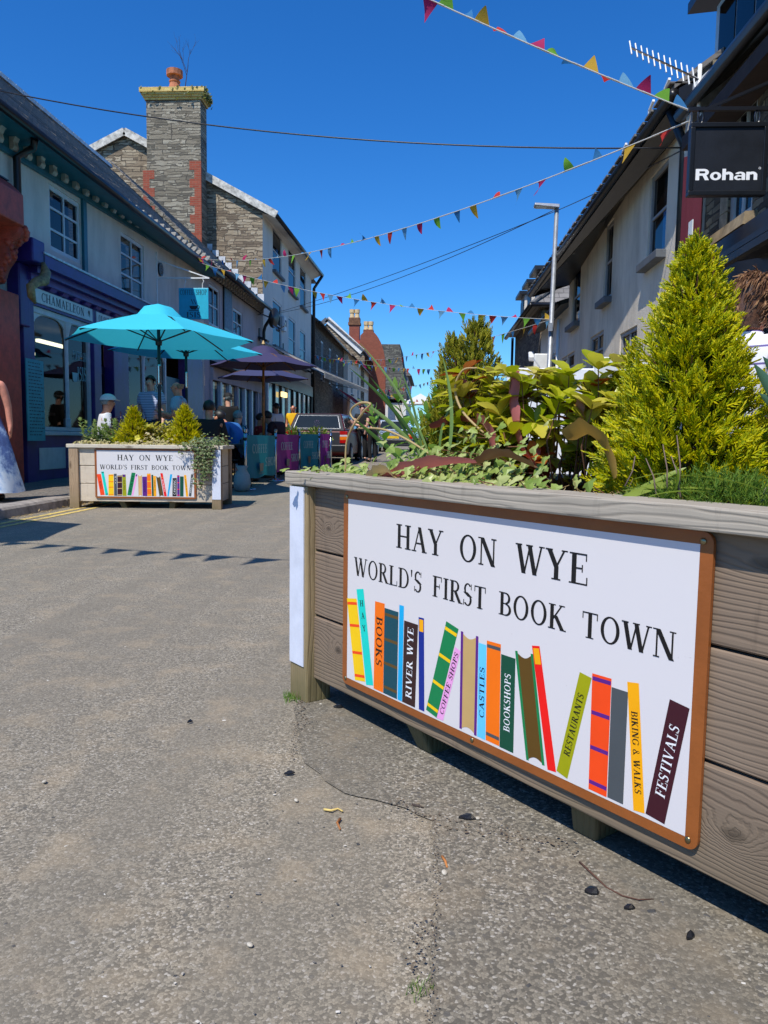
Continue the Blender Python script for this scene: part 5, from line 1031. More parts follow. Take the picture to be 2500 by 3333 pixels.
ST = thing('stone_house', 'dark stone house with three white cheeked dormers at the far right', 'house', (3.1, 25, 0)); y0, y1, zs = 22.75, 29.5, 4.8
M_DS2 = stone('far_right_stone', (104, 94, 80), ((66, 60, 54), (124, 112, 94), (150, 138, 116)), (76, 70, 60), 2.4, 8, 'y'); M_DS3 = stone('far_right_stone_sunlit_end', (150, 126, 98), ((100, 86, 70), (170, 146, 114), (190, 170, 140)), (96, 84, 70), 2.4, 8, 'x')  # same stone twice: sunlight put into the lighter colour of the end wall
m = MB(); m.mi = 0; m.quad((3.1, y1, 0), (3.1, y0, 0), (3.1, y0, zs), (3.1, y1, zs)); m.quad((3.1, y1, 0), (3.1, y1, zs), (9, y1, zs), (9, y1, 0)); m.build('wall', M_DS2, ST); m = MB(); m.quad((3.1, y0, 0), (9, y0, 0), (9, y0, zs), (3.1, y0, zs)); m.build('end_wall', M_DS3, ST)
m = MB(); e_ = .3; zr = 7.3; m.add([(3.1-e_, y0-e_, zs-.05), (9.3, y0-e_, zs-.05), (9.3, y1+.2, zs-.05), (3.1-e_, y1+.2, zs-.05), (6.2, y0+2.4, zr), (6.2, y1+.2, zr)], [(0, 1, 4), (1, 2, 5, 4), (2, 3, 5), (3, 0, 4, 5), (3, 2, 1, 0)]); m.build('roof', M_SLATEX, ST)
m = MB(); hp0, hp1 = V((3.1-e_, y0-e_, zs-.02)), V((6.2, y0+2.4, zr+.03)); n = 14
for k in range(n): m.bar(hp0.lerp(hp1, k/n), hp0.lerp(hp1, (k+.96)/n)+V((0, 0, .03)), .16, .05)
m.build('hip_tiles', paint('hip_tile', (104, 102, 98), .85, .2), ST)
gutter(ST, (3.1-e_-.03, y0-e_, zs-.08), (3.1-e_-.03, y1+.2, zs-.08), .07); gutter(ST, (3.1-e_, y0-e_-.03, zs-.08), (6, y0-e_-.03, zs-.08), .07)
for k in range(3):
    y_ = y0+1.4+k*2.0; m = MB(); m.box(3.25, 5.2, y_, y_+1.1, zs-.05, zs+1.25); d_ = m.build('dormer', M_WALLC, ST); m = MB(); m.box(3.05, 5.3, y_-.12, y_+1.22, zs+1.252, zs+1.36); m.build('dormer_roof', M_DARKMETAL, d_); m = MB(); m.box(3.22, 3.246, y_+.12, y_+.98, zs+.2, zs+1.1); m.build('dormer_window', M_DARKMETAL, d_)
downpipe(ST, [V((3.0, y1, zs-.1)), V((3.0, y1, .1))], .05); fix(ST)
p = onx(*z6(450, 1045), 2.9); cc = thing('security_camera', 'white security camera on a bracket beyond the low shop sign', 'security camera', p)
m = MB(); m.bar((-.05, .1, .12), (-.1, -.45, -.08), .16, .15); m.build('housing', M_WHITE, cc, bevel=.03); m = MB(); m.bar((.2, 0, -.05), (-.05, 0, -.03), .05); m.build('bracket', M_WHITE, cc)
# ---- white display board behind the near planter
p0, p1 = ony(1105, 788, 3.55), ony(1362, 781, 3.55)
WB = thing('display_board', 'white freestanding display board behind the shrub in the near planter', 'display board', ((p0.x+p1.x)/2, 3.55, 0)); hw = (p1.x-p0.x)/2+.02
m = MB(); m.box(-hw, hw, -.02, .02, .30, 1.215); m.build('panel', paint('board_white', (238, 238, 240), .5, .04), WB, bevel=.006)
m = MB(); m.box(.10, hw+.06, -.06, .0, 1.11, 1.262); m.box(.11, hw-.02, .0, .06, 1.11, 1.26); q = m.build('header_box', M_WHITE, WB, bevel=.006); m = MB(); m.box(.16, hw-.02, -.066, -.0605, 1.125, 1.195); m.build('grey_panel', paint('board_grey', (120, 122, 128), .5), q)
for s in (-1, 1): m = MB(); m.bar((s*(hw-.04), .0, 0), (s*(hw-.04), .0, .3), .04); m.bar((s*(hw-.04), -.25, .02), (s*(hw-.04), .25, .02), .04); m.build('leg', M_WHITE, WB)
# ---- overhead cables
def cable(name_label, pts, r=.011):
    m = MB(); P = []; 
    for a, b, s in pts:
        for i in range(21): u = i/20; q = V(a).lerp(V(b), u); P.append(q-V((0, 0, s*4*u*(1-u))))
    m.tube(P, r, 6); tag(m.build('overhead_cable', M_BLACK, smooth=True), name_label, 'cable', 'cables across the street')
cable('long black cable from the slate roof on the left to the grey house', [(onx(-30, 190, -6.5), onx(1478, 319, 2.92), .25)], .009)
cable('upper of two black cables running from the white house past the lamp', [(onx(598, 675, -6.2), onx(1210, 452, 2.6), .12), (onx(1210, 452, 2.6), onx(1478, 322, 2.92), .02)], .008)
cable('lower of two black cables running from the white house towards the lamp', [(onx(590, 678, -6.2), onx(1200, 452, 2.6), .32)], .008)
# ---- bunting
FC = [('yellow', (238, 190, 60)), ('red', (226, 62, 52)), ('light blue', (120, 186, 226)), ('magenta', (206, 44, 108)), ('green', (130, 196, 62)), ('blue', (60, 140, 200))]
FM = [cloth('bunting_'+n.replace(' ', '_'), c, .45) for n, c in FC]
M_TAPE = cloth('white_tape', (232, 232, 228), .2)
def bunting(label, P, Q, sag, n, size, wind=.5, seed=0, start=0, back=False):
    r_ = random.Random(seed); b = thing('bunting', label, 'bunting', P, group='strings of flags across the street'); P, Q = V(P), V(Q); d = Q-P; L = d.length
    at_ = lambda u: d*u-V((0, 0, sag*4*u*(1-u)))
    m = MB(); N = 40
    for i in range(N): # flat tape, twisting
        m.bar(at_(i/N), at_((i+1)/N), .012 if i % 3 else .02, .006)
    m.build('tape', M_TAPE, b)
    for i in range(n):
        u = (i+.5)/n+r_.uniform(-.12, .12)/n; c = at_(u); e = at_(u+.001)-at_(u-.001); e.normalize()
        w = size*.42; up = r_.random() < wind; dr = V((r_.uniform(-.3, .3), r_.uniform(-.9, -.4) if back else r_.uniform(-.2, .9), r_.uniform(.2, 1.0) if up else r_.uniform(-1, -.7))).normalized(); m = MB(); S = 5; vs = []; 
        side = e.cross(dr).normalized(); curl = r_.uniform(-1.2, 1.2)
        for k in range(S+1):
            t_ = k/S; ww = w*(1-t_)*.98+.004; pc = c+dr*size*t_+side*curl*size*.35*t_*t_+V((0, 0, -.25*size*t_*t_ if up else 0)); tw = e*math.cos(curl*t_)+side*math.sin(curl*t_); vs += [pc-tw*ww, pc+tw*ww]
        m.add(vs, [(2*k, 2*k+1, 2*k+3, 2*k+2) for k in range(S)]); m.build('flag', FM[(i+start) % 6], b, smooth=True)
    return b
rohan = V((1.98, 6.4, 3.42))
p_a = ony(1488, 238, 6.42); p_b = ond(958, -2, 6.0); bunting('bunting sweeping from the top of the picture down to the black sign bracket', p_b+(p_b-p_a)*.9, p_a, .05, 26, .15, .9, 3, 4)
lA = onx(424, 556, -5.8); bunting('longest bunting, rising from the turquoise eaves to the black hanging sign', lA, ony(1488, 262, 6.42), .42, 38, .15, .55, 5)
lB = onx(438, 572, -5.8); pl = ony(1196, 690, 15.0); bunting('bunting from the turquoise eaves sagging to the street lamp', onx(428, 566, -5.8), pl, .25, 40, .19, .35, 7, 3)
bunting('bunting rising from the far end of the white house to the street lamp', onx(680, 767, -6.0), ony(1197, 688, 15.0), .5, 50, .21, .15, 9, 1)
bunting('bunting dropping from the far end of the white house to the far right', onx(682, 768, -6.0), onx(1125, 790, 3.0), .35, 42, .25, .15, 11, 2)
bunting('far upper bunting across the end of the street by the red brick house', ond(815, 842, 62), ond(1010, 792, 50), .4, 22, .3, .2, 13, 0)
bunting('far lower bunting across the end of the street by the red brick house', ond(812, 843, 62), ond(905, 868, 60), .2, 12, .3, .2, 15, 2)
bunting('bunting overhead, throwing pennant shadows on the road', V((-6.2, 3.75, 4.7)), V((3.0, 1.65, 4.75)), .25, 30, .27, .0, 17, 2, True)
# ================================================================== TIMBER PLANTERS WITH BOOK SIGNS
BK = dict(yellow=(255, 204, 0), turq=(0, 214, 196), orange=(255, 116, 0), dteal=(0, 72, 86), lblue=(0, 172, 226), brown=(52, 26, 26), navy=(0, 40, 140), green=(0, 128, 72), pink=(244, 166, 222), tan=(200, 164, 104), dgreen=(0, 76, 54), olivebk=(96, 68, 16), red=(244, 16, 16), olive=(162, 162, 0), ored=(250, 74, 16), grey=(76, 82, 86), amber=(255, 174, 0), maroon=(62, 14, 30), purple=(92, 28, 130), black=(26, 18, 20), sky=(100, 204, 255), tanl=(222, 178, 116), white=(240, 240, 240), ink=(18, 16, 18), bark=(96, 72, 30))
BM = {k: flat('book_'+k, v, .35) for k, v in BK.items()}
NEAR = [
 ('yellow', (.023, .272), (.076, .280), (.127, .035), (.072, .026), ['ored', .06, .33, .66, .94], None),
 ('turq', (.075, .309), (.112, .316), (.169, .035), (.132, .027), None, ('HAY', 'stack', 'ink')),
 ('orange', (.173, .290), (.221, .291), (.219, .027), (.171, .027), None, ('BOOKS', 'down', 'ink', .16, .72, .62)),
 ('dteal', (.221, .279), (.287, .279), (.286, .027), (.220, .027), ['bark', .07, .36, .64, .92], None),
 ('lblue', (.291, .301), (.312, .301), (.310, .027), (.289, .027), None, None),
 ('brown', (.314, .261), (.376, .261), (.369, .027), (.311, .027), None, ('RIVER WYE', 'up', 'white', .06, .92, .42)),
 ('navy', (.378, .283), (.401, .284), (.410, .028), (.386, .028), ['cap', .02, .15, 'amber'], None),
 ('green', (.493, .295), (.541, .284), (.462, .027), (.417, .036), ['yellow', .07, .36, .66, .93], None),
 ('pink', (.529, .235), (.551, .229), (.488, .027), (.462, .027), None, ('COFFEE SHOPS', 'up', 'ink', .05, .93, .66)),
 ('tan', (.550, .281), (.615, .281), (.617, .028), (.553, .028), ['open', 'purple'], None),
 ('sky', (.616, .266), (.644, .266), (.649, .028), (.619, .028), None, ('CASTLES', 'up', 'ink', .24, .78, .6)),
 ('orange', (.645, .278), (.693, .279), (.697, .029), (.650, .029), ['grey', .05, .93], None),
 ('dgreen', (.695, .256), (.742, .256), (.744, .028), (.698, .028), None, ('BOOKSHOPS', 'up', 'white', .18, .80, .42)),
 ('olivebk', (.740, .275), (.797, .280), (.842, .033), (.786, .027), ['open', 'green'], None),
 ('red', (.792, .299), (.815, .303), (.876, .030), (.851, .027), ['cap', .02, .15, 'amber'], None),
 ('olive', (.931, .273), (.963, .268), (.908, .027), (.877, .034), None, ('RESTAURANTS', 'up', 'ink', .18, .80, .5)),
 ('ored', (.964, .279), (1.013, .280), (1.013, .027), (.966, .027), ['purple', .04, .33, .63, .93], None),
 ('grey', (1.014, .263), (1.054, .263), (1.054, .028), (1.015, .028), None, None),
 ('amber', (1.051, .284), (1.078, .288), (1.105, .030), (1.079, .026), None, ('BIKING & WALKS', 'down', 'ink', .22, .86, .55)),
 ('maroon', (1.148, .276), (1.190, .270), (1.150, .027), (1.107, .031), None, ('FESTIVALS', 'up', 'white', .18, .80, .5))]
FAR = [
 ('ored', (.022, .29), (.072, .293), (.114, .038), (.062, .034), None, ('KING', 'down', 'ink', .35, .7, .4)),
 ('turq', (.076, .321), (.107, .325), (.156, .037), (.123, .033), ['dteal', .05, .95], None),
 ('yellow', (.163, .288), (.225, .29), (.224, .03), (.158, .029), ['orange', .05, .34, .60, .95], None),
 ('grey', (.229, .297), (.262, .298), (.264, .029), (.227, .03), None, ('HAY', 'stack', 'white')),
 ('maroon', (.269, .276), (.326, .279), (.325, .032), (.267, .029), ['tan', .04, .34, .64, .95], None),
 ('olive', (.328, .289), (.371, .289), (.378, .028), (.328, .029), ['cap', .0, .11, 'purple'], ('VINTAGE', 'up', 'ink', .25, .72, .4)),
 ('green', (.443, .314), (.49, .311), (.434, .035), (.385, .038), None, ('RIVER WYE', 'up', 'ink', .12, .85, .45)),
 ('pink', (.492, .293), (.513, .293), (.458, .033), (.438, .035), ['cap', .0, .09, 'purple'], None),
 ('tanl', (.52, .284), (.566, .286), (.565, .03), (.522, .031), ['open', 'tan'], None),
 ('purple', (.569, .266), (.626, .268), (.626, .029), (.571, .03), None, ('ANTIQUES', 'up', 'ink', .2, .8, .3)),
 ('orange', (.627, .304), (.672, .305), (.68, .031), (.627, .029), ['yellow', .04, .34, .66, .95], None),
 ('dgreen', (.68, .29), (.701, .291), (.706, .031), (.684, .03), None, None),
 ('amber', (.703, .279), (.735, .275), (.737, .028), (.706, .028), None, ('GLAMPING', 'up', 'ink', .2, .75, .4)),
 ('olivebk', (.738, .270), (.787, .273), (.825, .031), (.775, .026), ['open', 'dgreen'], None),
 ('red', (.788, .311), (.816, .311), (.863, .03), (.832, .029), ['cap', .16, .2, 'orange'], ('BOOKSHOPS', 'down', 'white', .28, .8, .5)),
 ('lblue', (.907, .299), (.933, .299), (.886, .03), (.869, .03), None, None),
 ('black', (.936, .253), (.986, .255), (.982, .03), (.931, .031), None, ('CANOEING', 'up', 'white', .1, .9, .5)),
 ('purple', (.991, .288), (.1019*10, .288), (1.019, .03), (.988, .03), ['red', .05, .35, .66, .94], None),
 ('dgreen', (1.025, .275), (1.07, .274), (1.065, .03), (1.022, .03), None, None),
 ('amber', (1.073, .292), (1.101, .292), (1.124, .029), (1.096, .029), None, ('FESTIVALS', 'down', 'ink', .2, .8, .4)),
 ('grey', (1.16, .303), (1.189, .302), (1.159, .032), (1.13, .035), None, ('BIKING & WALK', 'up', 'white', .15, .85, .5))]
def book(bm_col, tl, tr, br, bl, deco, txt, fr, sg):
    P = [V((*p, 0)) for p in (tl, tr, br, bl)]; at_ = lambda s, d: (P[0].lerp(P[1], s)).lerp(P[3].lerp(P[2], s), d)
    mats = [BM[bm_col], BM[deco[1] if deco and deco[0] == 'open' else (deco[3] if deco and deco[0] == 'cap' else deco[0])] if deco else BM['ink'], BM[txt[2]] if txt else BM['ink'], BM['ink']]
    m = MB()
    if deco and deco[0] == 'open':                # spine edges with curved page block between
        for s0, s1 in ((0, .14), (.86, 1)):
            m.mi = 1; q = [at_(s0, 0), at_(s1, 0), at_(s1, 1), at_(s0, 1)]; poly_on(m, fr, [(a.x, a.y) for a in q][::-1], .0009)
        m.mi = 0; n = 8; pts = [at_(.14+.72*i/n, .02+.035*math.sin(math.pi*i/n)) for i in range(n+1)]+[at_(.86-.72*i/n, .985-.03*math.sin(math.pi*i/n)) for i in range(n+1)]
        poly_on(m, fr, [(a.x, a.y) for a in pts][::-1], .0008)
    else:
        m.mi = 0; poly_on(m, fr, [(a.x, a.y) for a in P][::-1], .0008)
        if deco and deco[0] == 'cap':
            m.mi = 1; q = [at_(.12, deco[1]), at_(.88, deco[1]), at_(.88, deco[2]), at_(.12, deco[2])]; poly_on(m, fr, [(a.x, a.y) for a in q][::-1], .0010)
        elif deco:
            m.mi = 1
            for d in deco[1:]: q = [at_(.02, d-.017), at_(.98, d-.017), at_(.98, d+.017), at_(.02, d+.017)]; poly_on(m, fr, [(a.x, a.y) for a in q][::-1], .0010)
    if txt:
        m.mi = 2
        if txt[1] == 'stack':
            for i, ch in enumerate(txt[0]):
                a, b = at_(.3, .18+.13*i), at_(.78, .18+.13*i); put_text(m, ch, fr, a.x, a.y, b.x, b.y, .0012, .00008, h=(b-a).length*1.0)
        else:
            s, s0, s1, hk = txt[0], txt[3], txt[4], txt[5]; wid = (P[1]-P[0]).length
            if txt[1] == 'up': a, b = at_(.5+hk/2, s1), at_(.5+hk/2, s0)
            else: a, b = at_(.5-hk/2, s0), at_(.5-hk/2, s1)
            put_text(m, s, fr, a.x, a.y, b.x, b.y, .0012, .00008, h=wid*hk)
    m.build('book', mats, sg)
M_SIGNW_T = NT('sign_panel_white'); _t = M_SIGNW_T; _n = _t.noise(_t.obj(), 2.2, 3); _s = _t.noise(_t.obj(), 120, 2); _d = _t.noise(_t.obj(), 40, 5, .8)
_c = _t.mix(_t.math('MULTIPLY', _n, .3), lin(222, 218, 216), lin(230, 228, 228)); _c = _t.mix(_t.ramp(_d, [(.66, (0, 0, 0)), (.78, (.5, .5, .5))]), _c, lin(150, 145, 135))
M_SIGNW = _t.out(_c, .22, _s, .02, .001); _t.b.inputs['Thin Film Thickness'].default_value = 480; _t.b.inputs['Thin Film IOR'].default_value = 1.5; _t.b.inputs['Specular IOR Level'].default_value = .8
M_SIGNB = paint('sign_border_brown', (150, 84, 36), .35, .08, 8)
M_SCREW = paint('screw_head', (150, 140, 110), .3, .1, 30, 1)
M_PANELW = paint('white_reflector_panel', (216, 220, 232), .4, .05, 12)
def planter(label, loc, rz, books, plank, post, cap, seed, sign_back=.0):
    r = thing('timber_planter', label, 'planter', loc, rz); rr = random.Random(seed); hw, D = .915, .76
    # planks: three high on each side, bowed a little, with gaps
    for side in range(4):
        for k in range(3):
            z0 = .085+k*.2185; z1 = z0+.212; m = MB(); e = rr.uniform(-.002, .002); n = 8
            for i in range(n):
                xa, xb = -hw+.05+(2*hw-.1)*i/n, -hw+.05+(2*hw-.1)*(i+1)/n
                if side == 0: m.box(xa+(.0002 if i else 0), xb, .035+e, .067+e, z0, z1)
                elif side == 1: m.box(xa, xb, D-.067+e, D-.035+e, z0, z1)
                elif i == 0: x_ = (-hw+.03 if side == 2 else hw-.062); m.box(x_+e, x_+.032+e, .07, D-.07, z0, z1)
            o = m.build('plank', plank, r)
            if side < 2:
                me = o.data; import bmesh as _bm; b_ = _bm.new(); b_.from_mesh(me); _bm.ops.remove_doubles(b_, verts=b_.verts, dist=.0005); b_.to_mesh(me); b_.free()
            o.modifiers.new('bevel', 'BEVEL').width = .004
    for sx in (-1, 1):
        for sy, y0, y1 in ((0, .004, .10), (1, D-.10, D-.004)):
            m = MB(); x0, x1 = sorted((sx*hw, sx*(hw-.112))); m.box(x0, x1, y0, y1, 0, .732); p = m.build('post', post, r, bevel=.006)
            if (sx, sy) in ((-1, 0),) and books is NEAR or (sx, sy) == (1, 0) and books is FAR:
                m = MB(); m.box(x0+.004, x1-.016 if books is NEAR else x1-.004, .0, .0038, .125, .728); m.build('reflector_panel', M_PANELW, p)
    # capping boards with mitred ends
    o_, i_ = .025, .085; X0, X1, Y0, Y1 = -hw-o_, hw+o_, -.005, D+o_; zt, zb = .778, .733
    C4 = [((X0, Y0), (X1, Y0), (X1-.11, Y0+.11), (X0+.11, Y0+.11)), ((X1, Y0), (X1, Y1), (X1-.11, Y1-.11), (X1-.11, Y0+.11)), ((X1, Y1), (X0, Y1), (X0+.11, Y1-.11), (X1-.11, Y1-.11)), ((X0, Y1), (X0, Y0), (X0+.11, Y0+.11), (X0+.11, Y1-.11))]
    for q in C4:
        m = MB(); m.hexa([(x, y, zb) for x, y in q]+[(x, y, zt) for x, y in q]); m.build('capping_board', cap, r, bevel=.005)
    m = MB(); nx, ny = 40, 16; hgt = [[.70+rr.uniform(0, .025)+.015*math.sin(i*.7)*math.sin(j*.9) for j in range(ny+1)] for i in range(nx+1)]
    vs = [(-hw+.07+(2*hw-.14)*i/nx, .07+(D-.14)*j/ny, hgt[i][j]) for i in range(nx+1) for j in range(ny+1)]; m.add(vs, [(i*(ny+1)+j, (i+1)*(ny+1)+j, (i+1)*(ny+1)+j+1, i*(ny+1)+j+1) for i in range(nx) for j in range(ny)]); m.build('soil', M_SOIL, r)
    for fx_, tilt in ((-.27, .12), (.302, -.05)):
        m = MB(); m.hexa([(fx_-.038, .085, 0), (fx_+.030, .085, 0), (fx_+.030, .6, 0), (fx_-.038, .6, 0), (fx_-.045-tilt*.3, .06, .086), (fx_+.030-tilt*.3, .06, .086), (fx_+.030, .6, .086), (fx_-.045, .6, .086)]); m.build('bearer', M_BEAR, r, bevel=.008)
    # sign
    sz = .126; x0, y = -.61, .022
    m = MB(); rad = .022; pts = []
    for cx, cz, a0 in ((1.22-rad, rad, -90), (1.22-rad, .604-rad, 0), (rad, .604-rad, 90), (rad, rad, 180)):
        pts += [(cx+rad*math.cos(R(a0+15*k)), cz+rad*math.sin(R(a0+15*k))) for k in range(7)]
    m.prism([(x0+a, y, sz+b) for a, b in pts], (0, .008, 0)); sg = m.build('sign_board', M_SIGNB, r)
    fr = (V((x0, y, sz)), V((1, 0, 0)), V((0, 0, 1)), V((0, -1, 0)))
    m = MB(); poly_on(m, fr, [(.026, .022), (1.194, .022), (1.194, .580), (.026, .580)], .0004); m.build('sign_panel', M_SIGNW, sg)
    m = MB(); put_words('HAY ON WYE', fr, .272, .945, .461, .067, .36, sg); put_words("WORLD'S FIRST BOOK TOWN", fr, .062, 1.157, .351, .0555, .32, sg)
    for b in books: book(*b, fr, sg)
    for a, b in ((.018, .586), (1.2, .586), (.018, .018), (1.2, .018), (.6, .012)):
        m = MB(); m.ball((x0+a, y-.0005, sz+b), (.0065, .003, .0065), 10, 6); m.build('screw', M_SCREW, sg, smooth=True)
    return r
def put_words(s, fr, x0, x1, yb, h, gap, sg):
    """words set with wide spaces: letter scale is fixed by cap height, width stretched to fit"""
    ws = s.split(' '); wd = [text_polys(w_, .045)[0] for w_ in ws]; tot = sum(wd)+gap*2.2*(len(ws)-1); k = (x1-x0)/tot; x = x0
    for w_, d in zip(ws, wd): m = MB(); put_text(m, w_, fr, x, yb, x+d*k, yb, .0008, .0001, .045, h=h); m.build('lettering', BM['ink'], sg); x += (d+gap*2.2)*k
M_BEAR = wood('mossy_bearer', (112, 96, 70), (66, 54, 40), .8, 1, 60, False)
M_SOIL = paint('dry_compost', (70, 56, 44), .95, .4, 14, bs=.8)
M_PLANKN = wood('grey_brown_plank', (142, 122, 102), (76, 58, 44), .32, spots=((-.655, .215, .075), (.672, .185, .085), (-.72, .60, .05))); M_POSTN = wood('pale_post', (168, 146, 108), (120, 98, 64), 1.0, 2, 70, False); M_CAPN = wood('silvered_board', (172, 162, 146), (96, 82, 68), 0, 0, 70)
M_PLANKF = wood('pale_plank', (226, 208, 186), (166, 140, 114), .3); M_POSTF = wood('brown_post', (176, 150, 120), (112, 86, 62), .7, 2, 60, True); M_CAPF = wood('pale_board', (214, 204, 184), (150, 132, 110), 0)
NA = R(-50.62); NEARC = V((.125+.022*.773, 1.875+.022*.635, 0)) - V((-math.sin(NA), math.cos(NA), 0))*.022*2
P1 = planter('grey weathered timber planter with large book town sign, nearest to the viewer', NEARC, NA, NEAR, M_PLANKN, M_POSTN, M_CAPN, 1)
fc = ond(471/K, 1470/K, 9.28); FA = R(4.6)
P2 = planter('pale timber planter with book town sign in front of the purple shop', (fc.x, fc.y, 0), FA, FAR, M_PLANKF, M_POSTF, M_CAPF, 2)
NM = Matrix.Translation(NEARC) @ Matrix.Rotation(NA, 4, 'Z'); FM_ = Matrix.Translation((fc.x, fc.y, 0)) @ Matrix.Rotation(FA, 4, 'Z')
# ================================================================== PLANTS
def rot_to(d, roll=0):
    q = V(d).to_track_quat('Z', 'Y').to_matrix(); return q @ Matrix.Rotation(roll, 3, 'Z')
def blade(m, path, w, up=V((0, 0, 1)), fold=.25, tip=True, wprof=None):
    """strap leaf along a path, V-folded"""
    P = [V(p) for p in path]; n = len(P)-1; vs = []
    for i, p in enumerate(P):
        t = (P[min(i+1, n)]-P[max(i-1, 0)]).normalized(); s = t.cross(up); s = s.normalized() if s.length > 1e-4 else V((1, 0, 0)); nn = s.cross(t)
        ww = (wprof(i/n) if wprof else (min(1, .55+i/n*1.2) if i < n*.5 else (1-((i/n-.5)/.5)**2.2)))*w+.0006; vs += [p-s*ww+nn*fold*ww, p, p+s*ww+nn*fold*ww]
    m.add(vs, [f for i in range(n) for f in ((3*i, 3*i+1, 3*i+4, 3*i+3), (3*i+1, 3*i+2, 3*i+5, 3*i+4))])
def bez(a, b, c, d, n=10):
    a, b, c, d = V(a), V(b), V(c), V(d); return [a*(1-t)**3+b*3*t*(1-t)**2+c*3*t*t*(1-t)+d*t**3 for t in (i/n for i in range(n+1))]
def leafshape(m, p, d, nrm, L, W_, curl=.2, seg=4, point=.6):
    d = V(d).normalized(); s = d.cross(V(nrm)); s = s.normalized() if s.length > 1e-4 else d.orthogonal().normalized(); n_ = s.cross(d); vs = []
    for i in range(seg+1):
        t = i/seg; ww = W_*(0.04, .62, .96, .92, .22)[min(4, round(t*4))] if seg == 4 else (W_*math.sin(math.pi*t)**.7 if 0 < i < seg else .0008); c = V(p)+d*L*t-n_*curl*L*t*t
        vs += [c-s*ww+n_*ww*.3, c, c+s*ww+n_*ww*.3]
    m.add(vs, [f for i in range(seg) for f in ((3*i, 3*i+1, 3*i+4, 3*i+3), (3*i+1, 3*i+2, 3*i+5, 3*i+4))])
def needle(m, p, d, L, r):
    d = d.normalized(); a = d.orthogonal().normalized()*r; b = d.cross(a); q = p+d*L*.45
    m.add([q+a, q-a*.5+b*.87, q-a*.5-b*.87, p, p+d*L], [(3, 0, 1), (3, 1, 2), (3, 2, 0), (0, 4, 1), (1, 4, 2), (2, 4, 0)])
def conifer(name, label, base, h, rad, n, seed, mats, size=1., M=None, prof=None, sub=9, tops=None, upb=.75):
    """golden conifer: feathery upswept sprays through the crown's outer volume, woody stems inside"""
    rr = random.Random(seed); base = V(base); M = M or Matrix.Identity(4); r = thing(name, label, 'conifer', M @ base)
    T = lambda v: v                               # children are placed in the root's space (root unrotated)
    prof = prof or (lambda t: (1-t)**.86*min(1, .62+t*2.6)*1.06)
    m = [MB(), MB()]; tops = tops or [(0, 0, 1., 1.)]
    for tx, ty, th, tr in tops:
        for i in range(int(n*tr*th)):
            t = rr.random()**1.15*.985; ang = rr.random()*6.283; lump = 1+.13*math.sin(ang*3+t*11+seed)+.11*math.sin(ang*5-t*23)+.06*math.sin(ang*9+t*41); Rr = rad*tr*prof(t)*lump; q = rr.random()**.42
            if math.sin(ang*7+t*31+seed)*math.sin(ang*3-t*23+seed*2) > .42 and q > .5 and rr.random() < .75: continue
            c = V((tx*(.3+.7*t)+Rr*q*math.cos(ang), ty*(.3+.7*t)+Rr*q*math.sin(ang), h*th*t))
            out = V((math.cos(ang), math.sin(ang), 0)); d = (out*(1.0-.5*t)+V((rr.uniform(-.6, .6), rr.uniform(-.6, .6), upb+rr.uniform(-.55, .5)))).normalized()
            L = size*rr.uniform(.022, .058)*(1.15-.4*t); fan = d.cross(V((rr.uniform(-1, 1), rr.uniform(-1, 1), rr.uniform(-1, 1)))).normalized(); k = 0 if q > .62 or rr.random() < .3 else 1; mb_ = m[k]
            for s_ in range(sub):
                u = s_/(sub-1); side = (1 if s_ % 2 else -1); o = c+d*L*u*.9; dd = (d+fan*side*(.95-.6*u)+V((0, 0, .15))).normalized(); ll = L*(.52-.26*u)*rr.uniform(.8, 1.25)
                needle(mb_, o, dd, ll, .0021*size*rr.uniform(.8, 1.2))
                if rr.random() < .55: o2 = o+dd*ll*.45; needle(mb_, o2, (dd+d*.7+fan.cross(d)*rr.uniform(-.6, .6)).normalized(), ll*.55, .0018*size)
            needle(mb_, c-d*L*.25, d, L*1.35, .0024*size)
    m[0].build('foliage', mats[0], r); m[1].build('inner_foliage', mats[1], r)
    s = MB()
    for tx, ty, th, tr in tops:
        s.tube([(0, 0, -.06), (tx*.5, ty*.5, h*th*.5), (tx, ty, h*th*.93), (tx, ty, h*th*1.0)], [.014*size, .009*size, .003*size, .0015*size], 6)
        for i in range(60): t = rr.uniform(.04, .9); a = rr.random()*6.283; Rr = rad*tr*prof(t)*.8; z = h*th*t; s.tube([(tx*t, ty*t, z), (tx*t+Rr*.6*math.cos(a), ty*t+Rr*.6*math.sin(a), z+.03*size), (tx*t+Rr*math.cos(a), ty*t+Rr*math.sin(a), z+.08*size)], [.004*size, .003*size, .0012*size], 4)
    s.build('stem', M_TWIG, r); return r
M_TWIG = paint('woody_stem', (112, 76, 48), .9, .25, 20)
GOLD = leaf('golden_conifer_tip', (146, 170, 0), (210, 210, 0), (248, 234, 24), .45, .5); GOLD2 = leaf('golden_conifer_inner', (62, 98, 6), (100, 130, 8), (160, 168, 12), .35, .5)  # inner sprays are truly greener, and darkened to paint in shaded depth
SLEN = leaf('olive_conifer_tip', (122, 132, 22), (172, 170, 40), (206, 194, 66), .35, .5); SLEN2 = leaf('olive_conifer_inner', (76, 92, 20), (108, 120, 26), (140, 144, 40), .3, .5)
L = lambda x, y, z: NM @ V((x, y, z))
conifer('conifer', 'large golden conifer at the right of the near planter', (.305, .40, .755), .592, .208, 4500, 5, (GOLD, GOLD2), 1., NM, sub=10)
conifer('conifer', 'small golden conifer half hidden at the foot of the large one', (.085, .52, .75), .26, .115, 800, 15, (GOLD, GOLD2), 1., NM, sub=9)
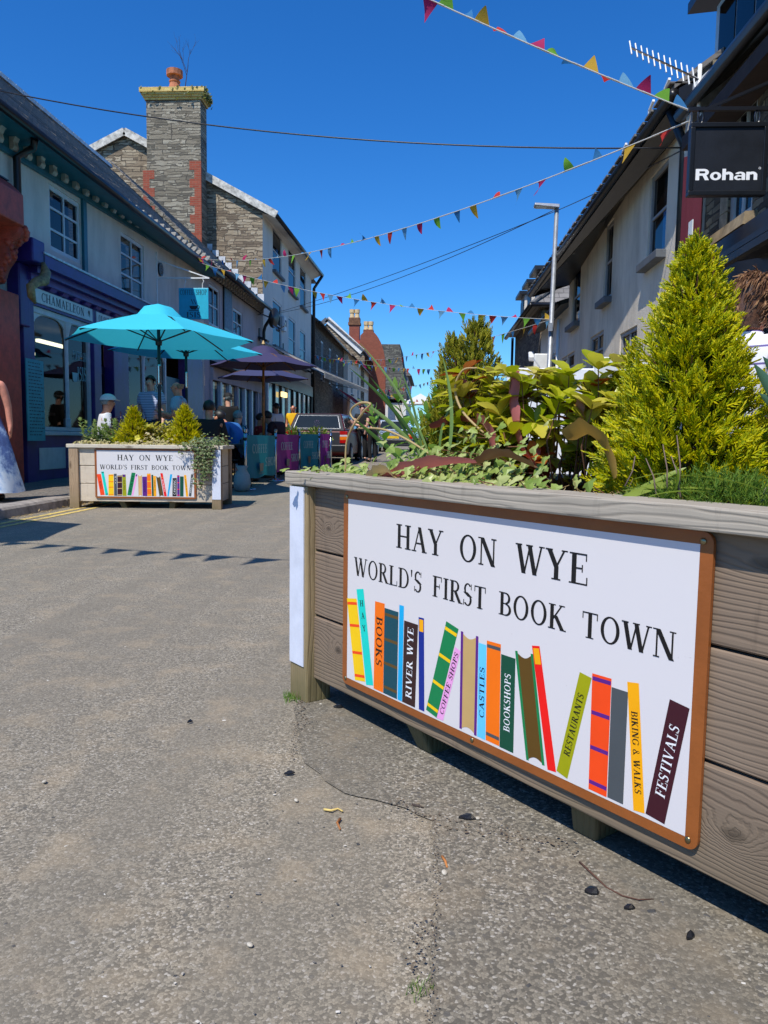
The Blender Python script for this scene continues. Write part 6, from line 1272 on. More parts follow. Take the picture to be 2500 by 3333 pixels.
conifer('conifer', 'slender olive green conifer at the back left of the near planter', (-.70, .58, .72), .57, .135, 1700, 6, (SLEN, SLEN2), .95, NM, prof=lambda t: (.75+.5*t if t < .5 else 1.0*(1-t)**.55*1.42), tops=[(-.03, .03, .92, .8), (.045, -.03, 1.0, .8), (0, 0, .75, 1.)], upb=1.6)
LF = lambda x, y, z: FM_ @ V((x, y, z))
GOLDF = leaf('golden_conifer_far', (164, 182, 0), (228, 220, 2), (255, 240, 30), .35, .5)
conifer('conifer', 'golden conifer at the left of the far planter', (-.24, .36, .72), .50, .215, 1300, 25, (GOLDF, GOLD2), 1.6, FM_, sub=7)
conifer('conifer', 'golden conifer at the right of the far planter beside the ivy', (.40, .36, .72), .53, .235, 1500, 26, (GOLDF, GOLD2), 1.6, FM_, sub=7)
# ---- broad-leaved shrub
SHR = leaf('glossy_shrub_leaf', (128, 152, 14), (190, 194, 34), (232, 222, 90), .5, .25); SHR2 = leaf('bronze_shrub_leaf', (140, 52, 24), (176, 80, 34), (200, 120, 60), .35, .3); SHRD = leaf('dull_olive_leaf', (146, 146, 36), (184, 174, 58), (214, 200, 100), .3, .35)
def shrub(label, M, cx, cy, z0, hw, hd, h, n, ll, lw, seed, mats, name='broadleaf_shrub', cat='shrub', whorl=6):
    rr = random.Random(seed); r = thing(name, label, cat, M @ V((cx, cy, z0))); rot = M.to_3x3(); st = MB(); ms = [MB() for _ in mats]
    for i in range(n):
        e = V((rr.uniform(-1, 1)*hw, rr.uniform(-1, 1)*hd, h*((.58+.42*rr.random()**.7) if i % 3 else rr.uniform(.22, .55))*(1-.25*abs(rr.uniform(-1, 1))))); b = V((e.x*.78+rr.uniform(-.06, .06), e.y*.6, -.03)); mid = b.lerp(e, .55)+V((rr.uniform(-.03, .03), rr.uniform(-.03, .03), .03))
        b, mid, e = rot @ b, rot @ mid, rot @ e; st.tube([b, mid, e], [.003, .0025, .0015], 5); d = (e-mid).normalized(); kk = rr.choices(range(len(mats)), [8, 1, 3][:len(mats)])[0]
        for w_ in range(rr.randint(2, 3)):
            pz = e-d*w_*ll*.55
            for k in range(whorl if w_ == 0 else 3):
                a = 6.283*k/whorl+rr.uniform(-.4, .4); x_ = d.orthogonal().normalized(); y_ = d.cross(x_); o = x_*math.cos(a)+y_*math.sin(a); dd = (d*rr.uniform(.25, 1.0)+o*rr.uniform(.5, 1)).normalized()
                leafshape(ms[kk if rr.random() < .75 else 0], pz, dd, d*.8+V((0, 0, .5))-o*.2, ll*rr.uniform(.7, 1.15), lw*rr.uniform(.8, 1.1), rr.uniform(.05, .5))
    for m_, ma in zip(ms, mats): m_.build('leaves', ma, r, smooth=True)
    st.build('stems', M_TWIG, r, smooth=True); return r
shrub('broad-leaved shrub with glossy green and bronze leaves in the middle of the near planter', NM, -.27, .50, .72, .34, .14, .41, 112, .072, .0225, 3, [SHR, SHR2, SHRD])
FLSH = leaf('pale_olive_leaf', (150, 144, 56), (196, 182, 100), (230, 214, 160), .35, .4)
shrub('olive-leaved shrub between the two golden conifers in the far planter', FM_, .06, .42, .70, .26, .18, .34, 90, .08, .016, 13, [SHRD, FLSH, SHR], whorl=5)
# ---- sage-like plant at the left
SAGE = leaf('sage_leaf', (84, 134, 40), (118, 166, 60), (160, 196, 96), .35, .5); SAGEF = leaf('sage_leaf_pale', (96, 124, 52), (132, 156, 80), (172, 186, 112), .35, .5)
def leafy(label, M, pts, ll, lw, seed, mat, name='leafy_plant', lean=.12, cat='plant'):
    rr = random.Random(seed); r = thing(name, label, cat, M @ V(pts[0][:3])); o0 = V(pts[0][:3]); rot = M.to_3x3(); m = MB(); st = MB()
    for (x, y, z, h) in pts:
        b = V((x, y, z))-o0; tip = b+V((rr.uniform(-lean, lean), rr.uniform(-lean, lean), h)); P = [rot @ q for q in bez(b, b+V((0, 0, h*.4)), tip-V((0, 0, h*.3)), tip, 8)]; st.tube(P, [.005*(1-i/10) for i in range(9)], 5)
        for i in range(1, 9):
            for k in range(2):
                a = i*1.57+k*3.14+rr.uniform(-.4, .4); o = V((math.cos(a), math.sin(a), 0)); dd = (o+V((0, 0, .35+.9*i/8))).normalized(); f = 1.2-.6*i/8
                leafshape(m, P[i], dd, V((0, 0, 1))-o*.3, ll*f*rr.uniform(.8, 1.2), lw*f, rr.uniform(.1, .5))
        for k in range(3): a = k*2.1; leafshape(m, P[8], (V((math.cos(a)*.4, math.sin(a)*.4, 1))).normalized(), V((math.cos(a), math.sin(a), .2)), ll*.7, lw*.6, .1)
    m.build('leaves', mat, r, smooth=True); st.build('stems', leaf('green_stem', (96, 120, 50), (110, 130, 60), (120, 140, 70), .2), r); return r
rr = random.Random(31)
leafy('bushy green sage-like plant at the back left of the near planter', NM, [(-.80+rr.uniform(-.07, .08), .56+rr.uniform(-.1, .1), .71, rr.uniform(.20, .36)) for _ in range(13)], .075, .017, 31, SAGE)
leafy('grey-green leafy plant at the left end of the far planter', FM_, [(-.60+rr.uniform(-.16, .14), .36+rr.uniform(-.2, .2), .71, rr.uniform(.16, .34)) for _ in range(24)], .085, .02, 32, SAGEF)
# purple flower spikes behind it
m = MB(); st = MB(); fp = thing('flower', 'dark purple flower spikes rising behind the grey-green plant', 'flowers', LF(-.52, .55, .72))
for k in range(4):
    b = V((.05*k-.07, rr.uniform(-.05, .05), 0)); t_ = b+V((rr.uniform(-.05, .05), 0, rr.uniform(.38, .46))); st.tube([b, t_], .004, 4)
    for i in range(22): p = b.lerp(t_, rr.uniform(.66, 1.02)); leafshape(m, p, V((rr.uniform(-1, 1), rr.uniform(-1, 1), rr.uniform(-.6, .5))), V((0, 0, 1)), .035, .010, .4, 2)
m.build('petals', leaf('purple_petal', (50, 40, 84), (72, 58, 112), (100, 86, 140), .2), fp); st.build('stems', M_TWIG, fp)
yf = thing('flower', 'single yellow pansy in front of the olive shrub in the far planter', 'flower', LF(-.10, .06, .86)); m = MB()
for k in range(5): a = 6.283*k/5; leafshape(m, V((0, 0, 0)), V((math.cos(a), -.25, math.sin(a))), V((0, -1, 0)), .04, .022, .1, 3)
m.build('petals', leaf('yellow_petal', (240, 226, 60), (244, 232, 80), (250, 240, 110), .3), yf); m = MB(); m.tube([(0, .01, 0), (0, .02, -.14)], .003, 4); m.build('stem', SAGE, yf)
# ---- sword leaves (iris) at the left of the near planter
BLADE = leaf('sword_leaf', (106, 142, 76), (136, 168, 92), (170, 192, 112), .4, .4); BLADED = leaf('sword_leaf_dark', (48, 84, 30), (70, 110, 36), (104, 140, 48), .45, .4)
lp_ = lambda x, y, d: (lambda r, iv: r*((NEARC.xy+iv*d).dot(iv)/(r.xy.dot(iv)))+V((0, 0, H)))(ray(x, y), V((-math.sin(NA), math.cos(NA))))
IR = thing('iris', 'clump of grey-green sword leaves at the left of the near planter', 'iris', lp_(930, 1010, .30)); o0 = V(IR.location); m = MB(); m2 = MB()
def swl(mb_, px_, w, d0=.3, d1=.3, up=None):
    n = len(px_)-1; P = [lp_(x, y, d0+(d1-d0)*i/n)-o0 for i, (x, y) in enumerate(px_)]
    Q = P if n != 3 else bez(P[0], P[1], P[2], P[3], 12)
    if n == 2: Q = [P[0]*(1-t)**2+P[1]*2*t*(1-t)+P[2]*t*t for t in (i/10 for i in range(11))]
    blade(mb_, Q, w, up or V((.77, .63, .15)), .3)
swl(m, [(935, 1012), (900, 880), (778, 742)], .0065, .30, .34); swl(m, [(962, 1005), (990, 900), (955, 768)], .0078, .28, .30); swl(m, [(925, 1012), (880, 930), (770, 860)], .0085, .26, .24)
swl(m2, [(925, 1010), (885, 900), (755, 795)], .008, .34, .36); swl(m2, [(905, 1010), (870, 900), (800, 815)], .008, .36, .36); swl(m2, [(892, 1020), (830, 960), (752, 895)], .0075, .22, .2); swl(m, [(915, 1010), (905, 900), (866, 800)], .006, .33, .3); swl(m, [(955, 1010), (935, 930), (985, 860)], .0055, .35, .36)
m.build('leaves', BLADE, IR, smooth=True); m2.build('lower_leaves', BLADED, IR, smooth=True)
DRY = leaf('dry_straw_leaf', (196, 168, 110), (212, 186, 132), (170, 138, 84), .3, .6)
def dried(label, px_list, w, mat, name='dead_plant', cat='dead plant', taper=True, d=.2, tube=True):
    Q = []; P0 = lp_(*px_list[0][:2], d); pts = [lp_(x, y, px_list[i][2] if len(px_list[i]) > 2 else d)-P0 for i, (x, y, *_) in enumerate(px_list)]
    for i in range(len(pts)-1):
        a, b, c, e = pts[max(i-1, 0)], pts[i], pts[i+1], pts[min(i+2, len(pts)-1)]
        for k in range(6): t = k/6; Q.append(.5*((2*b)+(c-a)*t+(2*a-5*b+4*c-e)*t*t+(3*b-a-3*c+e)*t**3))
    Q.append(pts[-1]); m = MB(); n = len(Q)-1
    if tube: m.tube(Q, [w*(.55+.45*math.sin(math.pi*(.15+.8*i/n))) for i in range(n+1)], 6)
    else: blade(m, Q, w*1.45, V((.35, .3, .9)), .5, wprof=lambda t: (.30+.70*math.sin(math.pi*min(1, t*.9+.1)))*(1+.12*math.sin(t*23)+.08*math.sin(t*41)))
    o = m.build(name, mat, smooth=True); o.location = P0; tag(o, label, cat); return o
dried('curled straw-coloured dead stem looping over the left rim of the near planter', [(746, 1018), (748, 960), (760, 925), (785, 890), (800, 873), (780, 870), (762, 880), (757, 893), (764, 905), (775, 912)], .0036, DRY, d=.05)
dried('long dead straw stalk leaning left across the sword leaves', [(935, 985), (880, 950), (830, 928), (790, 925), (772, 926)], .0038, DRY, d=.22)
dried('pale arching dead stem in front of the slender conifer', [(1045, 935), (1000, 890), (983, 840), (1000, 800), (1030, 795)], .0042, DRY, d=.34)
# ---- fallen red-purple leaves and bracts
RED = leaf('dried_red_leaf', (176, 78, 86), (200, 108, 108), (216, 148, 136), .35, .55); REDD = leaf('dark_red_leaf', (104, 40, 46), (128, 56, 58), (150, 78, 72), .25, .5); OCH = leaf('ochre_leaf', (150, 110, 40), (186, 146, 66), (206, 176, 110), .3, .5)
def redleaf(label, pl, w, mat, d, name='dried_leaf'): return dried(label, pl, w, mat, name, 'leaf', d=d, tube=False)
redleaf('long dull red dried leaf lying along the rim of the near planter', [(828, 1043), (880, 1020), (950, 1003), (1030, 1000)], .020, RED, .09)
redleaf('dark red strap leaf above the sword leaves', [(930, 925), (985, 910), (1040, 915)], .014, REDD, .36)
redleaf('folded dusky red leaf hanging from the arching stem', [(1030, 905), (1050, 930), (1062, 985)], .024, RED, .33)
redleaf('tall red dried leaf standing in the middle of the shrub', [(1165, 1020), (1120, 960), (1105, 880), (1115, 800)], .017, RED, .38)
redleaf('brown dried leaf lying curled over the ivy', [(1155, 1010), (1080, 985), (1020, 1005)], .016, leaf('brown_leaf', (104, 70, 48), (128, 92, 66), (150, 116, 84), .2), .14)
redleaf('large ochre leaf drooping over the ivy in the near planter', [(1225, 950), (1262, 935), (1300, 965), (1325, 1035)], .024, OCH, .22)
redleaf('narrow upright tan leaf in the shrub', [(1265, 935), (1250, 890), (1255, 855)], .010, leaf('tan_leaf', (150, 92, 46), (170, 108, 58), (186, 130, 76), .3), .36)
redleaf('crumpled straw leaf at the left front of the planter rim', [(796, 1035), (830, 1018), (855, 1036)], .016, DRY, .06)
# ---- ivy
IVY = leaf('variegated_ivy', (118, 146, 60), (160, 180, 88), (206, 208, 140), .35, .4); IVYF = leaf('far_ivy', (70, 90, 44), (100, 120, 62), (160, 168, 116), .3, .45)
def ivyleaf(m, p, nrm, tip, s):
    nrm = nrm.normalized(); t = (tip-nrm*tip.dot(nrm)).normalized(); u = nrm.cross(t)
    o = [(0, 0), (.34, -.12), (.52, .16), (.30, .30), (.26, .62), (0, 1.), (-.26, .62), (-.30, .30), (-.52, .16), (-.34, -.12)]
    vs = [p+nrm*.10*s]+[p+(u*a+t*(b-.2))*s+nrm*s*(-.12*abs(a)-.1*b*b) for a, b in o]; m.add(vs, [(0, i, i % 10+1) for i in range(1, 11)])
def ivy(label, M, spots, s, seed, mat, name='ivy'):
    rr = random.Random(seed); r = thing(name, label, 'ivy', M @ V(spots[0][0])); o0 = V(spots[0][0]); rot = M.to_3x3(); m = MB(); st = MB()
    for c, ext, n, face in spots:
        for i in range(n):
            p = V(c)-o0+V((rr.gauss(0, ext[0]), rr.gauss(0, ext[1]), abs(rr.gauss(0, ext[2])) if ext[2] > 0 else -abs(rr.gauss(0, -ext[2])))); nn = V(face)+V((rr.uniform(-.6, .6), rr.uniform(-.6, .6), rr.uniform(-.4, .7)))
            ivyleaf(m, rot @ p, rot @ nn, rot @ V((rr.uniform(-1, 1), rr.uniform(-.8, .2), -.6 if face[2] < .5 else rr.uniform(-.6, .6))), s*rr.uniform(.55, 1.25))
            if i % 3 == 0: st.tube([rot @ p, rot @ (p+V((rr.uniform(-.05, .05), rr.uniform(-.02, .05), rr.uniform(-.05, .0)))), rot @ (p+V((rr.uniform(-.09, .09), rr.uniform(0, .08), rr.uniform(-.08, -.02))))], .0014, 4)
    m.build('leaves', mat, r); st.build('stems', M_TWIG, r); return r
ivy('bright variegated ivy spilling along the front edge of the near planter', NM, [((-.30, .12, .765), (.16, .035, .025), 150, (-.2, -1, .9)), ((-.28, .24, .78), (.14, .06, .06), 170, (-.2, -1, .7)), ((-.62, .14, .765), (.11, .04, .015), 90, (-.1, -.8, 1)), ((-.80, .12, .765), (.07, .05, .02), 60, (0, -.6, 1)), ((.0, .13, .765), (.09, .03, .015), 50, (-.2, -.9, .9)), ((-.85, .45, .76), (.04, .15, .03), 60, (0, -.6, 1)), ((-.66, .40, .76), (.1, .06, .05), 90, (0, -.8, .9))], .034, 41, IVY)
tr = []; rr = random.Random(52)
for k in range(22):
    x = rr.uniform(.58, .88) if k > 3 else rr.uniform(.36, .56); l = rr.uniform(.08, .50)*(1 if x > .6 else .5)
    for j in range(int(l/.045)+1): tr.append(((x+rr.uniform(-.03, .03)+.03*math.sin(j), -.045-.012*rr.random(), .77-j*.045), (.020, .012, .012), 4, (0, -1, .35)))
tr = [((.72, .10, .79), (.11, .07, .05), 170, (0, -.8, .9)), ((.86, .2, .78), (.05, .15, .05), 90, (.3, -.5, .9))]+tr
ivy('small-leaved ivy trailing over the right front of the far planter', FM_, tr, .030, 42, IVYF)
ivy('pale variegated groundcover along the front of the far planter', FM_, [((-.1, .08, .765), (.3, .03, .02), 260, (0, -.9, .8)), ((.12, .18, .77), (.14, .07, .05), 170, (0, -.8, .8)), ((-.66, .07, .765), (.1, .03, .03), 80, (0, -.9, .7))], .034, 43, leaf('cream_groundcover', (176, 164, 104), (206, 190, 140), (150, 150, 70), .3), 'groundcover')
# ---- grassy blades, straw and feathery moss at the right of the near planter
GR = leaf('lily_blade', (120, 146, 46), (150, 170, 66), (178, 190, 96), .45, .4)
LI = thing('lily_plant', 'flat green strap leaves fanning over the rim below the large conifer', 'plant', lp_(1440, 1062, .12)); o0 = V(LI.location); m = MB()
for pl, w, d0, d1 in (([(1330, 1085), (1400, 1050), (1470, 1040)], .008, .05, .2), ([(1345, 1060), (1480, 1050), (1560, 1060)], .008, .12, .16), ([(1350, 1068), (1440, 1030), (1482, 1010)], .006, .14, .2), ([(1400, 1075), (1440, 1058), (1530, 1062)], .006, .08, .1), ([(1420, 1030), (1540, 1020), (1659, 1062)], .006, .2, .14), ([(1370, 1035), (1420, 1020), (1480, 1022)], .005, .18, .2), ([(1440, 1080), (1480, 1030), (1455, 1000)], .0035, .1, .12)): swl(m, pl, w, d0, d1, V((.5, -.5, .7)))
m.build('leaves', GR, LI, smooth=True)
m = MB(); rr = random.Random(61)
for i in range(240): p = L(rr.uniform(-.05, .42), rr.uniform(.07, .28), .735+rr.uniform(0, .03)); d = V((rr.uniform(-1, 1), rr.uniform(-1, 1), rr.uniform(-.1, .5))).normalized(); m.tube([p, p+d*rr.uniform(.02, .07)], [.0012, .0007], 3)
tag(m.build('straw', DRY), 'dry straw litter on the soil below the large conifer', 'straw', kind='stuff')
m = MB(); st = [(1418, 1070, 1395, 990), (1440, 1070, 1432, 960), (1470, 1075, 1450, 985), (1466, 1070, 1462, 940), (1350, 1050, 1372, 985)]
for k, (x0, y0, x1, y1) in enumerate(st):
    a, b = lp_(x0, y0, .12), lp_(x1, y1, .14); mid = a.lerp(b, .5)+V((.006, .003, 0)); mm_ = MB(); mm_.tube([V((0, 0, 0)), mid-a, b-a], [.0019, .0016, .001], 5); o = mm_.build('dead_plant', paint('grey_brown_stem', (120, 100, 88), .9), smooth=True); o.location = a
    tag(o, ('thin dead stem left of the others in front of the large conifer', 'tallest thin dead stem in front of the large conifer', 'slanting thin dead stem in front of the large conifer', 'straight thin dead stem at the right of the dead stems', 'leaning dead twig at the left foot of the large conifer')[k], 'dead plant', 'dead stems below the large conifer')
FE = leaf('feathery_green', (66, 104, 18), (92, 134, 26), (150, 170, 50), .35, .6); m = MB(); rr = random.Random(62); mo = thing('feathery_plant', 'low cushion of feathery bright green foliage at the right end of the near planter', 'plant', L(.52, .22, .75))
rot = NM.to_3x3()
for i in range(1500):
    a = rr.random()*6.283; q = rr.random()**.6; c = V((.24*q*math.cos(a), .13*q*math.sin(a)-.01, .075*(1-q*q)*rr.uniform(.3, 1)-.005)); d = (V((math.cos(a)*q, math.sin(a)*q, .9))+V((rr.uniform(-.7, .7), rr.uniform(-.7, .7), 0))).normalized()
    c, d = rot @ c, rot @ d; l = rr.uniform(.018, .04); needle(m, c, d, l, .0009)
    for k in range(5): needle(m, c+d*l*(.2+.15*k), (d+V((rr.uniform(-1, 1), rr.uniform(-1, 1), rr.uniform(-.6, .8)))).normalized(), l*.4, .0007)
m.build('foliage', FE, mo)
AG = thing('agave', 'dark blue-green pointed leaves at the right edge beside the large conifer', 'agave', lp_(1700, 900, .36)); o0 = V(AG.location); m = MB()
for pl, w in (([(1705, 910), (1670, 850), (1628, 785)], .013), ([(1715, 900), (1690, 830), (1648, 770)], .014), ([(1720, 920), (1680, 880), (1640, 850)], .012), ([(1725, 900), (1700, 820), (1690, 740)], .013)): swl(m, pl, w, .36, .38)
m.build('leaves', leaf('agave_leaf', (50, 84, 66), (70, 106, 82), (104, 140, 106), .2, .4), AG, smooth=True)
dried('pale curled stalk lying over the front rim below the large conifer', [(1365, 1095), (1370, 1105), (1400, 1118), (1440, 1112), (1458, 1114), (1466, 1120)], .0026, leaf('pale_stalk', (214, 196, 150), (224, 206, 160), (200, 180, 130), .2), d=.012)
# ================================================================== PARASOLS
def parasol(label, pos, R_, zh, za, mats, pole_mat, rz=0, tilt=0, finial=False, valance=.0):
    r = thing('parasol', label, 'parasol', pos, rz); N = 6; z0 = pos[2]; top = za-z0; hem = zh-z0; m = MB(); S = 5
    C_ = [V((R_*math.cos(6.283*k/N), R_*math.sin(6.283*k/N), hem)) for k in range(N)]; ap = V((0, 0, top)); hole = .16
    for k in range(N):                            # panels sag between the ribs
        a, b = C_[k], C_[(k+1) % N]; g = []
        for i in range(S+1):
            u = hole+(1-hole)*i/S; row = []
            for j in range(S+1):
                v = j/S; p = ap.lerp(a, u).lerp(ap.lerp(b, u), v); p.z += .025*math.sin(math.pi*u*.9)-.015*math.sin(math.pi*v)*u; c_ = 1-.018*math.sin(math.pi*v)*u; p.x *= c_; p.y *= c_; row.append(p)
            g.append(row)
        vs = [p for row in g for p in row]; m.add(vs, [(i*(S+1)+j, (i+1)*(S+1)+j, (i+1)*(S+1)+j+1, i*(S+1)+j+1) for i in range(S) for j in range(S)])
    m.build('canopy', mats[0], r)
    m = MB(); n = 24; vs = [V((0, 0, top+.10))]+[V((.34*math.cos(6.283*k/n), .34*math.sin(6.283*k/n), top-.02+.03*math.cos(6*6.283*k/n)-(.10))) for k in range(n)]+[V((.2*math.cos(6.283*k/n), .2*math.sin(6.283*k/n), top+.045)) for k in range(n)]
    m.add(vs, [(0, 1+n+k, 1+n+(k+1) % n) for k in range(n)]+[(1+n+k, 1+k, 1+(k+1) % n, 1+n+(k+1) % n) for k in range(n)]); m.build('vent_cap', mats[0], r, smooth=True)
    hub = V((0, 0, hem-.02))
    for k in range(N): m = MB(); e = C_[k]*.985; e.z = hem-.012; m.tube([V((0, 0, top-.04)), ap.lerp(C_[k], .5)+V((0, 0, .03)), e], .011, 5); q = m.build('rib', mats[1], r); m = MB(); m.tube([hub, ap.lerp(C_[k], .48)+V((0, 0, .01))], .010, 5); m.build('strut', mats[1], q)
    m = MB(); m.tube([(0, 0, .03), (0, 0, top+.05)], .024, 10); m.build('pole', pole_mat, r, smooth=True); m = MB(); m.lathe([(.045, hem-.07), (.05, hem-.02), (.04, hem+.0), (.03, hem+.02)], n=10); m.build('hub', mats[1], r)
    m = MB(); m.lathe([(.26, 0), (.26, .05), (.20, .085), (.05, .1), (.035, .35), (.026, .36)], n=20); m.build('base', M_DARKMETAL, r)
    if finial: m = MB(); m.lathe([(.012, top+.09), (.035, top+.12), (.02, top+.16), (.008, top+.19)], n=10); m.build('finial', paint('pale_wood', (206, 170, 110), .6), r)
    else: m = MB(); m.lathe([(.028, hem-.62), (.03, hem-.60), (.03, hem-.36), (.026, hem-.34)], n=10); m.build('crank_collar', M_STEEL, r)
    return r
TEALC = cloth('turquoise_canopy', (70, 214, 238), .30, (58, 206, 232)); PURC = cloth('violet_canopy', (58, 52, 90), .02, (50, 46, 80)); NAVC = cloth('navy_canopy', (58, 62, 100), .04, (52, 56, 92))
POLW = paint('varnished_pole', (176, 104, 40), .4, .2, 20); PV = dict(rz=R(3.4))
def gpos(x, y, d, z=None): p = ond(x, y, d); return V((p.x, p.y, gz(p.y) if z is None else z))
parasol('front turquoise parasol with scalloped vent over the coffee tables', gpos(343, 740, 11.), 1.36, 2.245, 2.66, (TEALC, M_DARKMETAL), M_DARKMETAL, **PV)
parasol('rear turquoise parasol, half hidden behind the front one', gpos(402, 768, 13.6, .15), 1.34, 2.36, 2.74, (TEALC, M_DARKMETAL), M_DARKMETAL, R(12))
parasol('violet parasol with pale wooden finial and varnished pole', gpos(569, 790, 15.4), 1.08, 2.30, 2.62, (PURC, M_TWIG), POLW, finial=True, **PV)
parasol('navy parasol lower and behind the violet one', gpos(568, 815, 18.4), 1.10, 2.28, 2.58, (NAVC, M_TWIG), POLW, finial=True, **PV)
pb_ = V((-5.0, 5.35, 0)); parasol('turquoise parasol beyond the left edge, throwing a pointed shadow on the road', pb_, 1.25, 2.2, 2.6, (TEALC, M_DARKMETAL), M_DARKMETAL, R(40))
# ================================================================== CAFE BARRIER
BPOS = [gpos(530, 1058, 12.45), gpos(595, 1042, 14.55), gpos(646, 1015, 16.4), gpos(689, 1010, 17.2), gpos(714, 1008, 17.5)]
bp = thing('barrier_post', 'polished steel barrier post nearest to the far planter', 'barrier post', BPOS[0], group='posts of the cafe barrier')
m = MB(); m.lathe([(.17, 0), (.17, .012), (.14, .022), (.05, .045), (.03, .06)], n=24); m.build('base', M_STEEL, bp, smooth=True); m = MB(); m.tube([(0, 0, .05), (0, 0, .93)], .026, 14); m.build('tube', M_STEEL, bp, smooth=True); m = MB(); m.lathe([(.03, .92), (.034, .93), (.034, .97), (.02, .98)], n=14); m.build('cap', M_STEEL, bp); m = MB(); m.lathe([(.034, .80), (.034, .84)], n=14); m.build('clip', M_DARKMETAL, bp)
BL = ['', 'polished barrier post between the teal banner and the purple banner', 'barrier post between the purple banner and the second teal banner', 'barrier post between the second teal banner and the narrow purple banner', 'last barrier post beside the red estate car']
for k in range(1, 5): c = copy_tree(bp); c.location = BPOS[k]; c['label'] = BL[k]
BT = cloth('teal_banner', (34, 148, 162), .3, (28, 132, 148)); BPU = cloth('purple_banner', (160, 56, 150), .3, (140, 48, 132)); M_BLET = paint('faded_banner_lettering', (150, 186, 186), .7, .1)
for k, (mat, lab) in enumerate(((BT, 'nearest teal cafe banner reading coffee shop'), (BPU, 'wide purple cafe banner between two steel posts'), (BT, 'second teal cafe banner in front of the red car'), (BPU, 'narrow purple cafe banner at the end of the barrier'))):
    a, b = BPOS[k], BPOS[k+1]; d = (b-a); d.z = 0; Lb = d.length; u = d.normalized(); n_ = V((u.y, -u.x, 0)); m = MB(); nx, nz = 14, 8; z0_, z1_ = .16, .88
    f = lambda i, j: V((.04+(Lb-.08)*i/nx, -(.018*math.sin(i*1.1+k)*(1-j/nz)+.012*math.sin(j*.8+i*.5)), z0_+(z1_-z0_)*j/nz+.015*(1-j/nz)*math.sin(i*.9)))
    bn = thing('cafe_banner', lab, 'banner', a, math.atan2(u.y, u.x), 'banners of the cafe barrier')
    m.add([f(i, j) for i in range(nx+1) for j in range(nz+1)], [(i*(nz+1)+j, (i+1)*(nz+1)+j, (i+1)*(nz+1)+j+1, i*(nz+1)+j+1) for i in range(nx) for j in range(nz)]); m.build('cloth', mat, bn, smooth=True)
    fr = (V((0, -.040, 0)), V((1, 0, 0)), V((0, 0, 1)), V((0, -1, 0)))
    m = MB(); put_text(m, 'COFFEE', fr, .14*Lb, .58, .62*Lb, .58, h=.15); m.build('lettering', M_BLET, bn); m = MB(); put_text(m, 'SHOP', fr, .55*Lb, .34, .93*Lb, .34, h=.15); m.build('lettering', M_BLET, bn)
    m = MB(); poly_on(m, fr, [(.38*Lb, .26), (.48*Lb, .26), (.50*Lb, .40), (.36*Lb, .40)], .001); poly_on(m, fr, [(.35*Lb, .225), (.51*Lb, .225), (.51*Lb, .235), (.35*Lb, .235)], .001); m.build('cup_emblem', BM['ink'], bn)
# trough of flowers behind the barrier
TRG = leaf('trough_foliage', (84, 110, 34), (116, 140, 50), (160, 176, 80), .35, .5)
for k, (x, y, d, lb, hh) in enumerate(((634, 965, 17.6, 'plastic tub with feathery green plant behind the purple banner', .30), (684, 965, 18.2, 'plastic tub with green plant and mauve flower spikes in front of the red car', .30))):
    p = gpos(x, y, d); t_ = thing('plant_tub', lb, 'plant tub', p); m = MB(); m.lathe([(.16, 0), (.20, .62), (.22, .64), (.22, .68), (.18, .68)], n=20); m.build('tub', M_DARKMETAL, t_)
    rr = random.Random(70+k); m = MB(); 
    for i in range(420):
        a = rr.random()*6.283; q = rr.random()**.6; c_ = V((.34*q*math.cos(a), .3*q*math.sin(a), .68+.28*rr.random()*(1.2-q*q))); leafshape(m, c_, V((math.cos(a)*q, math.sin(a)*q, .6+rr.uniform(-.3, .5))), V((rr.uniform(-1, 1), rr.uniform(-1, 1), 1)), .10, .016, .3, 3)
    m.build('foliage', TRG, t_)
    m = MB()
    for q in range(4 if k else 0):
        b = V((rr.uniform(-.08, .06), 0, .9)); 
        for i in range(14): leafshape(m, b+V((0, 0, .30*i/14)), V((rr.uniform(-1, 1), rr.uniform(-1, 1), .2)), V((0, 0, 1)), .03, .012, .2, 2)
    if k: m.build('flower_spikes', leaf('mauve_petal', (150, 110, 160), (170, 130, 176), (190, 150, 190), .2), t_)
# ================================================================== TABLES AND CHAIRS
def cafe_table(label, pos, group='cafe tables'):
    t_ = thing('cafe_table', label, 'table', pos, group=group); m = MB(); m.lathe([(.36, .70), (.37, .71), (.37, .73), (.36, .735)], n=24); m.build('table_top', paint('table_grey', (90, 92, 96), .4), t_); m = MB(); m.tube([(0, 0, .02), (0, 0, .70)], .03, 10); m.build('pedestal', M_DARKMETAL, t_); m = MB(); m.lathe([(.24, 0), (.24, .02), (.05, .05)], n=18); m.build('base', M_DARKMETAL, t_); return t_
ch = thing('cafe_chair', 'dark cafe chair with round back turned to the far planter', 'chair', (0, 0, 0), group='chairs at the cafe tables')
m = MB(); m.lathe([(.20, .44), (.215, .45), (.215, .47), (.2, .475)], n=18); m.build('seat', M_BLACK, ch); m = MB(); P = [V((.20*math.sin(a), -.17-.05*math.cos(a)*0, .68+.17*math.cos(a))) for a in (6.283*i/16 for i in range(16))]; m.prism(P, (0, -.02, 0)); m.build('backrest', paint('grey_chair_back', (112, 112, 124), .5), ch)
for sx in (-1, 1):
    for sy in (-1, 1): m = MB(); m.tube([(sx*.15, sy*.14, .45), (sx*.20, sy*.19, 0)], .013, 6); m.build('leg', M_BLACK, ch)
    m = MB(); m.tube([(sx*.15, -.15, .45), (sx*.16, -.19, .80)], .012, 6); m.build('back_post', M_BLACK, ch)
_chn = [0]
def chair(pos, rz, label):
    c = ch if _chn[0] == 0 else copy_tree(ch); _chn[0] += 1; c.location = pos; c.rotation_euler = (0, 0, rz); c['label'] = label; return c
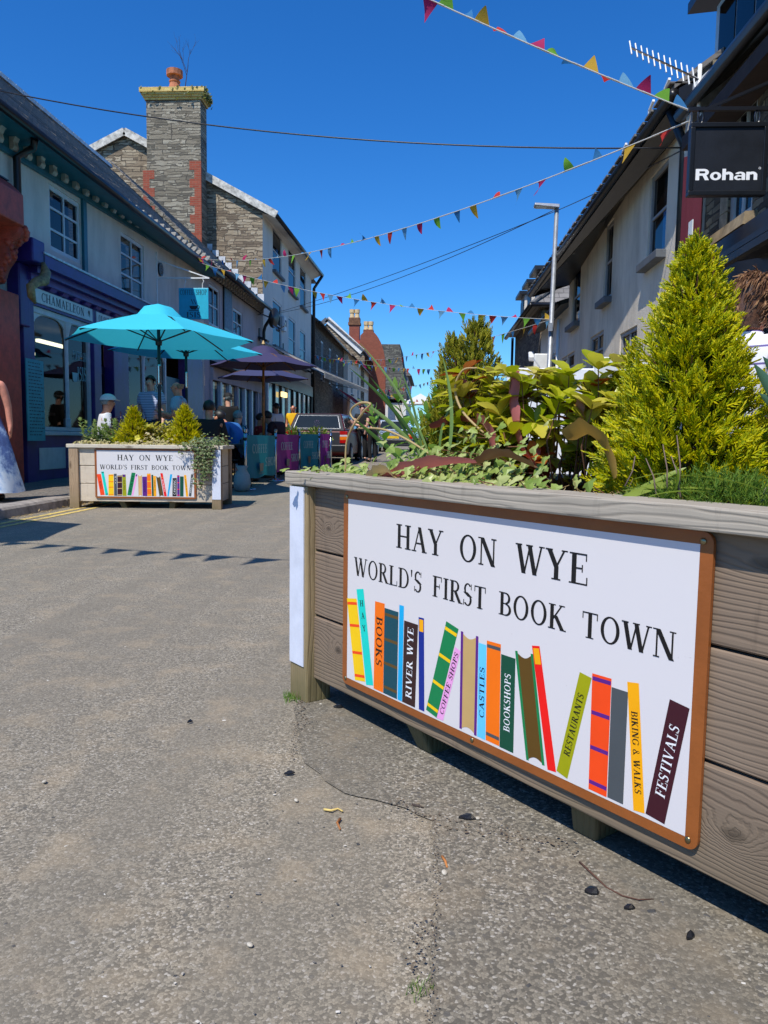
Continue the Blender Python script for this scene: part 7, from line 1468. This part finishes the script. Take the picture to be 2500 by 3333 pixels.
# ================================================================== PEOPLE
SK = {'pale': paint('skin_pale', (222, 170, 146), .5, .08, 20), 'tan': paint('skin_tanned', (206, 140, 108), .5, .1, 20), 'pink': paint('skin_ruddy', (226, 150, 124), .45, .1, 20)}
J0 = dict(pelvis=(0, 0, .95), spine=(0, 0, 1.12), chest=(0, .01, 1.31), neck=(0, -.01, 1.475), chin=(0, .012, 1.545), head=(0, .02, 1.635), crown=(0, .0, 1.715), nose=(0, .125, 1.618),
 shL=(-.175, -.01, 1.415), elL=(-.225, -.03, 1.14), wrL=(-.235, .07, .91), haL=(-.235, .10, .83), shR=(.175, -.01, 1.415), elR=(.225, -.03, 1.14), wrR=(.235, .07, .91), haR=(.235, .10, .83),
 hipL=(-.09, 0, .91), knL=(-.10, .03, .50), anL=(-.10, -.01, .085), toL=(-.12, .13, .035), hipR=(.09, 0, .91), knR=(.10, .03, .50), anR=(.10, -.01, .085), toR=(.12, .13, .035))
RAD = dict(pelvis=(.125, .125), spine=(.113, .113), chest=(.128, .128), neck=(.056, .058), chin=(.062, .074), head=(.078, .096), crown=(.052, .064), nose=(.011, .013), shL=(.066, .066), elL=(.045, .045), wrL=(.029, .034), haL=(.022, .042), hipL=(.085, .09), knL=(.058, .06), anL=(.04, .045), toL=(.042, .032))
EDG = [('pelvis', 'spine'), ('spine', 'chest'), ('chest', 'neck'), ('neck', 'chin'), ('chin', 'head'), ('head', 'crown'), ('head', 'nose'), ('chest', 'shL'), ('shL', 'elL'), ('elL', 'wrL'), ('wrL', 'haL'), ('chest', 'shR'), ('shR', 'elR'), ('elR', 'wrR'), ('wrR', 'haR'), ('pelvis', 'hipL'), ('hipL', 'knL'), ('knL', 'anL'), ('anL', 'toL'), ('pelvis', 'hipR'), ('hipR', 'knR'), ('knR', 'anR'), ('anR', 'toR')]
SIT = dict(pelvis=(0, -.05, .56), spine=(0, -.06, .73), chest=(0, -.02, .92), neck=(0, .0, 1.085), chin=(0, .03, 1.155), head=(0, .04, 1.245), crown=(0, .02, 1.325), nose=(0, .145, 1.228), shL=(-.175, -.02, 1.025), elL=(-.22, .05, .77), wrL=(-.16, .27, .74), haL=(-.12, .34, .75), shR=(.175, -.02, 1.025), elR=(.22, .05, .77), wrR=(.16, .27, .74), haR=(.12, .34, .75), hipL=(-.09, -.02, .53), knL=(-.12, .40, .52), anL=(-.12, .36, .085), toL=(-.13, .50, .035), hipR=(.09, -.02, .53), knR=(.12, .40, .52), anR=(.12, .36, .085), toR=(.13, .50, .035))
def skin_mesh(name, J, edges, rad, mat, parent, root, grow=0, sub=1):
    ks = []; [ks.append(k) for e in edges for k in e if k not in ks]
    me = bpy.data.meshes.new(name); me.from_pydata([J[k] for k in ks], [(ks.index(a), ks.index(b)) for a, b in edges], []); me.materials.append(mat)
    o = bpy.data.objects.new(name, me); C.objects.link(o); o.parent = parent; o.modifiers.new('skin', 'SKIN').use_smooth_shade = True
    me.skin_vertices.new() if not len(me.skin_vertices) else None
    for i, k in enumerate(ks):
        r_ = rad.get(k) or rad[k[:-1]+'L']; sv = me.skin_vertices[0].data[i]; sv.radius = (r_[0]+grow, r_[1]+grow); sv.use_root = (k == root)
    s = o.modifiers.new('subdivision', 'SUBSURF'); s.levels = sub; s.render_levels = sub+1; return o
def person(label, pos, rz, h=1.74, sit=False, pose=None, skin='pale', top=None, sleeves=.6, bottom=None, hair=None, bald=False, fingers=False, shoes=True, turn=0, dress=None, cap=None, collar=None, longhair=False):
    s = h/1.74; J = dict(J0); J.update(SIT if sit else {}); J.update(pose or {})
    for k in ('chin', 'head', 'crown', 'nose'):   # turn the head on the neck
        p = V(J[k])-V(J['neck']); J[k] = tuple(V(J['neck'])+Matrix.Rotation(turn, 3, 'Z') @ p)
    J = {k: tuple(c*s for c in v) for k, v in J.items()}; rad = {k: (a*s, b*s) for k, (a, b) in RAD.items()}; E = list(EDG)
    r = thing('person', label, 'person', pos, rz); hf = Matrix.Rotation(turn, 3, 'Z')
    if fingers:
        for sd, sx in (('L', 1), ('R', -1)):
            ha, wr = V(J['ha'+sd]), V(J['wr'+sd]); d = (ha-wr).normalized(); side = d.cross(V((0, 0, 1))); side = side.normalized() if side.length > .1 else V((1, 0, 0)); side = V((1, 0, 0)) if abs(d.z) > .8 else side
            side = V((0, 1, 0)) if abs(d.z) > .8 else side; pal = d.cross(side)
            for i, (off, ln) in enumerate(((-.03, .066), (-.011, .078), (.010, .074), (.030, .056))):
                k1, k2 = f'f{i}a'+sd, f'f{i}b'+sd; J[k1] = tuple(ha+side*off*s+d*ln*.55*s); J[k2] = tuple(ha+side*off*s+d*ln*.9*s+pal*.025*s*sx); rad[k1] = (.0095*s, .0095*s); rad[k2] = (.008*s, .008*s); E += [('ha'+sd, k1), (k1, k2)]
            J['th'+sd] = tuple(wr.lerp(ha, .5)-side*.055*s+d*.03*s); rad['th'+sd] = (.011*s, .011*s); E.append(('wr'+sd, 'th'+sd))
    rb_ = dict(rad)
    if top or dress:
        for k in ('pelvis', 'spine', 'chest', 'hipL', 'hipR'): a_ = rb_.get(k) or rb_[k[:-1]+'L']; rb_[k] = (a_[0]*.80, a_[1]*.80)
    skin_mesh('body', J, E, rb_, SK[skin], r, 'pelvis')
    hd = V(J['head']); fwd = hf @ V((0, 1, 0)); rt = hf @ V((1, 0, 0)); m = MB()
    for sx in (-1, 1): m.ball(hd+rt*.031*sx*s+fwd*.085*s+V((0, 0, .012*s)), (.012*s, .010*s, .008*s), 8, 6)
    q = m.build('eyes', flat('eye_white', (230, 226, 220)), r, smooth=True); m = MB()
    for sx in (-1, 1): m.ball(hd+rt*.031*sx*s+fwd*.0925*s+V((0, 0, .012*s)), (.006*s, .005*s, .006*s), 6, 5)
    m.build('pupils', M_BLACK, q)
    m = MB(); m.ball(hd+fwd*.082*s+V((0, 0, -.058*s)), (.024*s, .009*s, .006*s), 8, 5); m.build('mouth', paint('lips', (168, 84, 78), .5), r, smooth=True)
    for sx in (-1, 1): m = MB(); m.ball(hd+rt*.083*sx*s-fwd*.004*s+V((0, 0, -.004*s)), (.012*s, .02*s, .032*s), 8, 6); m.build('ear', SK[skin], r, smooth=True)
    if hair:                                      # shell of hair; bald keeps a ring at the back and sides
        m = MB(); rr = random.Random(len(label)); n, k_ = 22, 12; c = hd+V((0, 0, .018*s))-fwd*.012*s; vs = []
        for i in range(k_+1):
            el = math.pi*.5*(1-i/k_)-(.75 if longhair else .40)*(i/k_)
            for j in range(n):
                a = 6.283*j/n; f_ = -math.sin(a); lift = 1.0
                e2 = el if f_ > -.2 else max(el, .30+.15*(-f_))   # hairline above the face
                if bald: e2 = min(e2, .28) if f_ > .15 else .0
                p = V((math.cos(a)*math.cos(e2)*.094, math.sin(a)*math.cos(e2)*.112, math.sin(e2)*.112))*s*(1+rr.uniform(-.02, .05)); 
                if bald and f_ <= .15: p = V((math.cos(a)*.07, math.sin(a)*.085, 0))*s
                if longhair and i > 8 and f_ > -.1: p += V((0, -.02*(i-8), -.03*(i-8)))*s*.6
                p.x *= 1-.22*(i/k_)**4; p.y = p.y*(1-.18*(i/k_)**4); vs.append(c+hf @ p)
        m.add(vs, [(i*n+j, (i+1)*n+j, (i+1)*n+(j+1) % n, i*n+(j+1) % n) for i in range(k_) for j in range(n)]); m.build('hair', hair, r, smooth=True)
    if cap:
        m = MB(); c = hd+V((0, 0, .04*s)); n = 18; vs = []
        for i in range(6):
            e_ = math.pi/2*i/5
            for j in range(n): a = 6.283*j/n; vs.append(c+hf @ (V((math.cos(a)*math.cos(e_)*.103, math.sin(a)*math.cos(e_)*.122, math.sin(e_)*.098))*s))
        m.add(vs, [(i*n+j, i*n+(j+1) % n, (i+1)*n+(j+1) % n, (i+1)*n+j) for i in range(5) for j in range(n)]); b = MB(); m.add([c+hf @ (V((x, y, z))*s) for x, y, z in ((-.07, .09, .01), (.07, .09, .01), (.05, .165, -.01), (-.05, .165, -.01), (-.07, .09, .02), (.07, .09, .02), (.05, .165, -.002), (-.05, .165, -.002))], [(3, 2, 1, 0), (4, 5, 6, 7), (1, 2, 6, 5), (2, 3, 7, 6), (3, 0, 4, 7)]); m.build('cap', cap, r, smooth=True)
    if top:
        JT = dict(J); te = []
        for sd in 'LR':
            sh, el, wr = V(J['sh'+sd]), V(J['el'+sd]), V(J['wr'+sd])
            if sleeves > 0:
                JT['s1'+sd] = tuple(sh.lerp(el, min(1, sleeves))); rad['s1'+sd] = (.060*s, .060*s); te += [('chest', 'sh'+sd), ('sh'+sd, 's1'+sd)]
                if sleeves > 1: JT['s2'+sd] = tuple(el.lerp(wr, sleeves-1)); rad['s2'+sd] = (.042*s, .044*s); te.append(('s1'+sd, 's2'+sd))
            else: te += [('chest', 'sh'+sd)]
            JT['hm'+sd] = tuple(V(J['hip'+sd]).lerp(V(J['pelvis']), .35)); rad['hm'+sd] = (.10*s, .10*s); te.append(('pelvis', 'hm'+sd))
        JT['nk'] = tuple(V(J['chest']).lerp(V(J['neck']), .82)); rad['nk'] = (.064*s, .064*s); te += [('pelvis', 'spine'), ('spine', 'chest'), ('chest', 'nk')]
        skin_mesh('shirt', JT, te, rad, top, r, 'pelvis', .022*s)
        if collar: m = MB(); c = V(J['neck'])-V((0, 0, .015*s)); m.lathe([(.075*s, -.02*s), (.066*s, .03*s), (.060*s, .034*s), (.066*s, -.01*s)], c, 16); m.build('collar', collar, r, smooth=True)
    if bottom: skin_mesh('trousers', J, [('pelvis', 'hipL'), ('hipL', 'knL'), ('knL', 'anL'), ('pelvis', 'hipR'), ('hipR', 'knR'), ('knR', 'anR')], rad, bottom, r, 'pelvis', .012*s)
    if shoes:
        for sd in 'LR': m = MB(); a, b = V(J['an'+sd]), V(J['to'+sd]); m.ball((a.lerp(b, .55).x, a.lerp(b, .5).y, .045*s), (.052*s, .135*s, .045*s), 10, 6); o = m.build('shoe', M_BLACK, r, smooth=True)
    if dress:
        m = MB(); n = 28; prof = [(1.44, .10, .07), (1.38, .165, .10), (1.30, .165, .125), (1.18, .14, .11), (1.06, .135, .11), (.96, .165, .13), (.80, .21, .18), (.60, .26, .24), (.40, .31, .30), (.20, .36, .36), (.11, .38, .38)]
        vs = [V((rx*math.cos(6.283*k/n), ry*math.sin(6.283*k/n), z))*s*(1+(.05*math.sin(k*6.283*5/n+z*3) if z < .9 else 0)) for z, rx, ry in prof for k in range(n)]
        for v_ in vs: pass
        m.add(vs, [(i*n+k, (i+1)*n+k, (i+1)*n+(k+1) % n, i*n+(k+1) % n) for i in range(len(prof)-1) for k in range(n)]); m.build('dress', dress, r, smooth=True)
    return r
HB = paint('dark_hair', (34, 28, 26), .5, .2, 40); HG = paint('grey_hair', (128, 138, 140), .6, .2, 50); HW = paint('white_grey_hair', (150, 132, 116), .6, .25, 50); HBR = paint('brown_hair', (92, 62, 44), .5, .3, 60)
C_ = lambda n, c: cloth('cloth_'+n, c, 0, None, 60)
POLO = stripes('striped_polo', (196, 206, 232), (60, 72, 130), 36, .34); JEAN = C_('navy_jeans', (38, 46, 68)); BLKC = C_('black', (20, 20, 22)); SHB = C_('light_blue', (156, 192, 224)); MIDB = C_('mid_blue', (52, 118, 190)); MAR = C_('maroon', (52, 18, 22)); REDC = C_('red', (176, 30, 34)); WHT = C_('white', (228, 228, 232)); YEL = C_('yellow', (244, 190, 0)); KHA = C_('khaki', (120, 108, 84))
PAT = NT('patterned_blouse'); _v = PAT.noise(PAT.obj(), 34, 2); PAT = PAT.out(PAT.ramp(_v, [(.46, lin(28, 40, 58)), (.52, lin(150, 172, 186))]), .8)
TIE = NT('tie_dye_dress'); _s = TIE.n('SeparateXYZ', {0: TIE.obj()}).outputs[2]; _v = TIE.noise(TIE.obj(), 7, 6, .65); _h = TIE.math('ADD', _v, TIE.math('MULTIPLY', TIE.math('SUBTRACT', .75, _s), .42)); TIE = TIE.out(TIE.ramp(_h, [(.35, lin(62, 80, 130)), (.55, lin(96, 122, 176)), (.66, lin(176, 200, 228)), (.78, lin(222, 234, 244))]), .8, _v, .3, .01)
STW = stripes('white_striped_top', (240, 236, 240), (110, 96, 150), 13, .12)
def at_head(x, y, d, hh=None): p = ond(x, y, d); return p
zg_ = lambda p: V((p.x, p.y, (.115 if p.x < -4.64 else 0)+gz(p.y)))
p = zg_(ond(326, 836, 13.2)); person('young man in a blue and white striped polo shirt standing under the rear parasol', p, R(172), p and 1.73, top=POLO, sleeves=.62, bottom=JEAN, hair=HB, fingers=True, collar=POLO)
p = zg_(ond(385, 845, 12.5)); person('balding older man in a light blue shirt seen in profile beside the parasol pole', p, R(92), 1.74, skin='pink', top=SHB, sleeves=.7, bottom=KHA, hair=HW, bald=True, fingers=True, collar=SHB, pose=dict(elL=(-.20, .02, 1.16), wrL=(-.10, .24, 1.22), haL=(-.06, .31, 1.25), elR=(.22, .0, 1.16), wrR=(.12, .22, 1.15), haR=(.08, .29, 1.17)))
p = zg_(ond(228, 886, 11.2)); person('person in a white cap and white top sitting behind the far planter', p, R(-60), 1.70, sit=True, skin='tan', top=WHT, sleeves=.7, bottom=KHA, cap=WHT, hair=HG); chair(p, R(-60), 'cafe chair under the person in the white cap')
p = gpos(452, 900, 12.0); person('person in black sitting with back to the far planter', p, R(20), 1.80, sit=True, skin='tan', top=BLKC, sleeves=1.6, bottom=BLKC, hair=HB); chair(p, R(20), 'cafe chair with grey round back behind the far planter')
p = gpos(508, 915, 12.9); person('dark haired person in a blue shirt bent over a cafe table', p, R(75), 1.78, sit=True, skin='tan', top=MIDB, sleeves=.75, bottom=BLKC, hair=HB, pose=dict(chest=(0, .09, .90), neck=(0, .19, 1.03), chin=(0, .25, 1.07), head=(0, .30, 1.13), crown=(0, .32, 1.21), nose=(0, .39, 1.08), shL=(-.175, .10, .99), shR=(.175, .10, .99))); chair(p, R(75), 'cafe chair under the person in the blue shirt')
p = gpos(512, 905, 14.0); person('grey haired person in a dark patterned top sitting at the cafe', p, R(-20), 1.66, sit=True, top=PAT, sleeves=.8, bottom=BLKC, hair=HG); chair(p, R(-20), 'cafe chair under the grey haired person')
p = zg_(ond(493, 866, 16.6)); person('man in a dark flat cap and black jacket standing by the lilac shop', p, R(30), 1.72, skin='pale', top=BLKC, sleeves=1.8, bottom=BLKC, cap=BLKC, hair=HG)
p = gpos(597, 900, 15.9); person('person in a dark maroon top leaning over the table by the wooden pole', p, R(70), 1.80, sit=True, skin='tan', top=MAR, sleeves=.7, bottom=BLKC, hair=HB, pose=dict(chest=(0, .06, .91), neck=(0, .14, 1.06), chin=(0, .19, 1.11), head=(0, .23, 1.18), crown=(0, .24, 1.26), nose=(0, .33, 1.14))); chair(p, R(70), 'cafe chair under the person in maroon')
p = gpos(560, 915, 16.4); person('person in a red top sitting left of the wooden parasol pole', p, R(-70), 1.66, sit=True, skin='tan', top=REDC, sleeves=.6, bottom=BLKC, hair=HB); chair(p, R(-70), 'cafe chair under the person in red')
p = gpos(597, 885, 19.2); person('person in a white top with black hair beyond the cafe tables', p, R(60), 1.60, top=WHT, sleeves=.7, bottom=BLKC, hair=HB, skin='tan')
p = gpos(634, 878, 23.0); person('bald man in a yellow shirt standing behind the red estate car', p, R(170), 1.70, top=YEL, sleeves=.6, bottom=BLKC, skin='tan', hair=HB, bald=True)
p = gpos(782, 886, 24.2); person('dark haired man in a black printed shirt facing the viewer beside the red estate car', p, R(200), 1.74, top=BLKC, sleeves=.5, bottom=BLKC, skin='pale', hair=HB, fingers=True, pose=dict(elL=(-.24, .02, 1.14), wrL=(-.12, .24, 1.10), haL=(-.06, .30, 1.10), elR=(.24, .02, 1.14), wrR=(.12, .24, 1.10), haR=(.06, .30, 1.10)))
p = gpos(806, 886, 23.4); person('man in a black shirt standing with his back turned beside the red estate car', p, R(40), 1.74, top=BLKC, sleeves=.5, bottom=BLKC, skin='pale', hair=HB)
p = onx(80, 822, XL-.75); person('bald man in a pale shirt inside the coffee shop window', (p.x, p.y, .12), R(-60), 1.75, top=SHB, sleeves=.6, bottom=C_('apron', (170, 180, 190)), skin='tan', hair=HB, bald=True, pose=dict(elR=(.23, .0, 1.14), wrR=(.12, .22, 1.12), haR=(.06, .28, 1.12)))
p = V((-5.06, 8.55, .115)); person('woman in a long blue and white tie-dye dress walking at the left edge', p, R(20), 1.66, skin='pink', dress=TIE, hair=HG, fingers=True, pose=dict(elR=(.235, .02, 1.13), wrR=(.25, .03, .90), haR=(.245, .05, .81)))
p = V((1.43, 3.62, 0)); pr_ = person('person in a white top with thin violet stripes seen from behind the large conifer', p, R(-55), 1.62, skin='pink', top=STW, sleeves=.7, bottom=JEAN, hair=HBR, turn=R(10), longhair=True, collar=STW)
# wind-blown strands over the hair of the nearest person
m = MB(); rr = random.Random(90); hd = V(J0['head'])*(1.62/1.74)
for i in range(700):
    a = rr.random()*6.283; e_ = rr.uniform(-.75, 1.45); n_ = V((math.cos(a)*math.cos(e_), math.sin(a)*math.cos(e_), math.sin(e_)))
    if n_.y > .45 and n_.z < .5: continue
    b = hd+V((n_.x*.092, n_.y*.110-.01, n_.z*(.11 if n_.z > 0 else .17)+.02)); t_ = (V((rr.uniform(-.3, .1), -.55, -.55-rr.uniform(0, .5)))-n_*V((rr.uniform(-.3, .1), -.55, -.55)).dot(n_)).normalized(); l = rr.uniform(.025, .055); f_ = rr.uniform(0, .006) if rr.random() < .95 else rr.uniform(.02, .05)
    m.tube([b, b+t_*l*.5+n_*(.008+f_*.4), b+t_*l+n_*f_], [.0032, .0028, .0012], 3)
t = NT('hair_strand'); m.build('hair_strands', t.out(t.ramp(t.geo()['Random Per Island'], [(0, lin(78, 54, 40)), (.6, lin(140, 102, 74)), (1, lin(196, 156, 116))]), .4), pr_)
cafe_table('cafe table with a napkin holder in front of the young man', zg_(ond(345, 905, 12.5)))
tp = zg_(ond(345, 905, 12.5)); nh = MB(); nh.box(-.07, .07, -.03, .03, 0, .16); o = nh.build('napkin_holder', M_WHITE, bevel=.015); o.location = (tp.x, tp.y-.05, tp.z+.736); tag(o, 'white napkin holder on the table in front of the young man', 'napkin holder')
cafe_table('cafe table beside the person in the blue shirt', gpos(478, 915, 12.7)); cafe_table('cafe table beside the wooden parasol pole', gpos(578, 915, 16.3))
bag = MB(); rr = random.Random(5); bag.lathe([(.02, 0), (.12, .02), (.14, .12), (.12, .26), (.07, .34), (.10, .40)], n=14); o = bag.build('carrier_bag', cloth('pale_bag', (196, 216, 214), .4), smooth=True); o.location = gpos(523, 1040, 12.1); tag(o, 'pale translucent carrier bag on the ground behind the far planter', 'bag')
# ================================================================== CARS
def car(label, pos, rz, body, gate, sc=1., lights=True):
    r = thing('parked_car', label, 'car', pos, rz, 'cars parked along the left kerb'); m = MB(); hw = .85
    low = [(0, .34), (-.03, .58), (0, .90), (.06, .95), (3.45, .95), (4.62, .86), (4.74, .72), (4.74, .40), (4.6, .26), (.15, .26)]
    n = len(low); vs = [(x*(1 if .3 < z < .92 else .96), y, z) for x in (-hw, hw) for y, z in low]; m.add(vs, [tuple(range(n))[::-1] if False else tuple(range(n)), tuple(range(n, 2*n))[::-1]]+[(i, n+i, n+(i+1) % n, (i+1) % n) for i in range(n)]); m.build('body', body, r, bevel=.04)
    gh = [(-.80, .03, .95), (.80, .03, .95), (.80, 3.55, .95), (-.80, 3.55, .95), (-.64, .36, 1.42), (.64, .36, 1.42), (.62, 2.75, 1.44), (-.62, 2.75, 1.44)]; m = MB(); m.hexa(gh); m.build('cabin', body, r, bevel=.03)
    G_ = paint('car_glass', (32, 38, 40), .06, .05)
    P = [V(q) for q in gh]; bi = lambda a, b, c, d, u, v: P[a].lerp(P[b], u).lerp(P[d].lerp(P[c], u), v)
    def pane(name, idx, u0, u1, v0, v1, off, mat=G_):
        q = [bi(*idx, u, v) for u, v in ((u0, v0), (u1, v0), (u1, v1), (u0, v1))]; n_ = (q[1]-q[0]).cross(q[3]-q[0]).normalized(); m = MB(); m.hexa([a-n_*.01 for a in q]+[a+n_*off for a in q]); return m.build(name, mat, r, bevel=.004)
    pane('tailgate', (0, 1, 5, 4), .02, .98, .0, .98, .004, gate); pane('window_trim', (0, 1, 5, 4), .076, .924, .105, .875, .008, M_GALV); w_ = pane('rear_window', (0, 1, 5, 4), .085, .915, .12, .86, .012)
    for idx, sgn in (((1, 2, 6, 5), 1), ((3, 0, 4, 7), -1)):
        for u0, u1 in (((.05, .34), (.37, .62), (.65, .90)) if sgn > 0 else ((.10, .35), (.38, .63), (.66, .95))): pane('side_window', idx, u0, u1, .12, .88, .006)
    pane('windscreen', (2, 3, 7, 6), .06, .94, .1, .92, .006)
    m = MB(); m.box(-.80, .80, -.035, .0, .36, .90); m.build('tailgate_lower', gate, r, bevel=.01)
    m = MB(); m.box(-hw-.02, hw+.02, -.14, .10, .36, .56); m.build('bumper', M_DARKMETAL, r, bevel=.03); m = MB(); m.box(-hw-.02, hw+.02, 4.62, 4.86, .36, .54); m.build('bumper', M_DARKMETAL, r, bevel=.03)
    for sx in (-1, 1):
        x0, x1 = sorted((sx*.66, sx*.868)); l_ = None
        for k, (z0, z1, c) in enumerate(((.60, .69, 'lamp_red'), (.69, .78, 'lamp_amber'), (.78, .83, 'lamp_white'), (.83, .93, 'lamp_red'))):
            m = MB(); m.box(x0, x1, -.05, .10, z0+.002, z1); o = m.build('tail_light' if l_ is None else 'lens', paint(c, dict(lamp_red=(170, 14, 14), lamp_amber=(230, 120, 20), lamp_white=(200, 190, 190))[c], .15, .05), r if l_ is None else l_, bevel=.006); l_ = l_ or o
        m = MB(); m.hexa([(sx*.87+k, 3.2+a, .98+b) for k, a, b in ((0, 0, 0), (sx*.12, 0, 0), (sx*.12, .1, 0), (0, .1, 0), (0, 0, .12), (sx*.12, 0, .12), (sx*.12, .1, .12), (0, .1, .12))]); m.build('door_mirror', M_DARKMETAL, r)
    m = MB(); m.box(-.26, .26, -.044, -.036, .60, .71); m.build('number_plate', paint('plate_yellow', (230, 190, 40), .5), r)
    for sx in (-1, 1):
        for y in (1.0, 3.75):
            m = MB(); n = 20; m.tube([(sx*.66, y, .31), (sx*.70, y, .31), (sx*.84, y, .31), (sx*.87, y, .31)], [.28, .31, .31, .28], n); w_ = m.build('wheel', paint('tyre', (24, 24, 25), .8), r, smooth=False); m = MB(); m.tube([(sx*.86, y, .31), (sx*.885, y, .31)], [.19, .17], 16); m.build('rim', M_GALV, w_)
    return r
cp = ond(1030/K, 1400/K, 21.3); CARR = paint('faded_red_car_paint', (92, 26, 28), .35, .12, 2, .1); CARG = paint('grey_tailgate', (44, 46, 52), .7, .06, 3, .2)
car('faded red estate car with grey tailgate parked beyond the cafe barrier', (cp.x, cp.y, gz(cp.y)), R(-1), CARR, CARG)
car('dark blue car parked in front of the red estate car', (cp.x+.15, cp.y+5.6, gz(cp.y+5.6)), R(-1), paint('dark_blue_car', (30, 38, 60), .2, .05), paint('dark_blue_car', (30, 38, 60), .2, .05))
p = ond(850, 905, 34); car('silver blue car farther down the street behind the sword leaves', (p.x, p.y, gz(p.y)), R(-3), paint('silver_blue_car', (120, 136, 156), .2, .05, 3, .4), paint('silver_blue_car', (120, 136, 156), .2, .05, 3, .4))
# white gazebo far down the street
gp = ond(908, 860, 70); gzb = thing('gazebo', 'white gazebo roof far down the street behind the plants', 'gazebo', (gp.x, gp.y, gz(gp.y))); z_ = ond(908, 850, 70).z-gz(gp.y)
m = MB(); m.add([(-1.6, -1.6, z_-1), (1.6, -1.6, z_-1), (1.6, 1.6, z_-1), (-1.6, 1.6, z_-1), (0, 0, z_)], [(0, 1, 4), (1, 2, 4), (2, 3, 4), (3, 0, 4)]); m.build('canopy', M_TAPE, gzb)
for sx in (-1, 1):
    for sy in (-1, 1): m = MB(); m.tube([(sx*1.55, sy*1.55, 0), (sx*1.55, sy*1.55, z_-1)], .03, 6); m.build('leg', M_WHITE, gzb)
# ================================================================== THINGS LYING ON THE ROAD
M_PLAST = paint('black_plastic_shard', (26, 28, 32), .3, .1)
for x, y, s, a, lb in ((625, 1672, .008, .4, 'small black plastic shard left of the near planter'), (1277, 1928, .012, -.2, 'flat black plastic shard on the road below the planter sign'), (1490, 2025, .009, .7, 'black shard near the lower right corner'), (1357, 1963, .007, .1, 'tiny dark shard between the two larger ones at lower right'), (730, 1528, .011, -.1, 'black scrap under the left edge of the near planter'), (1010, 1768, .012, -.15, 'dark sliver lying on the seam below the planter sign'), (410, 1560, .007, .9, 'dark chip lying alone on the left part of the road')):
    p = onz(x, y, .005); m = MB(); rr = random.Random(x); n = 7; pts = [(s*rr.uniform(.7, 1.3)*(1.5 if abs(math.cos(6.283*k/n)) > .6 else .7)*math.cos(6.283*k/n), s*rr.uniform(.6, 1.1)*.7*math.sin(6.283*k/n), .001*rr.random()+(.006*s/.01 if k in (1, 2) else 0)) for k in range(n)]; m.prism(pts, (0, 0, .003)); o = m.build('plastic_shard', M_PLAST); o.location = p; o.rotation_euler = (0, 0, a); tag(o, lb, 'shard')
M_PEB = paint('pale_pebble', (186, 178, 162), .8, .15, 60)
for x, y, s, lb in ((1032, 1767, .006, 'white pebble on the patched asphalt below the planter sign'), (640, 1728, .005, 'pale pebble near the planter seam'), (96, 1688, .006, 'pale pebble on the left part of the road'), (960, 1884, .006, 'reddish pale pebble right of the long seam'), (540, 2040, .005, 'large flat pale stone in the foreground road')):
    p = onz(x, y, .004+s*.4); m = MB(); m.ball((0, 0, 0), (s*1.3, s, s*.6), 10, 6); o = m.build('pebble', M_PEB, smooth=True); o.location = p; o.rotation_euler = (0, .2, x); tag(o, lb, 'pebble')
def drop(path, w, mat, name, lb, cat, z=.006): P = [onz(x, y, z) for x, y in path]; o0 = V(P[0]); m = MB(); m.tube([p-o0+V((0, 0, .002*math.sin(i*2.1))) for i, p in enumerate(P)], [w*(1-.6*i/len(P)) for i in range(len(P))], 5); o = m.build(name, mat, smooth=True); o.location = o0; tag(o, lb, cat)
drop([(1252, 1862), (1275, 1885), (1310, 1915), (1345, 1935), (1380, 1945), (1412, 1940)], .0022, paint('brown_twig', (84, 56, 44), .9), 'twig', 'thin curved brown twig on the road below the planter sign', 'twig')
for path, lb, c in (([(735, 1768), (728, 1778), (735, 1790)], 'curled brown husk on the seam in front of the planter', (150, 96, 50)), ([(700, 1748), (715, 1752), (730, 1745), (740, 1752)], 'pale yellow blossom scrap on the seam in front of the planter', (214, 186, 110)), ([(955, 1850), (962, 1862), (966, 1872)], 'orange brown husk beside the long seam', (176, 112, 56)), ([(890, 1738), (905, 1742), (915, 1744)], 'dark stick fragment on the seam under the sign', (70, 58, 50))): drop(path, .0035, paint('husk_%d' % c[0], c, .8), 'husk', lb, 'husk')
GRS = leaf('verge_grass', (70, 110, 30), (100, 140, 46), (150, 166, 80), .3, .6)
for k, (px_, n, hgt, sp, lb) in enumerate((((640, 1510), 90, .035, .035, 'small tuft of green grass at the foot of the near planter post'), ((905, 2140), 40, .018, .02, 'tiny tuft of weeds growing from the long seam in the foreground'), ((192, 1078), 140, .09, .12, 'tuft of grass in the gutter beside the far planter'))):
    p = onz(*px_, 0); m = MB(); rr = random.Random(k)
    for i in range(n): b = V((rr.gauss(0, sp*.6), rr.gauss(0, sp*.6), 0)); m.tube([b, b+V((rr.uniform(-1, 1)*hgt*.4, rr.uniform(-1, 1)*hgt*.4, hgt*rr.uniform(.4, 1)))], [.0012*hgt/.03, .0004], 3)
    o = m.build('grass_tuft', GRS); o.location = p; tag(o, lb, 'grass')
m = MB(); rr = random.Random(77)
for i in range(260): y_ = rr.uniform(6, 10.5); x_ = -4.42+abs(rr.gauss(0, .06)); leafshape(m, V((x_, y_, .006+rr.uniform(0, .01))), V((rr.uniform(-1, 1), rr.uniform(-1, 1), .1)), V((0, 0, 1)), rr.uniform(.02, .05), .009, .2, 2)
tag(m.build('leaf_litter', DRY), 'dry leaf litter gathered in the gutter along the left kerb', 'leaf litter', kind='stuff')
